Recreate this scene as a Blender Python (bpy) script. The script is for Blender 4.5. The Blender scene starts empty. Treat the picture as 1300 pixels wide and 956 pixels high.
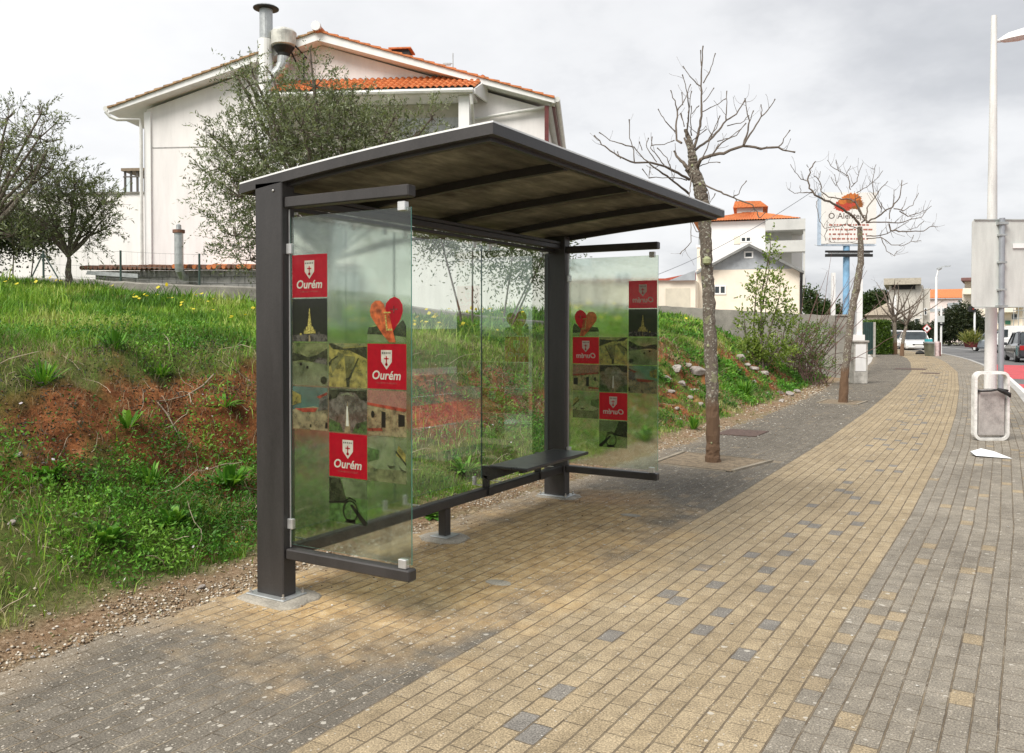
import bpy, math, random
import numpy as np
from math import sin, cos, tan, pi, radians, sqrt, atan2
from mathutils import Vector, Matrix
random.seed(7); RNG = np.random.default_rng(11)
S = bpy.context.scene
COL = bpy.data.collections.new('Scene objects'); S.collection.children.link(COL)

# ------------------------------------------------------------ camera (fitted to the shelter)
F, PITCH, YAW, H = 1093.19, .0164, .5407, 1.6
cd = bpy.data.cameras.new('camera'); cam = bpy.data.objects.new('camera', cd); COL.objects.link(cam)
cam.location = (0, 0, H); cam.rotation_euler = (pi/2 - PITCH, 0, YAW)
cd.sensor_width = 36; cd.lens = F/1300*36; cd.shift_y = -44/1300; cd.clip_start = .05; cd.clip_end = 3000
S.camera = cam

def ray(u, v):                      # survey: sight line of a photo point, per metre of depth
    r = (u-650)/F; t = -(v-434)/F
    d = cos(PITCH)+t*sin(PITCH); z = t*cos(PITCH)-sin(PITCH)
    return r*cos(YAW)-d*sin(YAW), r*sin(YAW)+d*cos(YAW), z
def D(u, v, d):                     # surveyed point at depth d
    x, y, k = ray(u, v); return Vector((x*d, y*d, H+k*d))
def px(u, v, d):                    # metres spanned
    return (u*d/F, v*d/F)

# ------------------------------------------------------------ materials
def new_mat(name):
    m = bpy.data.materials.new(name); m.use_nodes = True; nt = m.node_tree; nt.nodes.clear()
    out = nt.nodes.new('ShaderNodeOutputMaterial'); return m, nt, out
def N(nt, t, **kw):
    n = nt.nodes.new(t)
    for k, v in kw.items():
        if k == 'op': n.operation = v
        elif k == 'inp':
            for i, val in v.items():
                if hasattr(val, 'is_linked') or isinstance(val, bpy.types.NodeSocket): nt.links.new(val, n.inputs[i])
                else: n.inputs[i].default_value = val
        else: setattr(n, k, v)
    return n
def M_(nt, op, a, b=None, c=None):
    n = nt.nodes.new('ShaderNodeMath'); n.operation = op
    for i, v in enumerate((a, b, c)):
        if v is None: continue
        if isinstance(v, bpy.types.NodeSocket): nt.links.new(v, n.inputs[i])
        else: n.inputs[i].default_value = v
    return n.outputs[0]
def mix(nt, fac, a, b, typ='MIX'):
    n = nt.nodes.new('ShaderNodeMix'); n.data_type = 'RGBA'; n.blend_type = typ
    for sock, v in ((n.inputs[0], fac), (n.inputs[6], a), (n.inputs[7], b)):
        if isinstance(v, bpy.types.NodeSocket): nt.links.new(v, sock)
        else: sock.default_value = v if not isinstance(v, tuple) else (*v, 1)[:4]
    return n.outputs[2]
def ramp(nt, fac, stops, interp='LINEAR'):
    n = nt.nodes.new('ShaderNodeValToRGB'); cr = n.color_ramp; cr.interpolation = interp
    while len(cr.elements) < len(stops): cr.elements.new(.5)
    for e, (p, c) in zip(cr.elements, stops):
        e.position = p; e.color = (*c, 1) if len(c) == 3 else c
    nt.links.new(fac, n.inputs[0]); return n.outputs[0]
def noise(nt, vec, scale, detail=4, rough=.6, out=0):
    n = nt.nodes.new('ShaderNodeTexNoise'); n.inputs['Scale'].default_value = scale
    n.inputs['Detail'].default_value = detail; n.inputs['Roughness'].default_value = rough
    if vec is not None: nt.links.new(vec, n.inputs['Vector'])
    return n.outputs[out]
def geo_pos(nt): return nt.nodes.new('ShaderNodeNewGeometry').outputs['Position']
def scalev(nt, vec, s):
    n = nt.nodes.new('ShaderNodeVectorMath'); n.operation = 'MULTIPLY'; nt.links.new(vec, n.inputs[0]); n.inputs[1].default_value = s
    return n.outputs[0]

MATS = {}
def mat(name, c, rough=.6, metal=0, var=.15, scale=6, bump=.0, c2=None, streak=False, spec=.5, coat=0, fine=0):
    """painted / plastered / metal surface: base colour broken by weathering noise"""
    if name in MATS: return MATS[name]
    m, nt, out = new_mat(name); p = nt.nodes.new('ShaderNodeBsdfPrincipled')
    pos = geo_pos(nt); v = scalev(nt, pos, (1, 1, .18)) if streak else pos
    f = noise(nt, v, scale, 6, .65)
    dk = tuple(x*(1-var*2.2) for x in c) if c2 is None else c2
    col = ramp(nt, f, [(.3, dk), (.56, c), (.8, tuple(min(1, x*(1+var)) for x in c))])
    if fine:
        g = noise(nt, pos, 90, 3, .7); col = mix(nt, fine, col, ramp(nt, g, [(.35, tuple(x*.4 for x in c)), (.65, tuple(min(1, x*1.3) for x in c))]))
    nt.links.new(col, p.inputs['Base Color'])
    p.inputs['Metallic'].default_value = metal; p.inputs['Specular IOR Level'].default_value = spec
    rr = nt.nodes.new('ShaderNodeMapRange'); nt.links.new(f, rr.inputs[0]); rr.inputs[3].default_value = max(0, rough-.1); rr.inputs[4].default_value = min(1, rough+.12)
    nt.links.new(rr.outputs[0], p.inputs['Roughness'])
    if coat: p.inputs['Coat Weight'].default_value = coat
    if bump:
        b = nt.nodes.new('ShaderNodeBump'); b.inputs['Strength'].default_value = bump; b.inputs['Distance'].default_value = .02
        nt.links.new(noise(nt, pos, scale*6, 5, .7), b.inputs['Height']); nt.links.new(b.outputs[0], p.inputs['Normal'])
    nt.links.new(p.outputs[0], out.inputs[0]); MATS[name] = m; return m

def mat_attr(name, rough=.7, trans=.35, spec=.3, attr='Col'):
    """leaves and blades: own colour per blade, thin and translucent"""
    m, nt, out = new_mat(name); a = nt.nodes.new('ShaderNodeAttribute'); a.attribute_name = attr
    p = nt.nodes.new('ShaderNodeBsdfPrincipled'); p.inputs['Roughness'].default_value = rough; p.inputs['Specular IOR Level'].default_value = spec
    nt.links.new(a.outputs[0], p.inputs['Base Color'])
    t = nt.nodes.new('ShaderNodeBsdfTranslucent'); nt.links.new(mix(nt, 1, a.outputs[0], (1, 1, .55), 'MULTIPLY'), t.inputs[0])
    mx = nt.nodes.new('ShaderNodeMixShader'); mx.inputs[0].default_value = trans
    nt.links.new(p.outputs[0], mx.inputs[1]); nt.links.new(t.outputs[0], mx.inputs[2]); nt.links.new(mx.outputs[0], out.inputs[0])
    MATS[name] = m; return m

DARK = mat('dark_grey_powder_coat', (.040, .0365, .0355), .42, 0, .2, 4, .06, fine=.2, streak=True)
ALU = mat('aluminium', (.72, .72, .71), .35, .7, .08, 12)
STEEL = mat('brushed_steel', (.6, .58, .55), .3, .9, .1, 20)
CONC = mat('concrete', (.42, .40, .36), .9, 0, .18, 9, .5, fine=.3)
CONC_OLD = mat('old_concrete', (.27, .255, .225), .95, 0, .3, 1.6, .6, c2=(.09, .085, .075), fine=.35)
BLOCK = mat('concrete_block', (.33, .32, .31), .95, 0, .25, 5, .5, fine=.25)
WHITE = mat('white_render', (.80, .775, .765), .8, 0, .07, 1.6, .1, streak=True)
WHITE2 = mat('white_paint', (.80, .80, .79), .5, 0, .05, 3, streak=True)
PINKW = mat('pinkish_render', (.78, .70, .68), .8, 0, .05, 1.5, .1, streak=True)
CREAM = mat('cream_render', (.80, .72, .60), .8, 0, .05, 2, .05)
GREYP = mat('grey_render', (.36, .385, .41), .8, 0, .12, 3, .1)
TILE = mat('terracotta_tile', (.62, .20, .065), .75, 0, .25, 8, .2, fine=.2)
TILE_OLD = mat('old_terracotta', (.20, .095, .06), .85, 0, .4, 6, .3, fine=.3)
GUTTER = mat('white_gutter', (.66, .66, .63), .5, 0, .1, 4)
GALV = mat('galvanised_metal', (.46, .48, .48), .38, .55, .14, 7)
GLASSD = mat('dark_window_glass', (.035, .045, .05), .08, 0, .2, 2)
BLACK = mat('black', (.012, .012, .012), .6, 0, .1, 4)
BLUE = mat('pale_blue_paint', (.22, .42, .62), .5, 0, .15, 2)
GREYPOLE = mat('grey_pole_paint', (.33, .35, .38), .4, .3, .1, 3)
SIGNBACK = mat('sign_back', (.62, .64, .61), .5, .1, .10, 6, streak=True, fine=.08)
ROCK = mat('limestone', (.38, .345, .315), .95, 0, .4, 7, .9, c2=(.17, .12, .09), fine=.5)
REDP = mat('red_film', (.62, .012, .03), .4, 0, .05, 4)
MAROON = mat('maroon_paint', (.13, .02, .018), .5)

# ------------------------------------------------------------ mesh building
class MB:
    def __init__(s): s.v = []; s.f = []; s.mi = []; s.mats = []
    def m(s, material):
        if material not in s.mats: s.mats.append(material)
        s.cur = s.mats.index(material); return s
    def add(s, vs, fs):
        o = len(s.v); s.v += [tuple(p) for p in vs]
        for f in fs: s.f.append([i+o for i in f]); s.mi.append(s.cur)
        return s
    def hexa(s, p):       # 8 points: bottom 4 ccw, top 4 ccw
        return s.add(p, [(3,2,1,0),(4,5,6,7),(0,1,5,4),(1,2,6,5),(2,3,7,6),(3,0,4,7)])
    def box(s, x0, y0, z0, x1, y1, z1, bev=0, fr=None):
        if x0 > x1: x0, x1 = x1, x0
        if y0 > y1: y0, y1 = y1, y0
        if z0 > z1: z0, z1 = z1, z0
        if bev:
            b = min(bev, (x1-x0)*.45, (y1-y0)*.45, (z1-z0)*.45); vs = []; 
            for (a, zz) in ((b, z0), (0, z0+b), (0, z1-b), (b, z1)):
                vs += [(x0+b, y0+a, zz), (x1-b, y0+a, zz), (x1-a, y0+b, zz), (x1-a, y1-b, zz), (x1-b, y1-a, zz), (x0+b, y1-a, zz), (x0+a, y1-b, zz), (x0+a, y0+b, zz)]
            fs = [tuple(range(7, -1, -1)), tuple(range(24, 32))]
            for k in range(3):
                for i in range(8): fs.append((k*8+i, k*8+(i+1) % 8, k*8+8+(i+1) % 8, k*8+8+i))
        else:
            vs = [(x0,y0,z0),(x1,y0,z0),(x1,y1,z0),(x0,y1,z0),(x0,y0,z1),(x1,y0,z1),(x1,y1,z1),(x0,y1,z1)]
            fs = [(3,2,1,0),(4,5,6,7),(0,1,5,4),(1,2,6,5),(2,3,7,6),(3,0,4,7)]
        if fr is not None: vs = [fr @ Vector(v) for v in vs]
        return s.add(vs, fs)
    def prism(s, pts, a, b):     # polygon pts (3d) swept by vector b
        n = len(pts); P = [Vector(p) for p in pts]; q = [p+Vector(b) for p in P]
        fs = [tuple(range(n-1, -1, -1)), tuple(range(n, 2*n))]+[(i, (i+1) % n, n+(i+1) % n, n+i) for i in range(n)]
        return s.add(P+q, fs)
    def tube(s, pts, rs, n=8, cap=True):
        pts = [Vector(p) for p in pts]
        if not hasattr(rs, '__len__'): rs = [rs]*len(pts)
        vs = []; up = None
        for i, p in enumerate(pts):
            d = (pts[min(i+1, len(pts)-1)]-pts[max(i-1, 0)])
            d = d.normalized() if d.length > 1e-9 else Vector((0, 0, 1))
            if up is None: up = Vector((0, 0, 1)) if abs(d.z) < .9 else Vector((1, 0, 0))
            a = d.cross(up); a = a.normalized() if a.length > 1e-6 else d.orthogonal().normalized(); b = d.cross(a).normalized(); up = -b if up.dot(-b) > 0 else b
            for k in range(n):
                t = 2*pi*k/n; vs.append(p+(a*cos(t)+b*sin(t))*rs[i])
        fs = []
        for i in range(len(pts)-1):
            for k in range(n): fs.append((i*n+k, i*n+(k+1) % n, (i+1)*n+(k+1) % n, (i+1)*n+k))
        if cap: fs += [tuple(range(n-1, -1, -1)), tuple(range((len(pts)-1)*n, len(pts)*n))]
        return s.add(vs, fs)
    def lathe(s, c, prof, n=20):   # prof [(r,z)] around vertical through c
        vs = [(c[0]+r*cos(2*pi*k/n), c[1]+r*sin(2*pi*k/n), c[2]+z) for r, z in prof for k in range(n)]
        fs = [(i*n+k, i*n+(k+1) % n, (i+1)*n+(k+1) % n, (i+1)*n+k) for i in range(len(prof)-1) for k in range(n)]
        fs += [tuple(range(n-1, -1, -1)), tuple(range((len(prof)-1)*n, len(prof)*n))]
        return s.add(vs, fs)
    def loft(s, rings, cap=True):
        n = len(rings[0]); vs = [p for r in rings for p in r]
        fs = [(i*n+k, i*n+(k+1) % n, (i+1)*n+(k+1) % n, (i+1)*n+k) for i in range(len(rings)-1) for k in range(n)]
        if cap: fs += [tuple(range(n-1, -1, -1)), tuple(range((len(rings)-1)*n, len(rings)*n))]
        return s.add(vs, fs)
    def build(s, name, root=None, smooth=False, parent=None):
        """root: Matrix frame (world->local done here) or None"""
        me = bpy.data.meshes.new(name); vs = s.v
        if root is not None:
            R = root.matrix_world if isinstance(root, bpy.types.Object) else root
            inv = MATW[root.name].inverted() if isinstance(root, bpy.types.Object) else R.inverted()
            vs = [tuple(inv @ Vector(v)) for v in vs]
        me.from_pydata(vs, [], s.f); 
        for m_ in s.mats: me.materials.append(m_)
        me.polygons.foreach_set('material_index', s.mi)
        if smooth: me.polygons.foreach_set('use_smooth', [True]*len(s.f))
        me.update(); o = bpy.data.objects.new(name, me); COL.objects.link(o)
        par = parent or (root if isinstance(root, bpy.types.Object) else None)
        if par is not None:
            o.parent = par
            MATW[o.name] = MATW[root.name] if isinstance(root, bpy.types.Object) else Matrix()
        return o
MATW = {}
def tag(o, label=None, cat=None, group=None, kind=None):
    if label: o['label'] = label
    if cat: o['category'] = cat
    if group: o['group'] = group
    if kind: o['kind'] = kind
    return o
def thing(name, loc, rz=0, label=None, cat=None, group=None):
    o = bpy.data.objects.new(name, None); o.empty_display_size = .2; COL.objects.link(o)
    o.location = loc; o.rotation_euler = (0, 0, rz); MATW[o.name] = Matrix.Translation(loc) @ Matrix.Rotation(rz, 4, 'Z')
    return tag(o, label, cat, group)
def copy_thing(root, loc, rz, label, group=None, scale=1, kids=True):
    c = root.copy(); COL.objects.link(c); c.location = loc; c.rotation_euler = (0, 0, rz); c.scale = (scale,)*3; c['label'] = label
    if group: c['group'] = group
    for ch in list(root.children):
        k = ch.copy(); COL.objects.link(k); k.parent = c
        for g in list(ch.children):
            q = g.copy(); COL.objects.link(q); q.parent = k
    return c
def frame(loc, rz): return Matrix.Translation(loc) @ Matrix.Rotation(rz, 4, 'Z')

def np_mesh(name, V, Fc, material, color=None, smooth=False, parent=None, root=None):
    V = np.asarray(V, dtype=np.float32).reshape(-1, 3)
    if root is not None:
        inv = np.array(MATW[root.name].inverted()); V = (V @ inv[:3, :3].T + inv[:3, 3]).astype(np.float32)
    me = bpy.data.meshes.new(name); me.vertices.add(len(V)); me.vertices.foreach_set('co', V.ravel())
    loops = np.concatenate([np.asarray(f, dtype=np.int32).ravel() for f in Fc]); tot = np.concatenate([np.full(len(f), f.shape[1], dtype=np.int32) for f in Fc])
    start = np.concatenate([[0], np.cumsum(tot)[:-1]]).astype(np.int32)
    me.loops.add(len(loops)); me.loops.foreach_set('vertex_index', loops)
    me.polygons.add(len(tot)); me.polygons.foreach_set('loop_start', start); me.polygons.foreach_set('loop_total', tot)
    if smooth: me.polygons.foreach_set('use_smooth', np.ones(len(tot), dtype=bool))
    if color is not None:
        a = me.color_attributes.new('Col', 'FLOAT_COLOR', 'POINT'); c4 = np.ones((len(V), 4), dtype=np.float32); c4[:, :color.shape[1]] = color; a.data.foreach_set('color', c4.ravel())
    me.materials.append(material); me.update(calc_edges=True); me.validate()
    o = bpy.data.objects.new(name, me); COL.objects.link(o)
    if root is not None: o.parent = parent or root; MATW[o.name] = MATW[root.name]
    return o

# ------------------------------------------------------------ noise in numpy (terrain)
def _h(i, j, s):
    n = (i*374761393 + j*668265263 + s*974634777) & 0xffffffff
    n = ((n ^ (n >> 13))*1274126177) & 0xffffffff
    return ((n ^ (n >> 16)) & 0xffff)/65535.
def vnoise(x, y, s=0):
    x = np.asarray(x, dtype=float); y = np.asarray(y, dtype=float)
    i = np.floor(x).astype(np.int64); j = np.floor(y).astype(np.int64); u = x-i; w = y-j; u = u*u*(3-2*u); w = w*w*(3-2*w)
    return (_h(i, j, s)*(1-u)+_h(i+1, j, s)*u)*(1-w)+(_h(i, j+1, s)*(1-u)+_h(i+1, j+1, s)*u)*w
def fbm(x, y, sc, oct=4, s=0, g=.5):
    t = 0; a = 1; n = 0
    for k in range(oct): t = t+a*vnoise(np.asarray(x)*sc+k*17.3, np.asarray(y)*sc-k*9.1, s+k); n += a; a *= g; sc *= 2.03
    return t/n
def sstep(a, b, x): t = np.clip((x-a)/(b-a), 0, 1); return t*t*(3-2*t)

EDGE = -4.06
def off(y): return np.interp(y, [8, 13, 18, 25, 35, 43, 49, 55, 62, 75, 100], [0, -.1, -.3, -.68, -1.35, -2.25, -3.05, -4.1, -5.5, -9, -17])
def edge_x(y): return EDGE+off(y)*np.clip((np.asarray(y)-12)/14., 0, 1)
def height(x, y):
    x = np.asarray(x, dtype=float); y = np.asarray(y, dtype=float)
    e = edge_x(y)+.10*(fbm(y, y*0, 1.3, 3, 5)-.5)*2
    u = e-x
    u2 = u+(fbm(x, y, .55, 3, 21)-.5)*1.1*sstep(.3, 1.2, u)
    foot = .06*sstep(0, .5, u)
    hb = 1.22+.12*(fbm(y, y*0+3, .35, 2, 8)-.5)*2
    face = hb*(.30*sstep(.45, 1.2, u2)+.34*sstep(1.05, 1.75, u2)+.36*sstep(1.45, 2.5, u2))
    plat = .122*np.clip(u-2.2, 0, 11)
    g = sstep(.2, 1.4, u)
    n = (fbm(x, y, 1.6, 4, 31)-.5)*.27*g+(fbm(x, y, 6.5, 4, 41)-.5)*.14*sstep(.1, 1, u)*(1-.6*sstep(2.4, 3.5, u))+(fbm(x, y, 22, 3, 51)-.5)*.028
    z = foot+face+plat+n-.03*(1-sstep(-.28, .05, u))
    # bank grows lower towards the far gate pillar
    low = sstep(21, 28.2, y)*(1-sstep(2., 5.5, u)); z = z*(1-.62*low)
    z = z+.30*sstep(15, 23, y)*sstep(1.6, 3.6, u)
    z = z-.26*sstep(15, 17.6, -x*sin(YAW)+y*cos(YAW))*sstep(6, 8, u)
    z = z-.75*sstep(18.5, 19.2, -x*sin(YAW)+y*cos(YAW))*sstep(7, 9, u)*(1-sstep(23, 25, y))
    return z
def soil(x, y):      # 1 = bare red earth, 0 = grass
    x = np.asarray(x, dtype=float); y = np.asarray(y, dtype=float); u = edge_x(y)-x
    n = fbm(x, y, .9, 4, 61); n2 = fbm(x, y, 3.2, 3, 71)
    band = sstep(.95, 1.45, u)*(1-sstep(1.95, 2.45, u))            # eroded middle of the face
    near = 1-sstep(5.8, 9.5, y)
    s = band*(.40+.42*near)+(n-.5)*1.35+(n2-.5)*1.0+.10*near*(1-sstep(1.0, 1.3, u))
    s = s+.42*sstep(9, 11.5, y)*sstep(.15, .5, u)*(1-sstep(1.3, 1.9, u))*sstep(.40, .55, n2)
    s = s+.5*sstep(.62, .3, u)*(1-sstep(0, .25, abs(u-.25)))
    s = s+.35*(1-sstep(.2, .55, u))
    return np.clip((s-.28)*2.6, 0, 1)

# ============================================================ LIGHT AND SKY
W = bpy.data.worlds.new('World'); S.world = W; W.use_nodes = True; nt = W.node_tree; nt.nodes.clear()
wo = nt.nodes.new('ShaderNodeOutputWorld'); bg = nt.nodes.new('ShaderNodeBackground'); bg.inputs[1].default_value = .1
sky = nt.nodes.new('ShaderNodeTexSky'); sky.sky_type = 'NISHITA'; sky.sun_disc = False
SUN_EL, SUN_AZ = radians(50), radians(188)        # compass angle from +y, clockwise
sky.sun_elevation = SUN_EL; sky.sun_rotation = SUN_AZ; sky.air_density = 1; sky.dust_density = 2
tc = nt.nodes.new('ShaderNodeTexCoord'); sep = nt.nodes.new('ShaderNodeSeparateXYZ'); nt.links.new(tc.outputs['Generated'], sep.inputs[0])
z = M_(nt, 'ADD', M_(nt, 'MAXIMUM', sep.outputs[2], 0), .28)
cx = M_(nt, 'DIVIDE', sep.outputs[0], z); cy = M_(nt, 'DIVIDE', sep.outputs[1], z)
cmb = nt.nodes.new('ShaderNodeCombineXYZ'); nt.links.new(cx, cmb.inputs[0]); nt.links.new(cy, cmb.inputs[1]); cmb.inputs[2].default_value = 3.7
n1 = noise(nt, cmb.outputs[0], .75, 7, .56); n2 = noise(nt, cmb.outputs[0], 2.6, 5, .6)
# heavier cloud bank to the north east, thin bright veil to the west
side = nt.nodes.new('ShaderNodeMapRange'); nt.links.new(M_(nt, 'ADD', M_(nt, 'MULTIPLY', sep.outputs[0], .95), M_(nt, 'MULTIPLY', sep.outputs[1], .42)), side.inputs[0])
side.inputs[1].default_value = -.62; side.inputs[2].default_value = .42; side.inputs[3].default_value = .10; side.inputs[4].default_value = -.10
n3 = M_(nt, 'ADD', M_(nt, 'ADD', M_(nt, 'MULTIPLY', n1, .8), M_(nt, 'MULTIPLY', n2, .2)), side.outputs[0])
cl = ramp(nt, n3, [(.30, (2.45, 2.52, 2.66)), (.40, (3.15, 3.2, 3.32)), (.49, (4.2, 4.22, 4.28)), (.62, (4.85, 4.85, 4.87))])
c = mix(nt, .955, sky.outputs[0], cl); nt.links.new(c, bg.inputs[0]); nt.links.new(bg.outputs[0], wo.inputs[0])
sl = bpy.data.lights.new('sun', 'SUN'); sl.energy = 2.1; sl.angle = radians(32); sl.color = (1, .955, .88)
so = bpy.data.objects.new('sun', sl); COL.objects.link(so); so.location = (-5, -10, 20)
dv = Vector((sin(SUN_AZ)*cos(SUN_EL), cos(SUN_AZ)*cos(SUN_EL), sin(SUN_EL))); so.rotation_euler = dv.to_track_quat('Z', 'Y').to_euler()
S.view_settings.view_transform = 'Standard'; S.view_settings.look = 'None'; S.view_settings.gamma = 1; S.view_settings.exposure = 1.12
S.view_settings.use_curve_mapping = False

# ============================================================ PAVEMENT (setting)
def strip(name, t0, t1, s0, s1, z, material, ds=.5, nt_=1, z1=None, kind='structure'):
    ss = np.arange(s0, s1+1e-6, ds); ts = np.linspace(t0, t1, nt_+1); vs = []; uv = []; fs = []
    for s_ in ss:
        for t in ts: vs.append((off(s_)+t, s_, z)); uv.append((t, s_))
    k = len(ts)
    for i in range(len(ss)-1):
        for j in range(k-1): fs.append((i*k+j, i*k+j+1, (i+1)*k+j+1, (i+1)*k+j))
    me = bpy.data.meshes.new(name); me.from_pydata(vs, [], fs); l = me.uv_layers.new(name='UVMap')
    for p in me.polygons:
        for li in p.loop_indices: l.data[li].uv = uv[me.loops[li].vertex_index]
    me.materials.append(material); o = bpy.data.objects.new(name, me); COL.objects.link(o); tag(o, kind=kind); return o

m, nt, out = new_mat('concrete_pavers'); p = nt.nodes.new('ShaderNodeBsdfPrincipled')
uvn = nt.nodes.new('ShaderNodeUVMap'); sp = nt.nodes.new('ShaderNodeSeparateXYZ'); nt.links.new(uvn.outputs[0], sp.inputs[0]); T, Sx = sp.outputs[0], sp.outputs[1]
pos = geo_pos(nt)
wob = noise(nt, pos, 1.1, 2, .5); T = M_(nt, 'ADD', T, M_(nt, 'MULTIPLY', M_(nt, 'SUBTRACT', wob, .5), .009)); 
wob2 = noise(nt, pos, 14, 2, .6); T2 = M_(nt, 'ADD', T, M_(nt, 'MULTIPLY', M_(nt, 'SUBTRACT', wob2, .5), .006)); S2 = M_(nt, 'ADD', Sx, M_(nt, 'MULTIPLY', M_(nt, 'SUBTRACT', wob2, .5), .012))
bw, bl = .0950, .164
rt = M_(nt, 'DIVIDE', M_(nt, 'ADD', T2, 2.373), bw); row = M_(nt, 'FLOOR', rt); fr_ = M_(nt, 'FRACT', rt)
wr = nt.nodes.new('ShaderNodeTexWhiteNoise'); wr.noise_dimensions = '1D'; nt.links.new(row, wr.inputs['W'])
rs = M_(nt, 'ADD', M_(nt, 'DIVIDE', S2, bl), M_(nt, 'ADD', M_(nt, 'MULTIPLY', row, .5), M_(nt, 'MULTIPLY', wr.outputs[0], .22)))
colr = M_(nt, 'FLOOR', rs); fc = M_(nt, 'FRACT', rs)
cv = nt.nodes.new('ShaderNodeCombineXYZ'); nt.links.new(row, cv.inputs[0]); nt.links.new(colr, cv.inputs[1])
wn = nt.nodes.new('ShaderNodeTexWhiteNoise'); wn.noise_dimensions = '2D'; nt.links.new(cv.outputs[0], wn.inputs[0]); R1 = wn.outputs[0]
cv2 = nt.nodes.new('ShaderNodeCombineXYZ'); nt.links.new(M_(nt, 'ADD', row, 31.7), cv2.inputs[0]); nt.links.new(M_(nt, 'ADD', colr, 7.3), cv2.inputs[1])
wn2 = nt.nodes.new('ShaderNodeTexWhiteNoise'); wn2.noise_dimensions = '2D'; nt.links.new(cv2.outputs[0], wn2.inputs[0]); R2 = wn2.outputs[0]
gtr = lambda v, th: M_(nt, 'GREATER_THAN', v, th)
def edge(f, w):   # 0 in the joint, 1 on the brick
    a = M_(nt, 'MINIMUM', f, M_(nt, 'SUBTRACT', 1, f)); mr = nt.nodes.new('ShaderNodeMapRange'); mr.interpolation_type = 'SMOOTHSTEP'
    nt.links.new(a, mr.inputs[0]); mr.inputs[1].default_value = w*.35; mr.inputs[2].default_value = w*1.5; return mr.outputs[0]
jw = noise(nt, pos, 3.2, 4, .7)
brick = M_(nt, 'MULTIPLY', M_(nt, 'MAXIMUM', edge(fr_, .042), M_(nt, 'MULTIPLY', gtr(jw, .60), .55)), M_(nt, 'MAXIMUM', edge(fc, .015), M_(nt, 'MULTIPLY', gtr(noise(nt, pos, 7, 3, .7), .54), .6)))
inb = M_(nt, 'MULTIPLY', gtr(row, -.5), M_(nt, 'LESS_THAN', row, 15.5))
right = gtr(row, 15.5)
fine = noise(nt, pos, 120, 4, .75); med = noise(nt, pos, 9, 4, .6); big = noise(nt, pos, .8, 3, .6)
yel = ramp(nt, R1, [(0, (.305, .247, .165)), (.5, (.33, .269, .183)), (1, (.352, .29, .20))])
gry = ramp(nt, R1, [(0, (.135, .123, .105)), (.5, (.15, .137, .118)), (1, (.17, .155, .134))])
gryr = ramp(nt, R1, [(0, (.225, .205, .175)), (.5, (.245, .224, .192)), (1, (.265, .243, .21))])
oddg = M_(nt, 'MULTIPLY', M_(nt, 'MULTIPLY', gtr(R2, .90), M_(nt, 'GREATER_THAN', row, 4.5)), M_(nt, 'LESS_THAN', row, 12.5))
yb = mix(nt, oddg, yel, (.20, .19, .178))
oddy = gtr(R2, .945)
gr = mix(nt, M_(nt, 'MULTIPLY', oddy, .8), gryr, (.33, .265, .175))
dkgr = mix(nt, M_(nt, 'MULTIPLY', gtr(R2, .97), .6), gry, (.27, .22, .16))
base = mix(nt, right, dkgr, gr); base = mix(nt, inb, base, yb)
base = mix(nt, .75, base, ramp(nt, fine, [(.34, (.22, .21, .20)), (.5, (.90, .90, .89)), (.66, (1.9, 1.86, 1.8))]), 'MULTIPLY')
base = mix(nt, .8, base, ramp(nt, med, [(.3, (.74, .73, .72)), (.7, (1.16, 1.15, 1.13))]), 'MULTIPLY')
base = mix(nt, .8, base, ramp(nt, big, [(.3, (.86, .85, .83)), (.7, (1.16, 1.15, 1.12))]), 'MULTIPLY')
# ochre dust washed over the bricks inside and in front of the shelter
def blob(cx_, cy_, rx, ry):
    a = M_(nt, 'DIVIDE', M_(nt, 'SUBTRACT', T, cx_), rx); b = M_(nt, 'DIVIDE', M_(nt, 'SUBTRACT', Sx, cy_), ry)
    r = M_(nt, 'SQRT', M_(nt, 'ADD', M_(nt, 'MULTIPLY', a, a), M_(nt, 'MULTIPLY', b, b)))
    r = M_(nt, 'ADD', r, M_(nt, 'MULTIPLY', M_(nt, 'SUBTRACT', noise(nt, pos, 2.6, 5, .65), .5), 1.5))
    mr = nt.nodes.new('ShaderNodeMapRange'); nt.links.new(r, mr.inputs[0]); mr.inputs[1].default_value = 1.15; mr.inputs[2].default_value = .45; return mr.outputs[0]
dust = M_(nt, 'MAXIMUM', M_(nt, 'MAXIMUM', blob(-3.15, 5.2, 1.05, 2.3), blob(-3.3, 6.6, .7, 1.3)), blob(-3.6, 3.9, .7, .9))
ed = nt.nodes.new('ShaderNodeMapRange'); nt.links.new(M_(nt, 'ADD', T, M_(nt, 'MULTIPLY', M_(nt, 'SUBTRACT', noise(nt, pos, 1.6, 5, .65), .5), 1.1)), ed.inputs[0]); ed.inputs[1].default_value = EDGE+.30; ed.inputs[2].default_value = EDGE-.05; ed.inputs[3].default_value = 0; ed.inputs[4].default_value = 1
base = mix(nt, M_(nt, 'MULTIPLY', ed.outputs[0], .8), base, ramp(nt, fine, [(.35, (.16, .12, .08)), (.65, (.42, .35, .26))]))
wear = noise(nt, scalev(nt, pos, (1.6, .45, 1)), 1.5, 6, .7); base = mix(nt, .55, base, ramp(nt, wear, [(.34, (.70, .68, .66)), (.5, (1, 1, 1)), (.68, (1.18, 1.16, 1.12))]), 'MULTIPLY')
mossy = M_(nt, 'MULTIPLY', M_(nt, 'GREATER_THAN', noise(nt, pos, 2.3, 5, .72), .66), .35); base = mix(nt, mossy, base, (.12, .105, .065))
base = mix(nt, M_(nt, 'MULTIPLY', dust, .85), base, mix(nt, .5, ramp(nt, med, [(.3, (.33, .21, .095)), (.5, (.48, .33, .16)), (.7, (.60, .45, .26))]), ramp(nt, fine, [(.35, (.5, .5, .5)), (.68, (1.5, 1.5, 1.45))]), 'MULTIPLY'))
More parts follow.
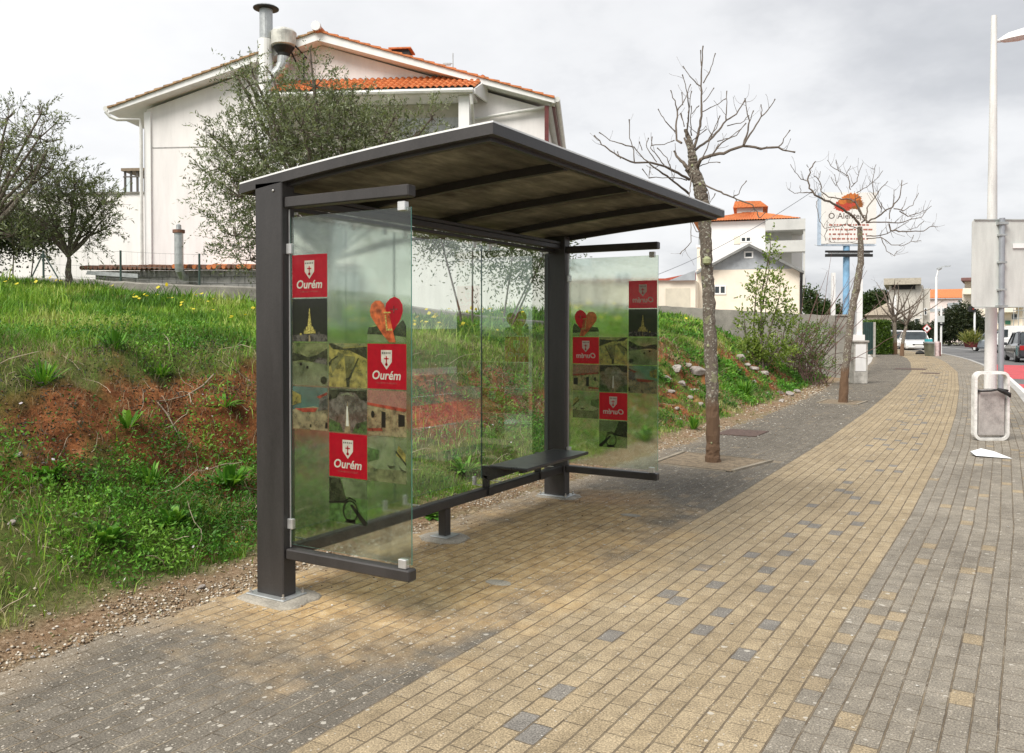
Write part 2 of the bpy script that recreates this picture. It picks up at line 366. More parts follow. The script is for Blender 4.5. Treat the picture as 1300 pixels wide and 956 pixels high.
# brown rust stain by the bench
base = mix(nt, M_(nt, 'MULTIPLY', blob(-3.35, 7.35, .5, .4), .45), base, (.20, .11, .055))
# shelter shade painted in behind the far panel, dark mossy cast along the bank
shade_moss = M_(nt, 'MAXIMUM', blob(-3.1, 9.0, .8, 1.5), blob(-3.6, 14, .9, 6))
base = mix(nt, M_(nt, 'MULTIPLY', shade_moss, .38), base, (.09, .082, .07))
# pale lichen and gum spots
vor = nt.nodes.new('ShaderNodeTexVoronoi'); vor.inputs['Scale'].default_value = 17; nt.links.new(pos, vor.inputs[0])
vd = M_(nt, 'ADD', vor.outputs[0], M_(nt, 'MULTIPLY', M_(nt, 'SUBTRACT', noise(nt, pos, 55, 3, .6), .5), .35))
sr = nt.nodes.new('ShaderNodeSeparateColor'); nt.links.new(vor.outputs[1], sr.inputs[0])
leftz = M_(nt, 'LESS_THAN', row, -.5)
thr = M_(nt, 'ADD', .80, M_(nt, 'MULTIPLY', leftz, -.34))
sz = M_(nt, 'MULTIPLY', sr.outputs[1], .26)
spot = M_(nt, 'MULTIPLY', gtr(sr.outputs[0], thr), M_(nt, 'LESS_THAN', vd, sz))
base = mix(nt, M_(nt, 'MULTIPLY', spot, .75), base, (.50, .47, .41))
vor2 = nt.nodes.new('ShaderNodeTexVoronoi'); vor2.inputs['Scale'].default_value = 60; nt.links.new(pos, vor2.inputs[0])
sr2 = nt.nodes.new('ShaderNodeSeparateColor'); nt.links.new(vor2.outputs[1], sr2.inputs[0])
spot2 = M_(nt, 'MULTIPLY', gtr(sr2.outputs[0], M_(nt, 'ADD', .88, M_(nt, 'MULTIPLY', leftz, -.22))), M_(nt, 'LESS_THAN', vor2.outputs[0], .27))
base = mix(nt, M_(nt, 'MULTIPLY', spot2, .75), base, (.50, .46, .39))
jn = ramp(nt, noise(nt, pos, 5, 4, .7), [(.3, (.08, .065, .045)), (.5, (.30, .25, .18)), (.7, (.46, .41, .33))])
jcol = mix(nt, leftz, ramp(nt, noise(nt, pos, 6, 4, .7), [(.35, (.11, .085, .06)), (.7, (.25, .20, .135))]), ramp(nt, noise(nt, pos, 5, 4, .7), [(.35, (.09, .075, .055)), (.55, (.27, .22, .155)), (.72, (.42, .36, .27))]))
base = mix(nt, brick, jcol, base)
nt.links.new(base, p.inputs['Base Color']); p.inputs['Roughness'].default_value = .9; p.inputs['Specular IOR Level'].default_value = .25
hgt = M_(nt, 'ADD', M_(nt, 'ADD', M_(nt, 'MULTIPLY', brick, .75), M_(nt, 'MULTIPLY', fine, .22)), M_(nt, 'MULTIPLY', R2, .18))
bp = nt.nodes.new('ShaderNodeBump'); bp.inputs['Strength'].default_value = .9; bp.inputs['Distance'].default_value = .008; nt.links.new(hgt, bp.inputs['Height']); nt.links.new(bp.outputs[0], p.inputs['Normal'])
nt.links.new(p.outputs[0], out.inputs[0]); PAVE = m
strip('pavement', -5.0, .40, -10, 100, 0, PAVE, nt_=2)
KERB = mat('kerb_concrete', (.40, .39, .37), .9, 0, .2, 4, .3, fine=.3)
def curb(name, t0, t1, z0, z1, s0, s1, material):
    mb = MB().m(material); s_ = s0
    while s_ < s1:
        e = s_+.985; mb.hexa([(off(s_)+t0, s_, z0), (off(s_)+t1, s_, z0), (off(e)+t1, e, z0), (off(e)+t0, e, z0), (off(s_)+t0, s_, z1), (off(s_)+t1, s_, z1), (off(e)+t1, e, z1), (off(e)+t0, e, z1)]); s_ += 1
    return tag(mb.build(name), kind='structure')
curb('kerb', .402, .55, -.3, .006, -10, 98, KERB)

m, nt, out = new_mat('asphalt'); p = nt.nodes.new('ShaderNodeBsdfPrincipled'); pos = geo_pos(nt)
c = mix(nt, .6, ramp(nt, noise(nt, pos, .35, 5, .6), [(.3, (.10, .10, .102)), (.7, (.165, .163, .16))]), ramp(nt, noise(nt, pos, 160, 2, .7), [(.3, (.5, .5, .5)), (.7, (1.4, 1.4, 1.4))]), 'MULTIPLY')
nt.links.new(c, p.inputs['Base Color']); p.inputs['Roughness'].default_value = .85; nt.links.new(p.outputs[0], out.inputs[0]); ASPH = m
strip('road', .54, 10.2, -10, 100, -.12, ASPH, nt_=1)
RED_P = mat('red_road_paint', (.52, .075, .085), .8, 0, .18, 3, .1, fine=.25); WHT_P = mat('white_road_paint', (.72, .72, .70), .8, 0, .12, 5, fine=.2)
def patch(name, quad, z, material):
    mb = MB().m(material); n = 14; vs = []; fs = []
    (t00, s00), (t10, s10), (t11, s11), (t01, s01) = quad
    for i in range(n+1):
        f = i/n
        for (ta, sa, tb, sb) in (((t00, s00, t01, s01)), ((t10, s10, t11, s11))):
            s_ = sa+(sb-sa)*f; vs.append((off(s_)+ta+(tb-ta)*f, s_, z))
    for i in range(n): fs.append((2*i, 2*i+1, 2*i+3, 2*i+2))
    mb.add(vs, fs); return tag(mb.build(name), kind='structure')
patch('red_bus_lane', [(.78, 33.5), (5.2, 31.5), (5.2, 45.0), (.78, 46)], -.116, RED_P)
patch('red_bus_lane', [(.78, 10), (3.9, 10), (3.9, 27.0), (.78, 30.5)], -.116, RED_P)
strip('lane_edge_line', .66, .78, -5, 46, -.116, WHT_P); strip('lane_edge_line', 5.4, 5.5, -5, 90, -.116, WHT_P)
curb('opposite_kerb', 10.2, 10.35, -.3, .006, -10, 98, KERB)
PAVE2 = mat('plain_paving', (.36, .34, .315), .9, 0, .12, 2, .2, fine=.3)
strip('opposite_pavement', 10.35, 13.5, -10, 100, 0.0, PAVE2)
# ---- ground to the horizon
m, nt, out = new_mat('far_ground'); p = nt.nodes.new('ShaderNodeBsdfPrincipled'); pos = geo_pos(nt)
c = ramp(nt, noise(nt, pos, .08, 6, .65), [(.3, (.075, .10, .035)), (.55, (.14, .14, .07)), (.75, (.24, .21, .16))]); nt.links.new(c, p.inputs['Base Color']); p.inputs['Roughness'].default_value = .95; nt.links.new(p.outputs[0], out.inputs[0])
tag(MB().m(m).add([(-900, -400, -.35), (900, -400, -.35), (900, 1400, -.35), (-900, 1400, -.35)], [(0, 1, 2, 3)]).build('ground'), kind='structure')
# driveway slab beyond the wall
DRV = mat('driveway_concrete', (.50, .48, .45), .9, 0, .12, 1.5, .1, fine=.2)
mb = MB().m(DRV); vs = []; fs = []
for i, s_ in enumerate(np.arange(28.9, 66, 1.)):
    vs += [(off(s_)-22, s_, .006), (edge_x(s_)+.02, s_, .006)]
    if i: k = 2*i; fs.append((k-2, k-1, k+1, k))
tag(mb.add(vs, fs).build('driveway'), kind='structure')

# ============================================================ EARTH BANK
xs = np.concatenate([np.arange(-3.72, -8.2, -.035), np.arange(-8.2, -13, -.10), np.arange(-13, -26, -.35), np.arange(-26, -70, -2)])
ys = np.concatenate([np.arange(-22, -.2, .6), np.arange(-.2, 13, .045), np.arange(13, 28.8, .09), [28.8]])
X, Y = np.meshgrid(xs, ys, indexing='ij'); 
shift = off(Y)*np.clip((Y-12)/14., 0, 1)
X = X+shift                                   # follow the pavement edge
Z = height(X, Y); nx, ny = X.shape
V = np.stack([X, Y, Z], -1).reshape(-1, 3); I = np.arange(nx*ny).reshape(nx, ny)
Fq = np.stack([I[:-1, :-1], I[:-1, 1:], I[1:, 1:], I[1:, :-1]], -1).reshape(-1, 4)
so_ = soil(X, Y).reshape(-1); u_ = (edge_x(Y)-X).reshape(-1)
gv = (1-sstep(.28, .72, u_))*(.8+.2*sstep(.38, .6, fbm(X, Y, 1.5, 3, 35).reshape(-1))).astype(np.float32)
colr_ = np.stack([so_, gv, fbm(X, Y, 4., 3, 91).reshape(-1)], -1).astype(np.float32)
m, nt, out = new_mat('earth_and_turf'); p = nt.nodes.new('ShaderNodeBsdfPrincipled'); pos = geo_pos(nt)
a = nt.nodes.new('ShaderNodeAttribute'); a.attribute_name = 'Col'; sc = nt.nodes.new('ShaderNodeSeparateColor'); nt.links.new(a.outputs[0], sc.inputs[0])
nA = noise(nt, pos, 5, 6, .7); nB = noise(nt, pos, 34, 5, .7); nC = noise(nt, pos, 1.3, 4, .6)
earth = ramp(nt, nA, [(.28, (.055, .026, .014)), (.45, (.18, .066, .027)), (.6, (.33, .13, .05)), (.78, (.42, .23, .12))])
earth = mix(nt, .7, earth, ramp(nt, nB, [(.3, (.45, .45, .45)), (.7, (1.4, 1.38, 1.35))]), 'MULTIPLY')
turf = ramp(nt, nA, [(.3, (.05, .065, .018)), (.5, (.10, .13, .03)), (.7, (.18, .17, .07))])
turf = mix(nt, .6, turf, ramp(nt, nB, [(.3, (.5, .5, .5)), (.7, (1.4, 1.4, 1.4))]), 'MULTIPLY')
grav = ramp(nt, nB, [(.3, (.12, .08, .045)), (.5, (.26, .19, .12)), (.62, (.36, .28, .19)), (.75, (.50, .44, .35))])
c = mix(nt, sc.outputs[0], turf, earth); c = mix(nt, sc.outputs[1], c, grav)
nt.links.new(c, p.inputs['Base Color']); p.inputs['Roughness'].default_value = .97; p.inputs['Specular IOR Level'].default_value = .15
bp = nt.nodes.new('ShaderNodeBump'); bp.inputs['Strength'].default_value = .9; bp.inputs['Distance'].default_value = .03; nt.links.new(noise(nt, pos, 28, 6, .75), bp.inputs['Height']); nt.links.new(bp.outputs[0], p.inputs['Normal'])
nt.links.new(p.outputs[0], out.inputs[0])
tag(np_mesh('earth_bank', V, [Fq], m, colr_, smooth=True), kind='structure')

# ============================================================ BUS SHELTER
def text_geo(txt, size, shear=0, bold=0, align='CENTER', space=1):
    cu = bpy.data.curves.new('t', 'FONT'); cu.body = txt; cu.size = size; cu.shear = shear; cu.offset = bold; cu.align_x = align; cu.resolution_u = 3; cu.space_character = space
    ob = bpy.data.objects.new('t', cu); COL.objects.link(ob); dg = bpy.context.evaluated_depsgraph_get()
    me = ob.evaluated_get(dg).to_mesh(); v = [tuple(q.co) for q in me.vertices]; f = [tuple(q.vertices) for q in me.polygons]
    ob.evaluated_get(dg).to_mesh_clear(); bpy.data.objects.remove(ob); bpy.data.curves.remove(cu); return v, f
def film(name, c, var=.1, scale=30, tr=.14, tl=.35):
    m, nt, out = new_mat(name); pos = geo_pos(nt)
    col = ramp(nt, noise(nt, pos, scale, 4, .6), [(.3, tuple(x*(1-var*2) for x in c)), (.7, tuple(min(1, x*(1+var)) for x in c))])
    p = nt.nodes.new('ShaderNodeBsdfPrincipled'); p.inputs['Roughness'].default_value = .35; nt.links.new(col, p.inputs['Base Color'])
    t = nt.nodes.new('ShaderNodeBsdfTranslucent'); nt.links.new(col, t.inputs[0]); a = nt.nodes.new('ShaderNodeMixShader'); a.inputs[0].default_value = tl
    nt.links.new(p.outputs[0], a.inputs[1]); nt.links.new(t.outputs[0], a.inputs[2])
    tb = nt.nodes.new('ShaderNodeBsdfTransparent'); b = nt.nodes.new('ShaderNodeMixShader'); b.inputs[0].default_value = tr
    nt.links.new(a.outputs[0], b.inputs[1]); nt.links.new(tb.outputs[0], b.inputs[2]); nt.links.new(b.outputs[0], out.inputs[0]); return m
FM = dict(red=film('film_red', (.60, .006, .028), .06, tr=.04, tl=.7), white=film('film_white', (.58, .60, .50), tr=.1), pale=film('film_pale', (.33, .15, .12), tr=.4), black=film('film_black', (.012, .011, .008), tr=.05), gold=film('film_gold', (.52, .46, .12), .5, 160, tr=.1),
          olive=film('film_olive', (.16, .17, .075), .5, 18, tr=.4), ochre=film('film_ochre', (.30, .255, .06), .4, 25, tr=.3), dusk=film('film_dusk', (.035, .04, .02), .5, 30, tr=.15), teal=film('film_teal', (.07, .16, .13), .3, 10, tr=.35),
          stone=film('film_stone', (.30, .25, .13), .4, 25, tr=.35), roof=film('film_roof', (.32, .055, .03), .4, 25, tr=.2), green=film('film_green', (.06, .13, .03), .6, 35, tr=.35), orange=film('film_orange', (.55, .12, .035), .35, 30, tr=.08),
          greyd=film('film_grey', (.11, .105, .085), .5, 30, tr=.25), haze=film('film_haze', (.20, .24, .13), .4, 12, tr=.55))
def art(kind):
    """list of (material, polygon or (verts, faces), layer) in unit tile coordinates"""
    A = []; P = lambda mm, pts, l=1: A.append((mm, ([(x, y, 0) for x, y in pts], [tuple(range(len(pts)))]), l))
    full = [(0, 0), (1, 0), (1, 1), (0, 1)]
    circ = lambda cx, cy, r, n=20, ry=None: [(cx+r*cos(2*pi*k/n), cy+(ry or r)*sin(2*pi*k/n)) for k in range(n)]
    if kind == 'logo':
        P('red', full, 0); P('white', [(.36, .86), (.64, .86), (.635, .60), (.5, .43), (.365, .60)])
        for k in range(5): P('greyd', [(.385+k*.048, .78), (.415+k*.048, .78), (.415+k*.048, .815), (.385+k*.048, .815)], 2)
        P('red', [(.488, .53), (.512, .53), (.512, .73), (.488, .73)], 2); P('red', [(.44, .66), (.56, .66), (.56, .685), (.44, .685)], 2); P('red', circ(.5, .545, .035, 10), 2)
        v, f = text_geo('Ourém', .27, .18, .006); A.append(('white', ([(x*.93+.485, y+.215, 0) for x, y, z in v], f), 1))
        v, f = text_geo('TURISMO NA REGIÃO', .055); A.append(('pale', ([(x+.5, y+.115, 0) for x, y, z in v], f), 1))
    elif kind == 'night':
        P('black', full, 0); P('gold', [(.36, .18), (.64, .18), (.60, .34), (.555, .36), (.54, .5), (.52, .62), (.505, .78), (.49, .78), (.475, .62), (.46, .5), (.445, .36), (.40, .34)])
        P('gold', [(.33, .18), (.37, .18), (.35, .3)]); P('gold', [(.63, .18), (.67, .18), (.65, .3)])
        P('greyd', [(.0, 0), (1, 0), (1, .15), (.7, .2), (.3, .17), (0, .14)], 1); P('stone', [(.47, 0), (.53, 0), (.52, .15), (.48, .15)], 2); P('gold', circ(.25, .17, .03, 8), 2); P('greyd', circ(.77, .2, .03, 8, .05), 2)
    elif kind == 'coast':
        P('olive', full, 0); P('haze', [(0, 0), (1, 0), (1, .52), (0, .56)]); P('dusk', [(0, .56), (.3, .6), (.62, .55), (1, .64), (1, .88), (.7, .72), (.45, .66), (.2, .74), (0, .76)], 2)
        P('greyd', [(.62, .55), (1, .5), (1, .64), (.75, .66)], 3); P('black', circ(.25, .5, .035, 8), 3); P('black', circ(.44, .43, .035, 8), 3); P('dusk', circ(.9, .14, .09, 9), 3)
    elif kind == 'field':
        P('ochre', full, 0); P('dusk', [(0, .98), (.12, .86), (.55, .84), (1, .66), (1, .93), (.4, .88), (.1, 1), (0, 1)]); P('haze', [(.0, 1), (1, 1), (1, .95), (.4, .9)], 2)
        P('olive', [(.46, .2), (.6, .2), (.7, .7), (.42, .72)], 1); P('dusk', [(.48, 0), (.55, 0), (.56, .18), (.8, .66), (.78, .68), (.53, .22), (.46, .2)], 2); P('dusk', [(.02, .45), (.1, .6), (.25, .7), (.24, .72), (.06, .62), (.0, .55)], 2); P('olive', [(.1, .3), (.4, .75), (.25, .8), (.05, .5)], 1)
    elif kind == 'town':
        P('teal', full, 0); P('stone', [(0, 0), (1, 0), (1, .5), (.6, .55), (0, .45)]); P('roof', [(.06, .48), (.72, .52), (.66, .42), (.3, .4)], 2); P('ochre', [(0, .55), (.25, .62), (.25, .8), (0, .9)], 2); P('roof', [(.7, .78), (1, .9), (1, .84), (.78, .74)], 3); P('greyd', [(.74, .45), (1, .5), (1, .82), (.78, .74)], 2)
        P('black', [(.93, .06), (1, .06), (1, .2), (.95, .2)], 3); P('dusk', [(.5, .06), (.55, .06), (.55, .13), (.5, .13)], 3)
    elif kind == 'cave':
        P('greyd', full, 0); P('dusk', [(0, .72), (.2, .78), (.3, .92), (.7, .92), (.85, .76), (1, .74), (1, 1), (0, 1)]); P('haze', [(0, .96), (1, .96), (1, 1), (0, 1)], 2)
        P('haze', [(.3, .86), (.5, .92), (.7, .84), (.66, .82), (.5, .87), (.34, .83)], 3); P('stone', [(.42, 0), (.58, 0), (.53, .5), (.5, .72), (.46, .5)], 2); P('white', [(.46, .15), (.54, .15), (.51, .6), (.48, .6)], 3); P('green', [(0, 0), (.4, 0), (.3, .2), (0, .3)], 2); P('green', [(.62, 0), (1, 0), (1, .3), (.72, .22)], 2)
    elif kind == 'house':
        P('stone', full, 0); P('pale', [(0, .68), (1, .6), (1, 1), (0, 1)]); P('roof', [(0, .66), (.95, .55), (1, .58), (1, .62), (0, .72)], 2)
        P('black', circ(.14, .46, .045, 10, .08), 2); P('black', [(.37, .18), (.48, .18), (.48, .52), (.37, .54)], 2); P('stone', [(.48, .18), (.6, .2), (.6, .5), (.48, .52)], 3); P('black', [(.8, .22), (.96, .24), (.96, .48), (.8, .5)], 2); P('roof', [(0, .08), (.4, .1), (.38, .17), (0, .14)], 2)
    elif kind == 'fountain':
        P('haze', full, 0); P('olive', [(0, 0), (1, 0), (1, .3), (.2, .28), (0, .4)]); P('ochre', [(.74, .62), (.98, .48), (.98, .66), (.8, .84)], 2); P('dusk', [(.75, .72), (1, .46), (1, .4), (.72, .7)], 3); P('dusk', [(.52, .38), (.72, .38), (.66, .32), (.58, .32)], 3); P('dusk', [(.8, .42), (.86, .3), (1, .26), (1, .28), (.88, .33)], 3); P('green', [(0, .4), (.3, .5), (.3, .7), (0, .74)], 2)
    elif kind == 'bike':
        P('green', full, 0); P('dusk', [(0, .42), (.5, .45), (.4, .7), (.3, 1), (0, 1)]); P('haze', [(.45, .6), (1, .58), (1, 1), (.32, 1)], 1)
        for (cx, cy, r) in ((.57, .28, .2),):
            o = circ(cx, cy, r, 24, r*1.25); i = circ(cx, cy, r*.86, 24, r*1.1)
            A.append(('black', ([(x, y, 0) for x, y in o+i], [(k, (k+1) % 24, 24+(k+1) % 24, 24+k) for k in range(24)]), 3))
            for k in range(0, 24, 3): P('greyd', [(cx-.004, cy), (cx+.004, cy), (i[k][0]+.004, i[k][1]), (i[k][0]-.004, i[k][1])], 2)
        P('black', [(.56, .42), (.62, .44), (1, .08), (.98, .0), (.9, .0)], 3); P('black', [(0, .4), (.4, .46), (.56, .56), (.72, .5), (.72, .54), (.56, .6), (.4, .5), (0, .44)], 3); P('black', [(.42, .02), (.7, .0), (.7, .09), (.5, .1)], 3)
    elif kind == 'heart':
        P('haze', [(0, 0), (1, 0), (1, .22), (0, .22)], 0); P('dusk', [(0, .2), (.04, .33), (.3, .36), (.5, .3), (.76, .36), (.92, .5), (1, .36), (1, .12), (.6, .16), (0, .18)], 1)
        P('red', [(.46, .72), (.5, .86), (.6, .96), (.72, 1.0), (.84, .94), (.91, .82), (.92, .68), (.86, .5), (.72, .3), (.64, .2), (.56, .4), (.48, .55)], 2)
        P('orange', [(.08, .7), (.12, .84), (.22, .92), (.34, .92), (.44, .85), (.5, .68), (.58, .62), (.66, .3), (.74, .0), (.58, .0), (.42, .16), (.2, .44), (.1, .58)], 3)
        P('gold', [(.47, .6), (.5, .6), (.54, .3), (.5, .3)], 4); P('gold', [(.44, .64), (.62, .64), (.61, .67), (.44, .67)], 4); P('gold', [(.5, .3), (.66, .3), (.66, .26), (.5, .26)], 4); P('greyd', [(.6, .72), (.8, .72), (.8, .735), (.6, .735)], 4); P('greyd', [(.69, .64), (.71, .64), (.71, .8), (.69, .8)], 4)
    return A
LABEL = dict(logo='red tile with white shield and the word Ourém', night='black tile with a floodlit tower', heart='red and orange heart sculpture picture')
def tile(kind, x0, z0, w, h, y, mir, root, parent):
    mb = MB()
    for mm, (v, f), l in art(kind):
        pts = [((x0+w*(1-x) if mir else x0+w*x), y-.0012*(l+1), z0+h*zz) for x, zz, _ in v]
        mb.m(FM[mm]).add(pts, [tuple(reversed(q)) for q in f] if mir else f)
    o = mb.build('printed_tile', root, parent=parent)
    if kind in LABEL: o['label'] = LABEL[kind]
    return o

def glass_mat(name, tint, frost, rough, clear_mix):
    m, nt, out = new_mat(name)
    tr = nt.nodes.new('ShaderNodeBsdfTransparent'); tr.inputs[0].default_value = (*tint, 1)
    gl = nt.nodes.new('ShaderNodeBsdfGlossy'); gl.inputs['Roughness'].default_value = .01; gl.inputs[0].default_value = (.95, 1, .98, 1)
    fr2 = nt.nodes.new('ShaderNodeFresnel'); fr2.inputs[0].default_value = 1.5
    base = tr
    if frost:
        rf = nt.nodes.new('ShaderNodeBsdfRefraction'); rf.inputs[0].default_value = (*tint, 1); rf.inputs['Roughness'].default_value = rough; rf.inputs['IOR'].default_value = 1.45
        a = nt.nodes.new('ShaderNodeMixShader'); a.inputs[0].default_value = 1-clear_mix; nt.links.new(tr.outputs[0], a.inputs[1]); nt.links.new(rf.outputs[0], a.inputs[2]); base = a
    b = nt.nodes.new('ShaderNodeMixShader'); gm_ = nt.nodes.new('ShaderNodeNewGeometry'); nt.links.new(M_(nt, 'MULTIPLY', M_(nt, 'MINIMUM', M_(nt, 'MULTIPLY', fr2.outputs[0], 1.4 if frost else 2.6), 1), M_(nt, 'SUBTRACT', 1, gm_.outputs['Backfacing'])), b.inputs[0]); nt.links.new(base.outputs[0], b.inputs[1]); nt.links.new(gl.outputs[0], b.inputs[2])
    df = nt.nodes.new('ShaderNodeBsdfDiffuse'); df.inputs[0].default_value = (.62, .62, .56, 1); ps = geo_pos(nt); ds = M_(nt, 'MULTIPLY', M_(nt, 'POWER', noise(nt, scalev(nt, ps, (9, 9, .8)), 2.2, 6, .7), 3), M_(nt, 'ADD', .35, noise(nt, ps, 1.4, 3)))
    e = nt.nodes.new('ShaderNodeMixShader'); nt.links.new(M_(nt, 'MULTIPLY', ds, .05 if frost else .12), e.inputs[0]); nt.links.new(b.outputs[0], e.inputs[1]); nt.links.new(df.outputs[0], e.inputs[2])
    nt.links.new(e.outputs[0], out.inputs[0]); return m
G_SIDE = glass_mat('filmed_side_glass', (.86, .92, .87), True, .08, .25)
G_BACK = glass_mat('clear_glass', (.94, .97, .95), False, 0, 1)
G_EDGE = mat('green_glass_edge', (.10, .33, .26), .15, 0, .15, 5)
G_EDGED = mat('dark_glass_edge', (.03, .06, .05), .2, 0, .15, 5)
def pane(x0, y0, z0, x1, y1, z1, gm, root):
    mb = MB(); mb.m(gm); lo = (x0, y0, z0); hi = (x1, y1, z1)
    v = [(x0,y0,z0),(x1,y0,z0),(x1,y1,z0),(x0,y1,z0),(x0,y0,z1),(x1,y0,z1),(x1,y1,z1),(x0,y1,z1)]
    F6 = {'b': (3,2,1,0), 't': (4,5,6,7), '-y': (0,1,5,4), '+x': (1,2,6,5), '+y': (2,3,7,6), '-x': (3,0,4,7)}
    big = ('-y', '+y') if (x1-x0) > (y1-y0) else ('-x', '+x'); mb.add(v, [])
    for k, f in F6.items():
        mb.m(gm if k in big else (G_EDGED if gm is G_BACK else G_EDGE)); mb.f.append(list(f)); mb.mi.append(mb.cur)
    return mb.build('glass_panel', root)

SH = thing('bus_shelter', (-3.2, 5.4, 0), 0, 'dark grey metal and glass bus shelter with red printed tiles on its side panels', 'bus shelter')
PXL, PXR, Y0, Y1 = -3.944, -3.724, 3.605, 7.16
for yy in (Y0, Y1):
    o = MB().m(DARK).box(PXL, yy, .02, PXR, yy+.106, 2.455, .006).build('post', SH)
    mb = MB().m(GALV).box(PXL-.045, yy-.045, .012, PXR+.045, yy+.15, .022, .004)
    for a in (PXL-.025, PXR+.025):
        for b in (yy-.025, yy+.13): mb.m(STEEL).lathe((a, b, .022), [(.011, 0), (.011, .012), (.006, .016), (.006, .03)], 6)
    mb.build('base_plate', SH, parent=o)
def pad(cx_, cy_, rx, ry, n=28, h=.012, seed=1, sq=3.2):
    mb = MB().m(mat('pad_concrete', (.37, .34, .285), .95, 0, .28, 7, .6, fine=.4)); rr = random.Random(seed); ring = []
    rad = []
    for k in range(n):
        t = 2*pi*k/n; q = (abs(cos(t))**sq+abs(sin(t))**sq)**(-1/sq); rad.append((cos(t)*q*rx*(1+rr.uniform(-.07, .09)), sin(t)*q*ry*(1+rr.uniform(-.07, .09))))
    for sc_, z_ in ((1.03, -.02), (1, h*.35), (.93, h*.85), (.6, h), (.05, h)): ring.append([(cx_+a*sc_, cy_+b*sc_, z_) for a, b in rad])
    mb.loft(ring); return mb
pad(-3.80, 3.655, .225, .175, seed=3, h=.014, sq=5).build('concrete_footing', SH, True); pad(-3.82, 7.22, .20, .14, seed=5, h=.014, sq=5).build('concrete_footing', SH, True); pad(-3.795, 5.325, .19, .15, seed=8, h=.02, sq=2.3).build('concrete_footing', SH, True)
RX0, RX1, RY0, RY1 = -4.076, -2.274, 3.605, 7.372
def rz(x): s_ = (x-RX0)/(RX1-RX0); return 2.461+.152*s_+.017*4*s_*(1-s_)
def arc_beam(mb, y0, y1, dz0, dz1, x0=RX0, x1=RX1, n=14):
    xs_ = [x0+(x1-x0)*k/n for k in range(n+1)]
    rings = [[(x, y0, rz(x)+dz0), (x, y1, rz(x)+dz0), (x, y1, rz(x)+dz1), (x, y0, rz(x)+dz1)] for x in xs_]
    return mb.loft(rings)
mb = MB().m(DARK); arc_beam(mb, RY0, RY0+.05, -.056, 0); arc_beam(mb, RY1-.05, RY1, -.056, 0)
mb.box(RX1-.05, RY0+.05, rz(RX1)-.056, RX1-.0005, RY1-.05, rz(RX1)-.001); mb.box(RX0+.0005, RY0+.05, rz(RX0)-.056, RX0+.06, RY1-.05, rz(RX0)-.001)
fr_o = mb.build('roof_frame', SH)
mb = MB().m(DARK)
arc_beam(mb, RY0+.05, RY0+.085, -.075, -.03, RX0+.06, RX1-.05); arc_beam(mb, RY1-.085, RY1-.05, -.075, -.03, RX0+.06, RX1-.05); mb.box(RX1-.085, RY0+.085, rz(RX1)-.075, RX1-.05, RY1-.085, rz(RX1)-.03)
mb.build('inner_lip', SH, parent=fr_o)
mb = MB().m(mat('aluminium_trim', (.82, .82, .80), .35, .15, .04, 8)); arc_beam(mb, RY0+.002, RY0+.042, .0008, .010); arc_beam(mb, RY1-.042, RY1-.002, .0008, .010); mb.box(RX1-.042, RY0+.043, rz(RX1)+.0008, RX1-.002, RY1-.043, rz(RX1)+.010)
mb.build('edge_trim', SH, parent=fr_o)
m, nt, out = new_mat('smoked_polycarbonate'); pos = geo_pos(nt)
st = noise(nt, scalev(nt, pos, (5.5, 1.2, 5)), 2.2, 6, .72); blot = noise(nt, pos, 1.7, 5, .65)
c = ramp(nt, st, [(.3, (.10, .09, .073)), (.5, (.185, .168, .135)), (.72, (.31, .285, .235))]); c = mix(nt, .85, c, ramp(nt, blot, [(.32, (.35, .33, .32)), (.6, (1.1, 1.1, 1.0))]), 'MULTIPLY')
d = nt.nodes.new('ShaderNodeBsdfPrincipled'); d.inputs['Roughness'].default_value = .5; nt.links.new(c, d.inputs['Base Color']); t = nt.nodes.new('ShaderNodeBsdfTranslucent'); nt.links.new(c, t.inputs[0])
a = nt.nodes.new('ShaderNodeMixShader'); a.inputs[0].default_value = .5; nt.links.new(d.outputs[0], a.inputs[1]); nt.links.new(t.outputs[0], a.inputs[2])
tb = nt.nodes.new('ShaderNodeBsdfTransparent'); tb.inputs[0].default_value = (.55, .5, .36, 1); b = nt.nodes.new('ShaderNodeMixShader'); b.inputs[0].default_value = .045; nt.links.new(a.outputs[0], b.inputs[1]); nt.links.new(tb.outputs[0], b.inputs[2]); nt.links.new(b.outputs[0], out.inputs[0]); POLY = m
for k in range(4):
    y0 = RY0+.05+(RY1-RY0-.1)*k/4; y1 = RY0+.05+(RY1-RY0-.1)*(k+1)/4
    mb = MB().m(POLY); arc_beam(mb, y0+.0015, y1-.0015, -.026, -.018, RX0+.061, RX1-.051); mb.build('roof_sheet', SH, True)
for k in (1, 2, 3):
    yy = RY0+(RY1-RY0)*k/4; mb = MB().m(DARK); arc_beam(mb, yy-.022, yy+.022, -.078, -.028, RX0+.061, RX1-.086); mb.build('roof_rib', SH)
MB().m(DARK).box(-3.92, Y0+.107, 2.307, -3.836, Y1-.001, 2.333, .003).box(-3.835, Y0+.107, 2.335, -3.765, Y1-.001, 2.378, .004).box(-3.835, Y0+.107, 2.380, -3.758, Y1-.001, 2.405, .003).build('header_beam', SH)
rail = MB().m(DARK).box(-3.81, Y0+.107, .235, -3.74, Y1-.001, .305, .008).build('bottom_rail', SH)
o = MB().m(DARK).box(-3.83, 5.29, .02, -3.76, 5.36, .234, .005).build('leg', SH)
MB().m(GALV).box(-3.875, 5.245, .021, -3.715, 5.405, .028, .004).build('base_plate', SH, parent=o)
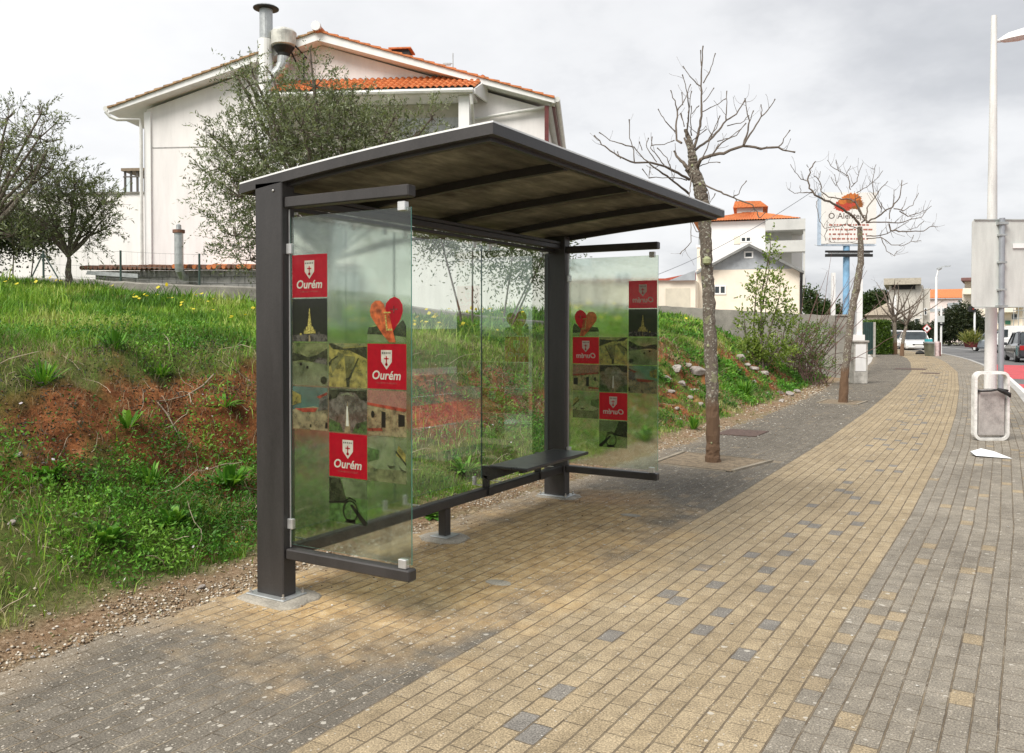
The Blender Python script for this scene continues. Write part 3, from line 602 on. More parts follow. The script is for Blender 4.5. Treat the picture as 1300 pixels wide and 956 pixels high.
for yy, mir in ((Y0+.018, False), (Y1+.018, True)):
    for z0, z1 in ((.243, .305), (2.297, 2.361)): MB().m(DARK).box(PXR+.0005, yy, z0, -2.815, yy+.071, z1, .007).build('side_beam', SH)
    g = pane(-3.703, yy+.028, .330, -2.818, yy+.036, 2.243, G_SIDE, SH)
    for xx, zz in ((-2.90, 2.243), (-2.90, .325), (-3.725, 2.05), (-3.725, .44)):
        dx, dz = ((.045, .05) if xx > -3.5 else (.035, .06)); z0 = zz if zz > 1 and xx > -3.5 else zz-.02
        if xx > -3.5: z0 = 2.225 if zz > 1 else .306
        MB().m(ALU).box(xx, yy+.015, z0, xx+dx*1.15, yy+.05, z0+dz, .003).build('glass_clip', SH, parent=g)
    MB().m(ALU).box(-3.716, yy+.03, .31, -3.709, yy+.034, 2.29).build('edge_seal', SH, parent=g)
    C0 = (-3.685, -3.402, -3.119); RWS = (1.775, 1.521, 1.267, 1.013, .760, .506); w, h = (.272, .279, .270), .246
    grid = [(0, 0, 'logo'), (0, 1, 'night'), (0, 2, 'coast'), (0, 3, 'town'), (1, 2, 'field'), (1, 3, 'cave'), (1, 4, 'logo'), (1, 5, 'bike'), (2, 1, 'heart'), (2, 2, 'logo'), (2, 3, 'house'), (2, 4, 'fountain')]
    for c_, r_, kind in grid:
        x0 = C0[c_]; ww = w[c_]
        if mir: x0 = (-3.703-2.818)-x0-ww+.01
        tile(kind, x0, RWS[r_], ww, h, yy+.028, mir, SH, g)
for y0, y1 in ((3.725, 4.86), (4.87, 6.005), (6.015, 7.145)):
    g = pane(-3.908, y0, .345, -3.900, y1, 2.285, G_BACK, SH)
    for yy in (y0+.1, y1-.12):
        for za, zb_ in ((2.255, 2.305), (.306, .375)): MB().m(ALU).box(-3.916, yy, za, -3.892, yy+.032, zb_, .003).box(-3.8915, yy+.008, (2.29 if za > 1 else .3065), (-3.836 if za > 1 else -3.78), yy+.024, (2.304 if za > 1 else .314)).build('glass_clip', SH, parent=g)
for (bx, by, bz_) in ((-3.79, 3.604, 2.40), (-3.79, 7.159, 2.40)):
    mb = MB().m(STEEL).lathe((0, 0, 0), [(.008, 0), (.008, .004), (.004, .007)], 8); mb.v = [(bx+x, by-z_, bz_+y) for x, y, z_ in mb.v]; mb.build('bolt', SH)
seat = MB().m(mat('seat_panel', (.04, .04, .042), .3, .1, .1, 6)).box(-3.69, 5.785, .478, -3.335, 6.875, .503, .006).build('bench_seat', SH)
mb = MB().m(DARK)
for yy in (5.86, 6.72):
    mb.box(-3.80, yy, .306, -3.755, yy+.045, .40).hexa([(-3.80, yy, .40), (-3.74, yy, .36), (-3.74, yy+.045, .36), (-3.80, yy+.045, .40), (-3.80, yy, .477), (-3.42, yy, .477), (-3.42, yy+.045, .477), (-3.80, yy+.045, .477)])
    mb.box(-3.745, yy-.01, .24, -3.725, yy+.055, .31)
mb.box(-3.63, 5.85, .452, -3.59, 6.82, .4775).box(-3.45, 5.85, .452, -3.41, 6.82, .4775)
mb.build('bench_bracket', SH, parent=seat)

# ============================================================ HOUSES
def loc_uv(fr, u, v, c):      # survey onto the plane y=c of a local frame
    r = ray(u, v); o = Vector((0, 0, H)); d = Vector(r); inv = fr.inverted(); o2 = inv @ o; d2 = inv.to_3x3() @ d
    t = (c-o2.y)/d2.y; p = o2+d2*t; return p.x, p.z
def lbox(mb, fr, x0, y0, z0, x1, y1, z1, bev=0): return mb.box(x0, y0, z0, x1, y1, z1, bev, fr)
class FB:   # authoring in the local frame of a thing
    def __init__(s, root): s.root = root; s.fr = MATW[root.name]
    def uv(s, u, v, c=0): return loc_uv(s.fr, u, v, c)
    def put(s, mb, name, parent=None, smooth=False):
        mb.v = [tuple(s.fr @ Vector(v)) for v in mb.v]; return mb.build(name, s.root, smooth=smooth, parent=parent)
def tiles_sheet(mb, a, b, c, d, n, amp=.035, m_=4):
    """corrugated clay tiles between edge a->b (low) and d->c (high)"""
    a, b, c, d = map(Vector, (a, b, c, d)); nrm = (b-a).cross(d-a).normalized(); vs = []; seg = n*4
    rows = 2*m_
    for j in range(rows+1):
        jj = (j+1)//2; step = jj/m_ if j else 0
        lift = .02 if j % 2 else 0
        f = min(1, ((j)//2)/m_ + (1/m_ if j % 2 else 0)) if j else 0
        f = ((j+1)//2)/m_
        for i in range(seg+1):
            t = i/seg; lo = a.lerp(b, t); hi = d.lerp(c, t); h = abs(sin(pi*t*n))*amp
            vs.append(lo.lerp(hi, f)+nrm*(h+(.0 if j % 2 else .025)))
    k = seg+1; fs = [(j*k+i, j*k+i+1, (j+1)*k+i+1, (j+1)*k+i) for j in range(rows) for i in range(seg)]
    mb.add(vs, fs)
def window(fb, x0, z0, x1, z1, y=-.01, fw=.06, mull=1, frame=None, parent=None, bars=0):
    frame = frame or WHITE2
    mb = MB().m(frame); mb.box(x0, y-.03, z0, x1, y+.05, z0+fw).box(x0, y-.03, z1-fw, x1, y+.05, z1).box(x0, y-.03, z0+fw, x0+fw, y+.05, z1-fw).box(x1-fw, y-.03, z0+fw, x1, y+.05, z1-fw)
    for k in range(mull): 
        xm = x0+(x1-x0)*(k+1)/(mull+1); mb.box(xm-fw*.5, y-.025, z0+fw, xm+fw*.5, y+.05, z1-fw)
    w_ = fb.put(mb, 'window', parent); fb.put(MB().m(GLASSD).box(x0+fw, y+.005, z0+fw, x1-fw, y+.02, z1-fw), 'pane', w_); return w_

# ---- white warehouse house with the fan and flue
A_ = radians(25.9); p0 = D(440, 360, 28); HW = thing('white_house', (p0.x, p0.y, 1.9), A_, 'large white rendered gabled house with clay tile roof and a flue on its wall', 'house'); fb = FB(HW)
zl = lambda z: z-1.9
xL = fb.uv(187, 300)[0]; xR = fb.uv(692, 150)[0]; xe0, ze0 = fb.uv(137, 137, -.5); xe1, ze1 = fb.uv(704, 124, -.5); xr, zr = fb.uv(403, 39, -.5)
sL = (zr-ze0)/(xr-xe0); sR = (zr-ze1)/(xe1-xr); DEP = 15
topL = lambda x: ze0+(x-xe0)*sL; topR = lambda x: ze1+(xe1-x)*sR; th = .30
mb = MB().m(WHITE); mb.prism([(xL, 0, -.6), (xR, 0, -.6), (xR, 0, topR(xR)-th), (xr, 0, zr-th-.02), (xL, 0, topL(xL)-th)], None, (0, DEP, 0)); wall = fb.put(mb, 'wall')
mb = MB().m(WHITE2)     # roof slabs with white rake boards
for (xa, za) in ((xe0, ze0), (xe1, ze1)):
    mb.prism([(xa, -.5, za-th*.55), (xr, -.5, zr-th), (xr, -.5, zr-.03), (xa, -.5, za-.03)] if xa < xr else [(xr, -.5, zr-th), (xa, -.5, za-th*.55), (xa, -.5, za-.03), (xr, -.5, zr-.03)], None, (0, DEP+1, 0))
roof = fb.put(mb, 'roof')

mb = MB().m(TILE); nrow = 22
for (xa, za) in ((xe0, ze0), (xe1, ze1)):
    for k in range(nrow):
        f0, f1 = k/nrow, (k+1)/nrow; xa0 = xa+(xr-xa)*f0; xa1 = xa+(xr-xa)*f1; z0 = za+(zr-za)*f0; z1 = za+(zr-za)*f1
        pts = [(xa0, -.56, z0-.02), (xa1, -.56, z1-.03), (xa1, -.56, z1+.01), (xa0, -.56, z0+.05)]
        mb.m(TILE if xa > xr else mat('lichened_tile', (.42, .27, .15), .85, 0, .35, 8, .2, fine=.2)).prism(pts if xa < xr else pts[::-1], None, (0, DEP+1.1, 0))
mb.tube([(xr, -.62, zr+.06), (xr, DEP+.6, zr+.06)], .14, 10)
fb.put(mb, 'roof_tiles', roof)
fb.put(MB().m(WHITE2).tube([(xr, -.7, zr+.10), (xr, -.55, zr+.10)], .15, 12), 'ridge_cap', roof)
# small tiled porch roof with recessed balcony
px0, pz0 = fb.uv(340, 118, -1.1); px1, pz1 = fb.uv(597, 117, -1.1); px2, pz2 = fb.uv(610, 104, -.02)
ph = .75
mb = MB().m(TILE); tiles_sheet(mb, (px0, -1.15, pz1+.12), (px1+.12, -1.15, pz1+.12), (px1+.35, -.02, pz1+ph), (px0, -.02, pz1+ph), 34, .07, 5)
po = fb.put(MB().m(WHITE2).prism([(px0, -1.12, pz1-.05), (px1+.1, -1.12, pz1-.05), (px1+.1, -1.12, pz1+.10), (px0, -1.12, pz1+.10)], None, (0, 1.1, 0)).prism([(px1+.1, -1.12, pz1-.05), (px1+.36, -.02, pz1-.05), (px1+.36, -.02, pz1+ph-.05), (px1+.1, -1.12, pz1+.11)], None, (.06, 0, 0)), 'porch_roof')
fb.put(mb, 'porch_tiles', po); fb.put(MB().m(GUTTER).tube([(px0, -1.2, pz1+.03), (px1+.1, -1.2, pz1+.03)], .085, 8), 'gutter', po)
SH_W = mat('shaded_porch_wall', (.50, .47, .40), .85, 0, .08, 3)  # beige carries the shade under the porch, painted into the wall colour
fb.put(MB().m(SH_W).box(px0, -.012, pz1-2.7, px1-.35, -.002, pz1-.06), 'porch_back_wall')
fb.put(MB().m(WHITE2).box(px1-.38, -1.0, pz1-2.7, px1-.05, -.003, pz1-.06), 'pillar'); fb.put(MB().m(WHITE2).box(px0, -1.0, pz1-2.75, px1-.05, -.003, pz1-2.5), 'balcony_slab')
fb.put(MB().m(WHITE2).box(px0, -1.0, pz1-2.5, px1-.40, -.9, pz1-1.9), 'balcony_wall')
x, z = fb.uv(545, 156, -.02); fb.put(MB().m(mat('shutter_grey', (.45, .46, .47), .6)).box(x-1, -.06, z-.7, x+1., -.014, z+.15), 'shutter')
# wall joints, corner pilaster, downpipes
jt = mat('wall_joint', (.34, .33, .32), .9); zj = fb.uv(220, 188)[1]
fb.put(MB().m(jt).box(xL+.2, -.008, zj, px0+.5, -.001, zj+.035), 'wall_joint'); fb.put(MB().m(WHITE2).box(xL-.05, -.07, -.5, xL+.17, -.001, topL(xL)-th-.1), 'corner_pilaster')
x1_, z1_ = fb.uv(140, 141, -.45); x2_, z2_ = fb.uv(183, 152, -.12)
fb.put(MB().m(GUTTER).tube([(xe0-.08, -.5, ze0-.12), (xe0+.05, -.46, ze0-.28), (xe0+.25, -.4, ze0-.36), (xL-.16, -.13, z2_), (xL-.12, -.13, z2_-.3), (xL-.12, -.13, -.3)], .055, 8), 'downpipe')
a1 = fb.uv(602, 151, -.12); a2 = fb.uv(697, 134, -.3); a3 = fb.uv(704, 131, -.45)
fb.put(MB().m(GUTTER).tube([(a1[0], -.1, a1[1]), (a2[0], -.2, a2[1]), (a3[0]-.05, -.4, a3[1]), (a3[0]+.05, -.45, ze1-.12)], .05, 8), 'downpipe')
fb.put(MB().m(GUTTER).tube([(px1+.02, -1.15, pz1-.06), (px1+.05, -1.1, pz1-.35), (px1-.0, -.15, pz1-1.2), (px1-.0, -.12, pz1-2.6)], .05, 8), 'downpipe')
fb.put(MB().m(GUTTER).tube([(xe1+.08, -.5, ze1-.05), (xe1+.08, DEP+.4, ze1-.05)], .09, 8).m(MAROON).tube([(xe1-.05, .0, ze1-.12), (xe1-.05, DEP, ze1-.12)], .07, 6), 'gutter')
fb.put(MB().m(MAROON).box(xR+.002, -.35, 1, xR+.13, -.22, ze1-.2), 'side_pipe')
fb.put(MB().m(GUTTER).tube([(xe0-.08, -.5, ze0-.02), (xe0-.08, DEP+.4, ze0-.02)], .09, 8), 'gutter')
# flue with cap, extractor fan and its elbow duct
fx, fz = fb.uv(338, 8, -.6); fz0 = zl(6.2)
o = fb.put(MB().m(GALV).lathe((fx-.0, -.62, 0), [(.205, fz-1.05), (.205, fz-.12)], 18).m(WHITE2).lathe((fx-.02, -.62, 0), [(.215, fz-5.0), (.215, fz-1.06)], 18), 'flue_pipe', smooth=False)
fb.put(MB().m(BLACK).lathe((fx, -.62, fz-.1), [(.20, -.02), (.40, .0), (.40, .03)], 20).m(GALV).lathe((fx, -.62, fz-.07), [(.405, 0), (.34, .05), (.1, .10), (.02, .11)], 20), 'flue_cap', o)
qx, qz = fb.uv(361, 48, -.55); s1 = px(1, 1, 28)[0]
fan = fb.put(MB().m(mat('fan_housing', (.62, .61, .56), .5, .1, .2, 4)).lathe((qx, -.6, qz), [(.28, -.32), (.38, -.26), (.40, .05), (.40, .14), (.33, .22), (.12, .25), (.11, .30)], 22), 'extractor_fan')
fb.put(MB().m(BLACK).lathe((qx, -.6, qz-.62), [(.18, 0), (.20, .1), (.26, .18), (.34, .30)], 18), 'fan_collar', fan)
fb.put(MB().m(GALV).tube([(qx+.0, -.6, qz-.62), (qx-.02, -.6, qz-.85), (qx-.12, -.6, qz-1.05), (qx-.35, -.6, qz-1.3), (fx+.1, -.6, qz-1.75), (fx-.02, -.6, qz-2.05)], [.20, .205, .205, .20, .205, .205], 16), 'elbow_duct', fan)
fb.put(MB().m(BLACK).tube([(qx+.3, -.6, qz-.2), (qx+.55, -.3, qz-.5), (qx+.55, -.02, qz-.5)], .028, 5).tube([(qx+.2, -.55, qz-.4), (qx+.5, -.05, qz-1.25)], .028, 5).tube([(qx+.55, -.3, qz-.5), (qx+.55, -.3, qz-1.6)], .03, 5).tube([(qx-.05, -.3, qz-1.2), (qx-.05, -.3, qz-2.2)], .03, 5), 'fan_bracket', fan)
# tv aerial and roof cowl
x, z = fb.uv(575, 80, 3); fb.put(MB().m(GALV).tube([(x, 3, z-.9), (x, 3, z+.35)], .02, 5).tube([(x-.35, 3, z-.02), (x-.0, 3, z-.02)], .014, 4).box(x-.35, 2.96, z-.07, x-.08, 3.04, z+.0), 'tv_aerial')
x, z = fb.uv(512, 66, 3); fb.put(MB().m(BLACK).box(x-.35, 2.7, z-.5, x+.25, 3.3, z).m(TILE).box(x-.45, 2.6, z, x+.35, 3.4, z+.05), 'roof_cowl')

# ---- low white annex on the left with the glazed pergola on its roof
HA = thing('white_annex', tuple(fb.fr @ Vector((xL-.06, 1.2, 0))), A_, 'low flat roofed white annex to the left of the gabled house', 'building'); fa = FB(HA)
ax0 = fa.uv(-140, 300)[0]; az = fa.uv(120, 247)[1]
fa.put(MB().m(WHITE).box(ax0, 0, -.6, -.002, 7, az), 'wall'); fa.put(MB().m(CONC_OLD).box(ax0-.05, -.05, az+.002, -.004, 7.05, az+.07), 'parapet_cap')
g0 = fa.uv(159, 238, .4); g1 = fa.uv(186, 209, .4); PG = thing('glass_pergola', tuple(fa.fr @ Vector((g0[0], .4, az+.07))), A_, 'small metal and glass enclosure on the flat roof beside the gabled house', 'pergola'); fp = FB(PG); gw = g1[0]-g0[0]-.06; gh = g1[1]-g0[1]
mb = MB().m(mat('bronze_metal', (.10, .09, .08), .5)); 
for xx in (0, gw*.3, gw*.62, gw): mb.box(xx-.03, -.03, 0, xx+.03, .03, gh).box(xx-.03, 1.4, 0, xx+.03, 1.46, gh)
mb.box(-.05, -.05, gh*.72, gw, -.031, gh*.78)
fp.put(mb, 'frame'); fp.put(MB().m(mat('bronze_roof', (.25, .19, .13), .6)).box(-.1, -.1, gh+.001, gw+.03, 1.5, gh+.1), 'roof'); fp.put(MB().m(G_BACK).box(.03, -.01, .02, gw*.3-.031, .0, gh*.7), 'pane')
WB = D(20, 273, 26)
# ---- block shed with old tile edge along the foot of the house
SHD = thing('block_shed', tuple(fb.fr @ Vector((xL, -1.6, 0))), A_, 'grey concrete block lean-to with an edge of old clay tiles along the white house', 'shed'); fs_ = FB(SHD)
s0, sz0 = fs_.uv(106, 339, -1.5); s1_, sz1 = fs_.uv(420, 336, -1.5); stop = (sz0+sz1)/2
fs_.put(MB().m(BLOCK).box(s0+.25, -1.3, -1.2, s1_, 1.55, stop-.12), 'wall')
mb = MB().m(jt); k = 0; zz = stop-.32
mb = MB().m(mat('mortar_joint', (.15, .145, .14), .95))
while zz > -.6:
    mb.box(s0+.3, -1.306, zz, s1_-.05, -1.3005, zz+.018); xx = s0+.45+(k % 2)*.2
    while xx < s1_-.2: mb.box(xx, -1.306, zz+.0185, xx+.016, -1.3005, zz+.199); xx += .42
    zz -= .2; k += 1
fs_.put(mb, 'mortar_joint')
mb = MB().m(TILE_OLD)
xx = s0
while xx < s1_:
    mat_ = TILE_OLD if xx < s0+(s1_-s0)*.35 or random.random() < .3 else TILE; r_ = random.uniform(.06, .075)
    zc = stop+random.uniform(-.015, .015); mb.m(mat_).tube([(xx, -1.62+random.uniform(-.02, .02), zc-.03), (xx, 1.5, zc+.16)], r_, 8); xx += .15
fs_.put(mb, 'tile_roof')
g0 = fs_.uv(110, 346, -1.7); g1 = fs_.uv(176, 350, -1.7)
MBg = MB().m(GALV).prism([(g0[0], -1.75, g0[1]-.06), (g1[0], -1.75, g1[1]-.07), (g1[0], -1.75, g1[1]+.05), (g0[0]+.05, -1.75, g0[1]+.05)], None, (0, .1, 0)); fs_.put(MBg, 'loose_gutter')
# vent pipe standing in front of the shed
vx, vz = fs_.uv(229, 291, -1.75); vb = fs_.uv(229, 354, -1.75)[1]
VP = thing('vent_pipe', tuple(fs_.fr @ Vector((vx, -1.85, vb))), A_, 'short galvanised vent pipe with a cap in front of the block lean-to', 'pipe'); fv = FB(VP); hh = vz-vb
fv.put(MB().m(GALV).tube([(0, .35, .05), (0, .18, .10), (0, .03, .25), (0, 0, .42), (0, 0, hh-.12)], .125, 16), 'pipe'); fv.put(MB().m(TILE_OLD).lathe((0, 0, hh-.12), [(.17, 0), (.17, .09)], 14).m(GALV).lathe((0, 0, hh-.03), [(.08, 0), (.07, .14), (.02, .18)], 10), 'cap')

# ---- low concrete boundary wall with wire fence in front of the house
fr0 = D(160, 380, 18.3)
WL = thing('low_concrete_wall', (fr0.x, fr0.y, 0), A_+radians(2), 'long low weathered concrete wall at the top of the grass field', 'wall'); fw = FB(WL)
mb = MB().m(CONC_OLD); n = 26; vs = []
x0_, x1_ = fw.uv(-120, 350)[0], fw.uv(690, 370)[0]
prof = [(-120, 345), (0, 352), (104, 354), (178, 359), (320, 364), (450, 377), (560, 394), (690, 408)]
def topz(x):
    P = [fw.uv(u, v) for u, v in prof]; return float(np.interp(x, [p[0] for p in P], [p[1] for p in P]))
xs_ = np.linspace(x0_, x1_, 60); rings = []
for x in xs_:
    t = topz(x)+random.uniform(-.012, .012); rings.append([(x, -.09+random.uniform(-.01, .01), .3), (x, .09, .3), (x, .09, t-.02), (x, .05, t), (x, -.06, t), (x, -.09, t-.03)])
fw.put(mb.loft(rings), 'wall')
FN = thing('wire_fence', (fr0.x, fr0.y, 2.4), A_+radians(2), 'thin wire fence on green posts along the low concrete wall', 'fence'); ff = FB(FN); GRN = mat('green_post', (.045, .075, .065), .5)
tops = []
for u, v in ((55, 318), (153, 318), (253, 322), (350, 324), (450, 328)):
    x, z = ff.uv(u, v, 0); zb = topz(x)-2.4; tops.append((x, z, zb)); ff.put(MB().m(GRN).tube([(x, 0, zb-.1), (x, 0, z)], .022, 6), 'post')
x, z, zb = tops[0]; ff.put(MB().m(GRN).tube([(x, 0, z-.05), (x-.27, 0, zb)], .016, 5), 'brace'); ff.put(MB().m(GRN).tube([(x, 0, z-.05), (x+.32, 0, zb)], .016, 5), 'brace')
mb = MB().m(mat('wire', (.30, .31, .30), .5, .5))
for (a, b) in zip(tops[:-1], tops[1:]):
    for f in (.97, .5, .1): mb.tube([(a[0], 0, a[2]+(a[1]-a[2])*f), ((a[0]+b[0])/2, 0, (a[2]+(a[1]-a[2])*f+b[2]+(b[1]-b[2])*f)/2-.01), (b[0], 0, b[2]+(b[1]-b[2])*f)], .0035, 3)
    nn = int((b[0]-a[0])/.12)
    for k in range(nn):
        t = k/nn; xx = a[0]+(b[0]-a[0])*t; z0 = a[2]+(b[2]-a[2])*t; z1 = a[1]+(b[1]-a[1])*t-.03; mb.tube([(xx, 0, z0), (xx, 0, z1)], .0014, 3)
ff.put(mb, 'wire_mesh')

# ---- perpendicular boundary wall beyond the bank
BWL = thing('boundary_wall', (-5.3, 28.95, 0), 0, 'mossy grey concrete boundary wall behind the far end of the bank', 'wall'); fbw = FB(BWL)
rings = []
for x in np.linspace(-9.7, 0, 40):
    t = float(np.interp(x, [-9.7, -5.8, 0], [2.5, 2.37, 1.98]))+random.uniform(-.015, .015); rings.append([(x, -.1, -.2), (x, .1, -.2), (x, .1, t), (x, -.1+random.uniform(-.01, .01), t)])
fbw.put(MB().m(CONC_OLD).loft(rings), 'wall')
GP = thing('gate_pillar', (-5.02, 28.9, 0), 0, 'old concrete gate pillar at the street end of the boundary wall', 'pillar'); fg = FB(GP)
fg.put(MB().m(CONC_OLD).box(-.24, -.2, -.1, .12, .2, 1.95, .02), 'pillar'); fg.put(MB().m(CONC_OLD).box(-.27, -.23, 1.952, .15, .23, 2.02, .015), 'capping')

# ---- cream house with grey gable
def front_thing(name, u, vbase, d, label, cat, rz_=YAW, z=None, group=None):
    if rz_ is None: rz_ = YAW-math.atan((u-650)/F)
    p_ = D(u, vbase, d); return thing(name, (p_.x, p_.y, 0 if z is None else z), rz_, label, cat, group)
CH = front_thing('cream_house', 950, 400, 42, 'cream walled house with a grey gable and small square window', 'house', None); f = FB(CH)
xl, xr_ = f.uv(884, 380)[0], f.uv(1015, 380)[0]; zc = f.uv(950, 342)[1]; xa, za = f.uv(951, 309, -.4); el, zel = f.uv(884, 345, -.4); er, zer = f.uv(1022, 343, -.4)
er, zer = f.uv(1021, 344, -.4); zside = min(zel, zer)
f.put(MB().m(CREAM).box(xl, 0, -.3, xr_, 8, zc), 'wall')
kL = (za-zel)/(xa-el); kR = (za-zer)/(er-xa)
f.put(MB().m(GREYP).prism([(xl, -.003, zc+.002), (xr_, -.003, zc+.002), (xr_, -.003, max(zc+.01, zer+(er-xr_)*kR-.12)), (xa, -.003, za-.12), (xl, -.003, max(zc+.01, zel+(xl-el)*kL-.12))], None, (0, 8, 0)), 'gable_wall')
RG = mat('grey_roof', (.20, .205, .20), .7, 0, .2, 4)
f.put(MB().m(RG).prism([(el, -.4, zel-.12), (xa, -.4, za-.13), (xa, -.4, za), (el, -.4, zel)], None, (0, 8.8, 0)).prism([(xa, -.4, za-.13), (er, -.4, zer-.12), (er, -.4, zer), (xa, -.4, za)], None, (0, 8.8, 0)), 'roof')
a, b = f.uv(945, 328), f.uv(955, 319); window(f, a[0]-.02, a[1], b[0]+.05, b[1], -.01, .07, 0); a, b = f.uv(906, 374), f.uv(922, 362); window(f, a[0], a[1], b[0], b[1], -.01, .07, 1)
a = f.uv(885, 332, .8); b = f.uv(893, 314, .8); f.put(MB().m(CREAM).box(a[0], .8, zel-.5, b[0], 1.3, b[1]).m(WHITE2).box(a[0]-.05, .75, b[1]+.001, b[0]+.05, 1.35, b[1]+.12).m(GALV).box(a[0]+.06, .9, b[1]+.122, b[0]-.06, 1.2, b[1]+.55), 'chimney')
f.put(MB().m(BLACK).tube([(er-.12, -.3, zer-.1), (er-.12, -.25, zer-.45), (xr_+.06, -.05, zer-.8), (xr_+.06, -.05, 0)], .07, 6), 'downpipe')
WG = front_thing('cream_annex', 800, 400, 41, 'long low cream wing with a red tiled edge seen through the far side panel', 'house', YAW-.27); f = FB(WG)
x0_, x1_ = f.uv(640, 380)[0], f.uv(883.4, 380)[0]; zt = f.uv(850, 356)[1]
f.put(MB().m(CREAM).box(x0_, 0, -.3, x1_-.02, 6, zt), 'wall'); f.put(MB().m(mat('beige_panel', (.62, .57, .46), .8, 0, .06, 3)).box(f.uv(845, 380)[0], -.03, .2, f.uv(876, 380)[0], -.002, f.uv(860, 366)[1]), 'garage_door')
f.put(MB().m(mat('red_roof_edge', (.45, .09, .05), .7)).prism([(x0_, -.15, zt+.002), (x1_, -.15, zt+.002), (x1_, -.15, zt+.35), (f.uv(845, 352)[0], -.15, zt+.09), (x0_, -.15, zt+.09)], None, (0, .15, 0)), 'roof_edge'); a = f.uv(865, 355, -.4)
f.put(MB().m(GREYP).prism([(a[0]-.6, -.2, zt-.02), (x1_-.02, -.2, zt-.02), (x1_-.02, -.2, zt+.45)], None, (0, .04, 0)), 'lean_to_roof')

# ---- white apartment block behind
WH3 = mat('white_block_paint', (.82, .80, .79), .8, 0, .03, 1, streak=True); BAL = mat('balcony_grey', (.52, .52, .50), .8, 0, .06, 1)
AB = front_thing('apartment_block', 960, 400, 66, 'tall white apartment block with an orange hipped roof and stacked balconies', 'building', None); f = FB(AB)
x0_, xm, x1_ = f.uv(888, 400)[0], f.uv(971, 400)[0], f.uv(1021, 400)[0]; zt = f.uv(930, 281)[1]; zb = -.3
f.put(MB().m(WH3).box(x0_, 0, zb, xm, 12, zt), 'wall')
ap = f.uv(953, 266, 3); rl = f.uv(880, 282, -.4); rr_ = f.uv(1017, 280, -.4)
mb = MB().m(TILE); A4 = [(rl[0], -.4, zt), (rr_[0], -.4, zt), (rr_[0]-1.5, 12.4, zt), (rl[0], 12.4, zt)]; tp = (f.uv(953, 269, 5)[0], 5, f.uv(953, 269, 5)[1])
tiles_sheet(mb, A4[0], A4[1], Vector(tp)+Vector((.05, 0, 0)), tp, 40, .07, 6); mb.add([A4[1], A4[2], tp, A4[3], A4[0]], [(0, 1, 2), (1, 3, 2), (3, 4, 2)]); f.put(mb, 'roof')
a = f.uv(931, 266, 5); b = f.uv(975, 257, 5); f.put(MB().m(BAL).box(a[0]+.3, 4.2, zt+.2, b[0]-.4, 8, a[1]), 'roof_tower')
mb = MB().m(TILE); mb.prism([(a[0], 3.9, a[1]+.002), (b[0], 3.9, a[1]+.002), (b[0]-.6, 3.9, b[1]), (a[0]+.15, 3.9, b[1]+.05)], None, (0, 4.4, 0)); f.put(mb, 'tower_roof')
for zt2, zb2 in ((279, 291), (306, 319)):
    a, b = f.uv(971, zt2, -1.0), f.uv(1021, zb2, -1.0); f.put(MB().m(BAL).box(xm+.003, -1.0, b[1], x1_, 0 if zt2 > 279 else 10, a[1]), 'balcony')
f.put(MB().m(BAL).box(xm+.003, .9, zb, x1_-.9, 8, f.uv(990, 291)[1]-.02), 'recessed_wall'); f.put(MB().m(WH3).box(x1_-.9, 3.0, zb, x1_, 8, f.uv(990, 291)[1]-.02), 'recessed_wall')
f.put(MB().m(BAL).box(x1_-.14, -.9, zb, x1_-.002, -.5, f.uv(990, 319)[1]-.03).box(x1_-.14, -.9, f.uv(990, 306, -1)[1]+.02, x1_-.002, -.6, f.uv(990, 291, -1)[1]-.02), 'balcony_post')
a, b = f.uv(940, 308), f.uv(954, 300); window(f, a[0], a[1], b[0], b[1], -.01, .1, 1); f.put(MB().m(CREAM).box(a[0]-.5, -.05, a[1]-.1, a[0]-.03, -.002, b[1]+.05), 'shutter')

# ---- far street buildings
BEIG = mat('beige_weathered_render', (.62, .59, .53), .85, 0, .15, .6, streak=True)
def plain_building(name, label, u0, v0, u1, v1, d, dep, material, wins, top=None, rz_=None, dark=GLASSD):
    B = front_thing(name, (u0+u1)/2, 400, d, label, 'building', rz_); f = FB(B); a, b = f.uv(u0, 430), f.uv(u1, v0)
    f.put(MB().m(material).box(a[0], 0, -.3, b[0], dep, b[1]), 'wall')
    if top: f.put(MB().m(top[0]).box(a[0]-top[1], -top[1], b[1]+.002, b[0]+top[1], dep, b[1]+top[2]), 'roof')
    for (wu0, wv0, wu1, wv1) in wins:
        p_, q = f.uv(wu0, wv1), f.uv(wu1, wv0); w_ = f.put(MB().m(WHITE2).box(p_[0], -.06, p_[1], q[0], -.002, q[1]), 'window'); f.put(MB().m(dark).box(p_[0]+.06, -.075, p_[1]+.06, q[0]-.06, -.062, q[1]-.06), 'pane', w_)
    return B, f
B1, f = plain_building('corner_building', 'weathered beige block with an overhanging flat roof and few windows', 1128, 362, 1172, 430, 92, 14, BEIG, [(1161, 404, 1167, 412), (1168, 398, 1170, 404), (1173, 391, 1177, 400)], None)
a = f.uv(1126, 362); b = f.uv(1180, 356.5); f.put(MB().m(mat('eaves_brown', (.44, .40, .33), .85)).box(a[0]-.3, -.9, a[1]+.003, b[0]-.8, 13, b[1]+.3), 'roof'); c_ = f.uv(1132, 366); e_ = f.uv(1162, 362); f.put(MB().m(BLACK).box(c_[0], -.08, c_[1]-.15, e_[0], -.003, a[1]-.02), 'attic_opening')
c_ = f.uv(1172.1, 400); e_ = f.uv(1181, 366); f.put(MB().m(BEIG).box(c_[0], .5, -.3, e_[0], 12, e_[1]), 'side_wing')
PKW = mat('pale_pink_render', (.72, .62, .59), .8, 0, .05, 1)
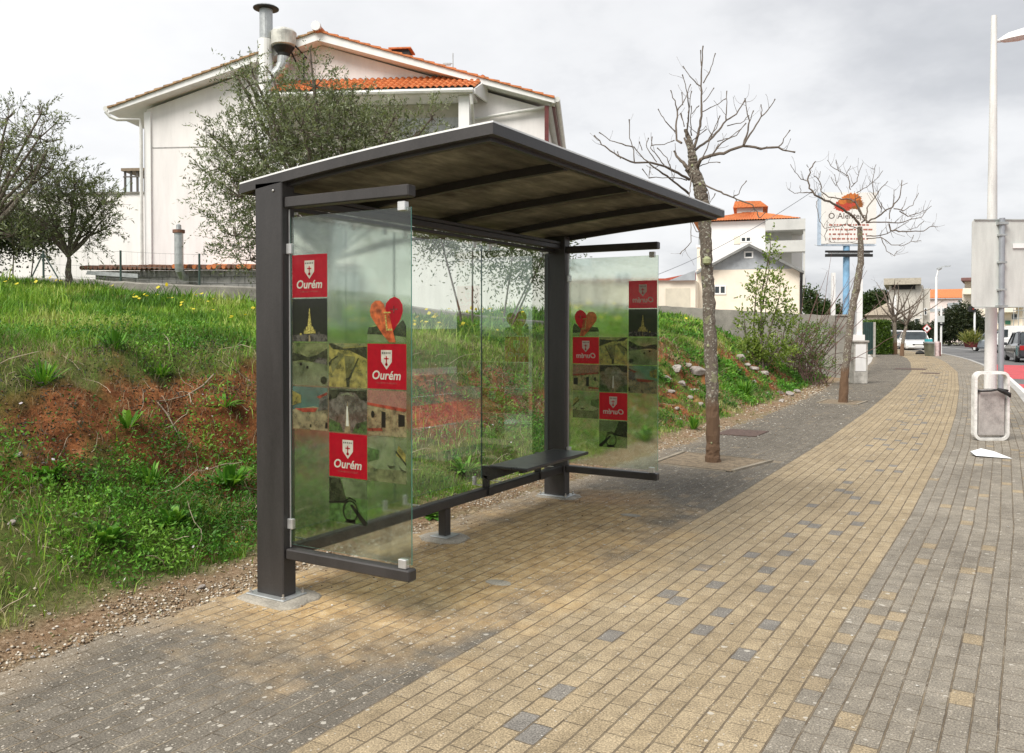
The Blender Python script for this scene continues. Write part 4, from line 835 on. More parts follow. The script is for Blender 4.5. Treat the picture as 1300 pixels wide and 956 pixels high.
B2, f = plain_building('long_pink_building', 'long pale pink building with an orange tiled roof and a dark panel', 1176, 379, 1236, 430, 112, 12, PKW, [(1178, 391, 1206, 396), (1216, 380, 1230, 383)], None, dark=GREYP)
a = f.uv(1174, 379); b = f.uv(1236, 373); f.put(MB().m(TILE).prism([(a[0], -.4, a[1]), (b[0], -.4, a[1]), (b[0], 4, b[1]+.7), (a[0], 4, b[1]+.7)], None, (0, 0, .12)), 'roof')
c_, e_ = f.uv(1203, 392, -.3), f.uv(1222, 384, -.3); f.put(MB().m(GREYP).box(c_[0], -.35, c_[1], e_[0], -.004, e_[1]), 'grey_panel')
B3, f = plain_building('balcony_building', 'cream building with curved white balconies on the far right of the street', 1221, 367, 1330, 440, 86, 14, CREAM, [(1267, 374, 1274, 382), (1284, 373, 1291, 381), (1266, 398, 1275, 411), (1284, 398, 1292, 406), (1246, 402, 1251, 412)], None)
for (u0, v0, u1, v1) in ((1220, 352, 1242, 357), (1222, 366, 1236, 374), (1262, 383, 1300, 391), (1262, 391, 1290, 397)):
    a, b = f.uv(u0, v1, -1.2), f.uv(u1, v0, -1.2); mt = mat('brown_eaves', (.20, .10, .09), .8) if v0 < 360 else CREAM; f.put(MB().m(mt).box(a[0], -1.2, a[1], b[0], -.003 if v0 > 360 else 5, b[1], .05), 'balcony' if v0 > 360 else 'roof')
f.put(MB().m(CREAM).box(f.uv(1224, 400)[0], .5, 0, f.uv(1240, 400)[0], 5, f.uv(1230, 356)[1]), 'upper_wall'); f.put(MB().m(mat('green_shopfront', (.03, .15, .09), .6)).box(f.uv(1276, 411, -.2)[0], -.2, f.uv(1276, 412, -.2)[1], f.uv(1283, 411, -.2)[0], -.01, f.uv(1276, 407, -.2)[1]), 'shop_sign')
f.put(MB().m(BLACK).box(f.uv(1276, 425)[0], -.05, -.2, f.uv(1308, 425)[0], -.003, f.uv(1276, 415)[1]), 'shop_window'); f.put(MB().m(CREAM).box(f.uv(1265, 425, -.8)[0], -.8, f.uv(1265, 417.5, -.8)[1], f.uv(1310, 425, -.8)[0], -.06, f.uv(1276, 415.5, -.8)[1]), 'canopy')
# scaffold bars in front of it
SC = front_thing('scaffolding', 1296, 400, 78, 'thin metal scaffolding against the cream building', 'scaffold'); f = FB(SC); mb = MB().m(GALV)
for u in (1287, 1293, 1299, 1306): x = f.uv(u, 400)[0]; mb.tube([(x, 0, 0), (x, 0, f.uv(u, 370)[1])], .035, 4)
for v in (374, 384, 394, 404): z = f.uv(1290, v)[1]; mb.tube([(f.uv(1286, v)[0], 0, z), (f.uv(1307, v)[0], 0, z)], .03, 4)
f.put(mb, 'scaffold_frame')
B4, f = plain_building('pitched_roof_house', 'small beige house with a low pitched roof behind the hedge', 1100, 398, 1132, 430, 84, 8, mat('dull_beige', (.42, .36, .29), .85, 0, .1, 1), [], None)
a, b = f.uv(1097, 400, -.3), f.uv(1134, 398, -.3); m1 = f.uv(1127, 384, -.3); f.put(MB().m(mat('pale_roof', (.52, .45, .36), .85, 0, .12, 1)).prism([(a[0], -.3, a[1]), (b[0], -.3, a[1]), (m1[0], -.3, m1[1])], None, (0, 8, 0)), 'roof')
# ============================================================ STREET FURNITURE
# litter bin: white rounded tube frame, grey liner, black bag rim
BN = front_thing('litter_bin', 1257, 560, 12.25, 'white framed litter bin with grey panel and black bag rim by the white pole', 'litter bin'); f = FB(BN); BINW = mat('scuffed_white_paint', (.76, .75, .72), .5, 0, .16, 12, .1, fine=.15)
def rrect(x0, z0, x1, z1, r, n=6):
    P = []
    for cx_, cz_, a0 in ((x1-r, z1-r, 0), (x0+r, z1-r, 90), (x0+r, z0+r, 180), (x1-r, z0+r, 270)):
        for k in range(n+1): t = radians(a0+90*k/n); P.append((cx_+r*cos(t), cz_+r*sin(t)))
    return P
hw = .25
PP = [(x+ (z_/.97-.5)*.012, -.06-.0*z_, z_) for x, z_ in rrect(-hw+.025, .03, hw-.025, .955, .085)]
mb = MB().m(BINW); ring = []
for dx, dy in ((-.026, -.11), (.026, -.11), (.026, .11), (-.026, .11)):
    pass
C_ = Vector((0, 0, .49)); rings = []
for (x, z_) in rrect(-hw, 0, hw, .98, .10): 
    o_ = Vector((x, 0, z_)); dirn = (C_-o_); dirn = Vector((dirn.x/abs(hw), 0, dirn.z/.49)).normalized()
    rings.append((o_, dirn))
inn = rrect(-hw+.038, .038, hw-.038, .942, .07)
R4 = [[(o_.x, -.045, o_.z), (i_[0], -.05, i_[1]), (i_[0], .05, i_[1]), (o_.x, .045, o_.z)] for (o_, _), i_ in zip(rings, inn)]
R4.append(R4[0]); mb.loft(R4, cap=False); f.put(mb, 'frame')
f.put(MB().m(mat('bin_liner_grey', (.40, .37, .35), .75, 0, .22, 9, .2, fine=.3)).box(-.185, -.04, .07, .185, .10, .72, .012), 'bin_body')
mb = MB().m(BLACK); 
mb.tube([(-.19, -.09, .705), (-.05, -.095, .71), (.08, -.10, .735), (.19, -.095, .715), (.205, 0, .70), (.19, .09, .71), (0, .09, .715), (-.19, .09, .71), (-.2, 0, .71), (-.19, -.09, .705)], .014, 6)
mb.tube([(.04, -.10, .735), (.1, -.115, .71), (.2, -.12, .66), (.215, -.11, .62)], [.02, .03, .03, .012], 7); f.put(mb, 'bag_rim')
f.put(MB().m(GALV).box(-.212, -.02, .60, -.186, .02, .64).box(.186, -.02, .60, .212, .02, .64), 'mount')
# paper on the ground
mb = MB().m(mat('paper', (.72, .74, .74), .7, 0, .05, 20)); P0 = [(-.62, 12.28), (-.55, 12.05), (-.16, 12.10), (-.36, 12.2)]
vs = [(P0[0][0], P0[0][1], .012), (P0[1][0], P0[1][1], .02), (P0[2][0], P0[2][1], .008), (P0[3][0], P0[3][1], .07), (-.50, 12.17, .10), (-.62, 12.2, .05)]
tag(mb.add(vs, [(0, 1, 4), (1, 2, 4), (4, 2, 3), (0, 4, 3), (5, 1, 4), (0, 5, 4)]).build('crumpled_paper'), 'crumpled white paper lying on the bricks in front of the litter bin', 'paper')
# white lamp pole
LP = front_thing('street_lamp', 1258, 540, 13.6, 'tall tapering white lamp pole behind the litter bin', 'street lamp'); f = FB(LP); zt = f.uv(1262, 20)[1]; xx = f.uv(1262, 20)[0]
f.put(MB().m(mat('weathered_white_paint', (.74, .73, .71), .5, 0, .16, 5, .1, streak=True, fine=.12)).tube([(-.02, 0, 0), (-.01, 0, 2.4), (xx, 0, zt)], [.093, .080, .042], 18).lathe((-.02, 0, 0), [(.2, 0), (.2, .012), (.12, .02)], 12), 'pole', smooth=False)
a = f.uv(1268, 52); b = f.uv(1300, 42)
f.put(MB().m(WHITE2).tube([(xx+.01, 0, a[1]+.0), (a[0]+.03, 0, a[1])], .025, 8).loft([[(xx0, -w_, z_), (xx0, -w_*.6, z_+h_), (xx0, w_*.6, z_+h_), (xx0, w_, z_), (xx0, w_*.5, z_-h_*.35), (xx0, -w_*.5, z_-h_*.35)] for xx0, w_, z_, h_ in ((a[0], .03, a[1], .03), (a[0]+.12, .10, a[1]+.02, .09), (a[0]+.35, .14, a[1]+.06, .12), (a[0]+.62, .10, a[1]+.12, .08), (a[0]+.70, .03, a[1]+.14, .02))]), 'lantern')
# big sign seen from behind
SG = front_thing('road_sign', 1270, 520, 13.1, 'large road sign seen from behind on a grey post beside the white pole', 'road sign'); f = FB(SG)
a, b = f.uv(1233, 390), f.uv(1312, 279); pts = rrect(a[0], a[1], b[0], b[1], .05)
f.put(MB().m(SIGNBACK).prism([(x, -.006, z_) for x, z_ in reversed(pts)][::-1], None, (0, .012, 0)), 'panel'); 
f.put(MB().m(mat('sign_rim', (.35, .37, .36), .5)).box(a[0]+.03, -.022, b[1]-.012, b[0]-.03, .008, b[1]+.008).box(a[0]+.05, -.015, a[1]-.004, b[0]-.05, .008, a[1]+.006), 'rim')
xp = f.uv(1269.5, 350)[0]; f.put(MB().m(GREYPOLE).tube([(xp, -.047, 0), (xp, -.047, b[1]+.02)], .040, 14).m(GALV).box(xp-.07, -.10, a[1]-.01, xp+.07, -.008, a[1]+.03).box(xp-.07, -.10, b[1]-.08, xp+.07, -.008, b[1]-.04), 'post')
for zz in (a[1]+.25, (a[1]+b[1])/2, b[1]-.25): f.put(MB().m(GALV).box(xp-.055, -.094, zz, xp+.055, -.006, zz+.028), 'clamp')
a2, b2 = f.uv(1286, 315, -.03), f.uv(1312, 309, -.03); f.put(MB().m(WHITE2).box(a2[0], -.0305, a2[1], b2[0], -.0225, b2[1]), 'bracket')
SG2 = front_thing('road_sign', 1253, 500, 19, 'smaller road sign back on a thin grey post behind the large one', 'road sign'); f = FB(SG2)
a, b = f.uv(1237.5, 392), f.uv(1257, 352); f.put(MB().m(SIGNBACK).box(a[0], 0, a[1], b[0], .012, b[1]), 'panel'); xp = f.uv(1252.5, 400)[0]; f.put(MB().m(GREYPOLE).tube([(xp, -.04, 0), (xp, -.04, b[1])], .034, 10), 'post')

# billboard on blue column
BB = front_thing('billboard', 1074, 480, 31, 'white restaurant billboard with a red splash on a pale blue column', 'billboard'); f = FB(BB)
a, b = f.uv(1041, 310), f.uv(1111, 245); 
f.put(MB().m(mat('billboard_white', (.78, .77, .74), .5, 0, .04, 1)).box(a[0], -.12, a[1], b[0], .12, b[1]), 'panel'); f.put(MB().m(mat('faded_blue_frame', (.48, .58, .70), .5)).box(a[0]-.06, -.10, a[1]-.03, a[0]-.002, .12, b[1]).box(a[0]-.06, -.14, a[1]-.06, b[0], .12, a[1]-.031), 'frame')
xp0 = f.uv(1074, 400)[0]; f.put(MB().m(BLUE).tube([(xp0, .0, 0), (xp0, 0, a[1]-.072)], .115, 14), 'column')
a3, b3 = f.uv(1048, 326, -.2), f.uv(1108, 318, -.2); mb = MB().m(BLACK).box(a3[0], -.22, a3[1], b3[0], -.14, a3[1]+.10).box(a3[0], -.22, b3[1]-.07, b3[0], -.14, b3[1]).m(GALV).box(a3[0]+.1, -.2, a3[1]+.101, b3[0]-.1, -.16, b3[1]-.071); f.put(mb, 'light_bar')
w_ = b[0]-a[0]; mb = MB(); cx_ = a[0]+w_*.50; cz_ = a[1]+(b[1]-a[1])*.80
rr = random.Random(4)
SPL = [mat('splash_red', (.50, .06, .03), .6), mat('splash_orange', (.58, .17, .03), .6), mat('splash_brown', (.28, .09, .015), .6)]
for k, (mt_i, ox, oz, s_) in enumerate([(0, -.10, -.06, .75), (1, .05, .06, .8), (2, .10, -.02, .7), (0, 0, 0, .62), (1, -.12, .02, .35), (2, .02, .03, .3), (1, .14, .08, .3)]):
    n_ = 34; P = [(cx_+ox*w_+cos(2*pi*q/n_)*s_*w_*.22*(1+(.22 if q % 2 else -.1)*rr.random()), -.121-.0012*(k+1), cz_+oz*w_+sin(2*pi*q/n_)*s_*w_*.13*(1+(.3 if q % 2 else -.1)*rr.random())) for q in range(n_)]
    mb.m(SPL[mt_i]).add(P, [tuple(range(n_))])
v, ff_ = text_geo('O Alentejo', .30, 0, .002); mb.m(mat('sign_ink', (.09, .06, .05), .6)).add([(x+a[0]+w_*.47, -.1215, y+a[1]+(b[1]-a[1])*.49) for x, y, z_ in v], ff_)
mb.m(mat('sign_red_ink', (.42, .16, .12), .6))
for r_ in range(4):
    x_ = a[0]+w_*.14; 
    while x_ < a[0]+w_*.86:
        l_ = rr.uniform(.05, .16); mb.box(x_, -.1225, a[1]+.15+r_*.165, x_+l_, -.1203, a[1]+.21+r_*.165); x_ += l_+rr.uniform(.02, .06)
f.put(mb, 'printed_sheet')

# concrete utility cabinet, white posts
CB = front_thing('utility_cabinet', 1093, 487, 24.6, 'grey stained concrete utility cabinet at the edge of the pavement', 'cabinet'); f = FB(CB); a, b = f.uv(1084, 487), f.uv(1102, 435)
f.put(MB().m(mat('cabinet_concrete', (.50, .48, .44), .9, 0, .3, 4, .2, c2=(.16, .15, .13), fine=.2)).box(a[0], 0, 0, b[0], .35, b[1], .01), 'body'); f.put(MB().m(CONC).box(a[0]-.03, -.03, b[1]+.001, b[0]+.03, .38, b[1]+.06, .01), 'lid'); f.put(MB().m(WHITE2).box(a[0]+.04, -.012, .36, b[0]-.06, -.001, b[1]-.05), 'door')
CW = front_thing('meter_wall', 1090, 470, 29.5, 'white rendered meter wall with tall posts behind the concrete cabinet', 'wall'); f = FB(CW); a, b = f.uv(1079, 478), f.uv(1098, 425)
f.put(MB().m(WHITE).box(a[0], 0, -.05, b[0], .4, b[1]), 'wall'); f.put(MB().m(WHITE2).box(f.uv(1089.5, 400)[0], .1, b[1], f.uv(1096.5, 400)[0], .28, f.uv(1093, 354)[1]), 'tall_post'); f.put(MB().m(GALV).tube([(f.uv(1086, 400)[0], .1, b[1]), (f.uv(1086, 400)[0], .1, f.uv(1086, 380)[1])], .04, 8), 'pipe')
a = f.uv(1080, 425); f.put(MB().m(WHITE2).box(f.uv(1063.5, 400)[0], .5, 0, f.uv(1067.5, 400)[0], .65, f.uv(1067, 345)[1]), 'tall_post')
GT = front_thing('green_gate', 1102, 452, 47, 'dark green closed metal gate beside the trimmed hedge', 'gate'); f = FB(GT); a, b = f.uv(1096, 450), f.uv(1108.5, 409)
mb = MB().m(mat('dark_green_metal', (.02, .05, .045), .5)).box(a[0], 0, a[1], b[0], .05, b[1]); 
for k in range(5): mb.box(a[0]+.02+k*(b[0]-a[0])/5, -.02, a[1]+.03, a[0]+.02+(k+.7)*(b[0]-a[0])/5, -.001, b[1]-.04)
f.put(mb, 'gate_leaf'); f.put(MB().m(CONC).box(b[0]+.005, -.05, -.05, b[0]+.12, .1, b[1]), 'gate_post')
# far lamp, posts, boards, warning sign
LF = front_thing('street_lamp', 1188, 452, 50, 'slim white street lamp far down the pavement with a flat head', 'street lamp'); f = FB(LF); zt = f.uv(1189, 341)[1]
f.put(MB().m(WHITE2).tube([(0, 0, 0), (0, 0, zt-.5)], [.11, .06], 8).tube([(0, 0, zt-.5), (.1, 0, zt-.1), (.3, 0, zt)], .04, 6), 'pole'); a, b = f.uv(1190, 342), f.uv(1206, 339); f.put(MB().m(GALV).loft([[(x, -.12, z_), (x, .12, z_), (x, .10, z_+.07), (x, -.10, z_+.07)] for x, z_ in ((a[0], a[1]), ((a[0]+b[0])/2, b[1]+.0), (b[0], b[1]+.02))]), 'lantern')
PO = front_thing('sign_post', 1194.5, 452, 52, 'thin white post with a small white plate beside the far lamp', 'post'); f = FB(PO); f.put(MB().m(WHITE2).tube([(0, 0, 0), (0, 0, f.uv(1194, 388)[1])], .06, 8), 'post'); a, b = f.uv(1189, 409), f.uv(1198, 401); f.put(MB().m(SIGNBACK).box(a[0], -.09, a[1], b[0], -.065, b[1]), 'plate'); a, b = f.uv(1191, 413), f.uv(1197, 411); f.put(MB().m(BLACK).box(a[0], -.09, a[1], b[0], -.065, b[1]), 'bracket')
PO2 = front_thing('lamp_post', 1136, 447, 60, 'thin white post behind the small bare trees', 'post'); f = FB(PO2); f.put(MB().m(WHITE2).tube([(0, 0, 0), (0, 0, f.uv(1136, 375)[1])], .08, 8), 'post')
WS = front_thing('warning_sign', 1176, 452, 54, 'white warning sign with a red rim and black mark on a thin post', 'road sign'); f = FB(WS); c0 = f.uv(1176.3, 417)
f.put(MB().m(GALV).tube([(c0[0], 0, 0), (c0[0], 0, c0[1])], .035, 6), 'post'); r = .22
mb = MB().m(mat('sign_red', (.55, .03, .03), .5)).prism([(c0[0]-r*1.25, -.05, c0[1]), (c0[0], -.05, c0[1]-r*1.25), (c0[0]+r*1.25, -.05, c0[1]), (c0[0], -.05, c0[1]+r*1.25)], None, (0, .02, 0)); mb.m(WHITE2).prism([(c0[0]-r, -.056, c0[1]), (c0[0], -.056, c0[1]-r), (c0[0]+r, -.056, c0[1]), (c0[0], -.056, c0[1]+r)], None, (0, .005, 0)); mb.m(BLACK).box(c0[0]-.06, -.06, c0[1]-.08, c0[0]+.06, -.0565, c0[1]+.06); f.put(mb, 'panel')
TB = front_thing('turquoise_board', 1178, 450, 51, 'leaning turquoise board standing at the end of the pavement', 'board'); f = FB(TB); a, b = f.uv(1174, 449), f.uv(1185, 430.5); f.put(MB().m(mat('turquoise', (.05, .38, .42), .5, 0, .15, 2)).prism([(a[0]+.12, 0, 0), (b[0]-.15, 0, 0), (b[0], .1, b[1]), (a[0]+.05, .1, b[1])], None, (0, .08, 0)), 'board'); f.put(MB().m(GALV).tube([(a[0]+.1, .15, 0), (a[0]+.1, .15, b[1]*.8)], .02, 5), 'stand')
RB = front_thing('recycling_bin', 1183, 454, 48.5, 'dark grey recycling bin next to the pinkish litter column', 'bin'); f = FB(RB); a, b = f.uv(1179.5, 453), f.uv(1186, 434); f.put(MB().m(mat('bin_olive', (.13, .13, .09), .6, 0, .2, 4)).loft([[(a[0], 0, 0), (b[0], 0, 0), (b[0], .5, 0), (a[0], .5, 0)], [(a[0]-.06, -.03, b[1]-.1), (b[0], -.03, b[1]-.1), (b[0], .55, b[1]-.1), (a[0]-.06, .55, b[1]-.1)]]), 'body'); f.put(MB().m(GALV).box(a[0]-.1, -.06, b[1]-.098, b[0], .58, b[1], .02), 'lid')
LC = front_thing('litter_column', 1189.5, 454, 48.7, 'round pale pink litter column with a dark red side', 'bin'); f = FB(LC); hh = f.uv(1190, 433.5)[1]; f.put(MB().m(mat('pale_pink_paint', (.60, .47, .46), .5)).lathe((0, 0, 0), [(.13, 0), (.13, hh-.08), (.10, hh)], 14), 'body'); f.put(MB().m(MAROON).box(.115, -.06, 0, .19, .08, hh-.05), 'side_panel')
JK = front_thing('dropped_bag', 1168, 450, 52, 'small dark bag dropped on the pavement before the parked cars', 'bag'); f = FB(JK); rr = random.Random(2)
mb = MB().m(BLACK); rings = []
for z_, r_ in ((0, .24), (.08, .27), (.16, .2), (.22, .06)): rings.append([(cos(2*pi*k/9)*r_*rr.uniform(.8, 1.25), sin(2*pi*k/9)*r_*.6, z_) for k in range(9)])
f.put(mb.loft(rings), 'bag'); f.put(MB().m(WHITE2).loft([[(x+.4, y, z_) for x, y, z_ in [(cos(2*pi*k/7)*r_, sin(2*pi*k/7)*r_*.6, z__) for k in range(7)]] for z__, r_ in ((0, .16), (.05, .17), (.1, .04)) for z_ in (z__,)]), 'paper_scrap')
TL = front_thing('traffic_light', 1237, 440, 62, 'dark traffic light on a slim white pole by the planter', 'traffic light'); f = FB(TL); f.put(MB().m(WHITE2).tube([(0, 0, 0), (0, 0, f.uv(1237, 386)[1])], .07, 8), 'pole'); a, b = f.uv(1230.5, 396), f.uv(1235.8, 388.5); f.put(MB().m(BLACK).box(a[0], -.15, a[1], b[0]+.15, .15, b[1], .03), 'signal_head')
mb = MB().m(mat('dark_lens', (.18, .03, .02), .3)).lathe((0, 0, 0), [(.08, 0), (.08, .01)], 10); cz = (a[1]+b[1])/2; cx_ = (a[0]+b[0])/2+.05; mb.v = [(x+cx_, -.16-z_, cz+y) for x, y, z_ in mb.v]; f.put(mb, 'lens')

# ------------------------------------------------------------ vehicles
RUB = mat('tyre_rubber', (.015, .015, .015), .85); RIM = mat('rim_metal', (.38, .38, .39), .35, .7); LAMPG = mat('headlight_glass', (.55, .57, .6), .12, 0, .05, 30); TAIL = mat('tail_light', (.35, .01, .01), .25); PLATE = mat('number_plate', (.68, .68, .64), .5, 0, .03, 9)
def car(name, label, loc, rz_, L, Wd, Hh, paint, van=False, group=None):
    C = thing(name, loc, rz_, label, 'van' if van else 'car', group); f = FB(C)      # front towards -y
    hw = Wd/2
    def sec(y, w, zb, zt, sh=.12): return [(-w+.06, y, zb), (w-.06, y, zb), (w, y, zb+.12), (w, y, zt-sh), (w-.10, y, zt), (-w+.10, y, zt), (-w, y, zt-sh), (-w, y, zb+.12)]
    hood = Hh*.56; st = [(-L/2, hw*.80, .30, hood*.72), (-L/2+.10, hw*.92, .22, hood*.86), (-L/2+.5, hw, .20, hood*.95), (-L/2+1.05, hw, .20, hood*1.04), (0, hw, .20, hood*1.10), (L/2-.5, hw, .20, hood*1.12), (L/2-.08, hw*.95, .24, hood*1.08), (L/2, hw*.86, .32, hood*.95)]
    body = f.put(MB().m(paint).loft([sec(*q) for q in st]), 'body')
    zt, zb = Hh, hood*1.03
    if van: cab = [(-L/2+.55, hw*.86, zb-.1, zb+.0), (-L/2+1.05, hw*.86, zb-.1, zt-.12), (-L/2+1.5, hw*.9, zb-.1, zt), (L/2-.12, hw*.92, zb-.1, zt), (L/2-.03, hw*.9, zb-.1, zt-.1)]
    else: cab = [(-L/2+1.0, hw*.82, zb-.1, zb+.0), (-L/2+1.65, hw*.74, zb-.1, zt-.06), (-L/2+2.2, hw*.72, zb-.1, zt), (L/2-1.0, hw*.72, zb-.1, zt-.03), (L/2-.22, hw*.80, zb-.1, zb+.08)]
    cabin_m = paint if van else GLASSD
    R_ = []
    for y, w, z0, z1 in cab: R_.append([(-hw*.93, y, z0), (hw*.93, y, z0), (w, y, z1-.03), (w-.12, y, z1), (-w+.12, y, z1), (-w, y, z1-.03)])
    f.put(MB().m(cabin_m).loft(R_), 'cabin' if van else 'window_band')
    if van: 
        f.put(MB().m(GLASSD).hexa([(-hw*.80, -L/2+.56, zb+.02), (hw*.80, -L/2+.56, zb+.02), (hw*.80, -L/2+.66, zb), (-hw*.80, -L/2+.66, zb), (-hw*.74, -L/2+1.0, zt-.22), (hw*.74, -L/2+1.0, zt-.22), (hw*.74, -L/2+1.1, zt-.22), (-hw*.74, -L/2+1.1, zt-.22)]), 'windscreen')
        for s_ in (-1, 1): f.put(MB().m(GLASSD).prism([(s_*hw*.965, -L/2+.9, zb+.03), (s_*hw*.965, -L/2+1.75, zb+.03), (s_*hw*.92, -L/2+1.75, zt-.25), (s_*hw*.92, -L/2+1.2, zt-.25)], None, (-s_*.06, 0, 0)), 'side_window')
    else:
        rf = f.put(MB().m(paint).loft([[(-w+.05, y, z1+.004), (w-.05, y, z1+.004), (w-.12, y, z1+.035), (-w+.12, y, z1+.035)] for y, w, z0, z1 in cab[1:4]]), 'roof')
        for s_ in (-1, 1):
            f.put(MB().m(paint).tube([(s_*hw*.90, -L/2+1.0, zb-.02), (s_*hw*.75, -L/2+1.65, zt-.04)], .035, 5).tube([(s_*hw*.88, L/2-.28, zb), (s_*hw*.74, L/2-1.0, zt-.03)], .07, 5).tube([(s_*hw*.92, -.05, zb-.02), (s_*hw*.73, -.05, zt-.02)], .035, 5), 'pillar')
    for s_ in (-1, 1):
        f.put(MB().m(LAMPG).hexa([(s_*hw*.5, -L/2-.005, hood*.62), (s_*hw*.88, -L/2+.07, hood*.66), (s_*hw*.9, -L/2+.2, hood*.66), (s_*hw*.5, -L/2+.1, hood*.62), (s_*hw*.5, -L/2+.03, hood*.76), (s_*hw*.90, -L/2+.13, hood*.84), (s_*hw*.92, -L/2+.25, hood*.84), (s_*hw*.5, -L/2+.15, hood*.76)]), 'headlight')
        f.put(MB().m(TAIL).box(s_*hw*.66, L/2-.06, hood*.72, s_*hw*.9, L/2+.01, hood*1.0 if not van else Hh*.7, .02), 'tail_light')
        f.put(MB().m(paint).box(s_*(hw+.01), -L/2+1.35, zb-.05, s_*(hw+.17), -L/2+1.5, zb+.10, .03), 'mirror')
    f.put(MB().m(BLACK).box(-hw*.45, -L/2-.012, .44, hw*.45, -L/2+.05, .56, .02).box(-hw*.7, -L/2-.012+.03, .26, hw*.7, -L/2+.06, .38, .02), 'grille')
    f.put(MB().m(PLATE).box(-.26, -L/2-.026, .40, .26, -L/2-.013, .50), 'number_plate'); f.put(MB().m(PLATE).box(-.26, L/2+.003, .48, .26, L/2+.02, .58), 'number_plate')
    for sx in (-1, 1):
        for yy in (-L/2+.78, L/2-.78):
            mb = MB().m(RUB); mb.lathe((0, 0, 0), [(.20, -.10), (.29, -.10), (.315, -.07), (.315, .07), (.29, .10), (.20, .10)], 18); mb.v = [(sx*(hw-.095)+z_, yy+x, .315+y) for x, y, z_ in mb.v]; w_ = f.put(mb, 'wheel')
            mb = MB().m(RIM); mb.lathe((0, 0, 0), [(.195, -.105*1), (.20, 0), (.195, .105), (.05, .115)], 12); mb.v = [(sx*(hw-.095)+z_, yy+x, .315+y) for x, y, z_ in mb.v]; f.put(mb, 'rim', w_)
    return C
WCAR = mat('white_car_paint', (.78, .78, .78), .22, 0, .02, 1, coat=.6); DCAR = mat('dark_grey_car_paint', (.03, .032, .037), .22, .1, .05, 1, coat=.7)
GREYC = mat('silver_blue_car_paint', (.30, .34, .38), .25, .3, .05, 1, coat=.6)
p_ = D(1161, 438, 63); car('parked_car', 'white hatchback parked facing the viewer at the end of the pavement', (p_.x, p_.y, -.10), YAW-.30, 4.0, 1.78, 1.46, WCAR, group=None)
p_ = D(1137, 438, 67); car('parked_car', 'second white car half hidden behind the bare trees', (p_.x, p_.y, -.08), YAW-.1, 4.0, 1.75, 1.45, WCAR)
p_ = D(1297, 438, 44); car('parked_car', 'dark grey car at the right edge across the road', (p_.x+.35, p_.y, -.12), pi+.18, 4.2, 1.78, 1.5, DCAR)
p_ = D(1291, 438, 57); car('parked_van', 'white panel van parked across the road behind the dark grey car', (p_.x+.4, p_.y+1, -.12), pi+.75, 4.4, 1.85, 1.85, WCAR, van=True)
p_ = D(1269, 438, 62); car('parked_car', 'silver blue car parked beyond the white van', (p_.x-.1, p_.y, -.12), pi+.75, 4.1, 1.75, 1.45, GREYC)

# ============================================================ TREES AND PLANTS
BARK0 = mat('brown_bark', (.15, .115, .085), .95, 0, .35, 14, 1.0, c2=(.045, .035, .028), fine=.45)
BARK = mat('lichened_bark', (.20, .165, .13), .95, 0, .35, 22, 1.0, c2=(.06, .045, .035), fine=.5); nt = BARK.node_tree; p = [n_ for n_ in nt.nodes if n_.type == 'BSDF_PRINCIPLED'][0]; pos = geo_pos(nt); old = p.inputs['Base Color'].links[0].from_socket
pz = nt.nodes.new('ShaderNodeSeparateXYZ'); nt.links.new(pos, pz.inputs[0]); lo = nt.nodes.new('ShaderNodeMapRange'); nt.links.new(M_(nt, 'ADD', pz.outputs[2], M_(nt, 'MULTIPLY', noise(nt, pos, 5, 3), .3)), lo.inputs[0]); lo.inputs[1].default_value = .95; lo.inputs[2].default_value = .80
c_ = mix(nt, M_(nt, 'MULTIPLY', M_(nt, 'GREATER_THAN', noise(nt, pos, 38, 3, .55), .60), .85), old, (.50, .50, .42)); c_ = mix(nt, M_(nt, 'MULTIPLY', M_(nt, 'GREATER_THAN', noise(nt, pos, 9, 3, .5), .64), .6), c_, (.33, .34, .19))
c_ = mix(nt, lo.outputs[0], c_, (.16, .095, .055)); nt.links.new(c_, p.inputs['Base Color']); TWIG = mat('grey_brown_twig', (.15, .12, .095), .9, 0, .25, 9, fine=.2)
LICH = mat('pale_lichen', (.34, .36, .20), .95, 0, .25, 40)
def wander(p, d, L, n, jit, rr, up=0):
    P = [Vector(p)]; d = Vector(d).normalized()
    for k in range(n):
        d = (d+Vector((rr.gauss(0, jit), rr.gauss(0, jit), rr.gauss(0, jit)+up))).normalized(); P.append(P[-1]+d*L/n)
    return P, d
def twigs(mb, P, r0, rr, dens, ln, up=.1, lvl=0):
    """side twigs along a polyline"""
    tot = sum((P[i+1]-P[i]).length for i in range(len(P)-1)); k = int(tot*dens)
    for _ in range(k):
        t = rr.uniform(.15, 1); i = min(int(t*(len(P)-1)), len(P)-2); q = P[i].lerp(P[i+1], rr.random()); ax = (P[i+1]-P[i]).normalized()
        side_ = Vector((rr.gauss(0, 1), rr.gauss(0, 1), rr.gauss(0, 1)+.6)); side_ = (side_-ax*side_.dot(ax)).normalized()
        Q, _d = wander(q, ax*.55+side_, ln*rr.uniform(.4, 1.15), 5, .16, rr, up)
        rr0 = r0*(1-t*.5); mb.tube(Q, [rr0, rr0*.85, rr0*.7, rr0*.6, rr0*.55, rr0*.75], 4)
        if lvl: twigs(mb, Q, rr0*.7, rr, dens*.9, ln*.5, up, lvl-1)
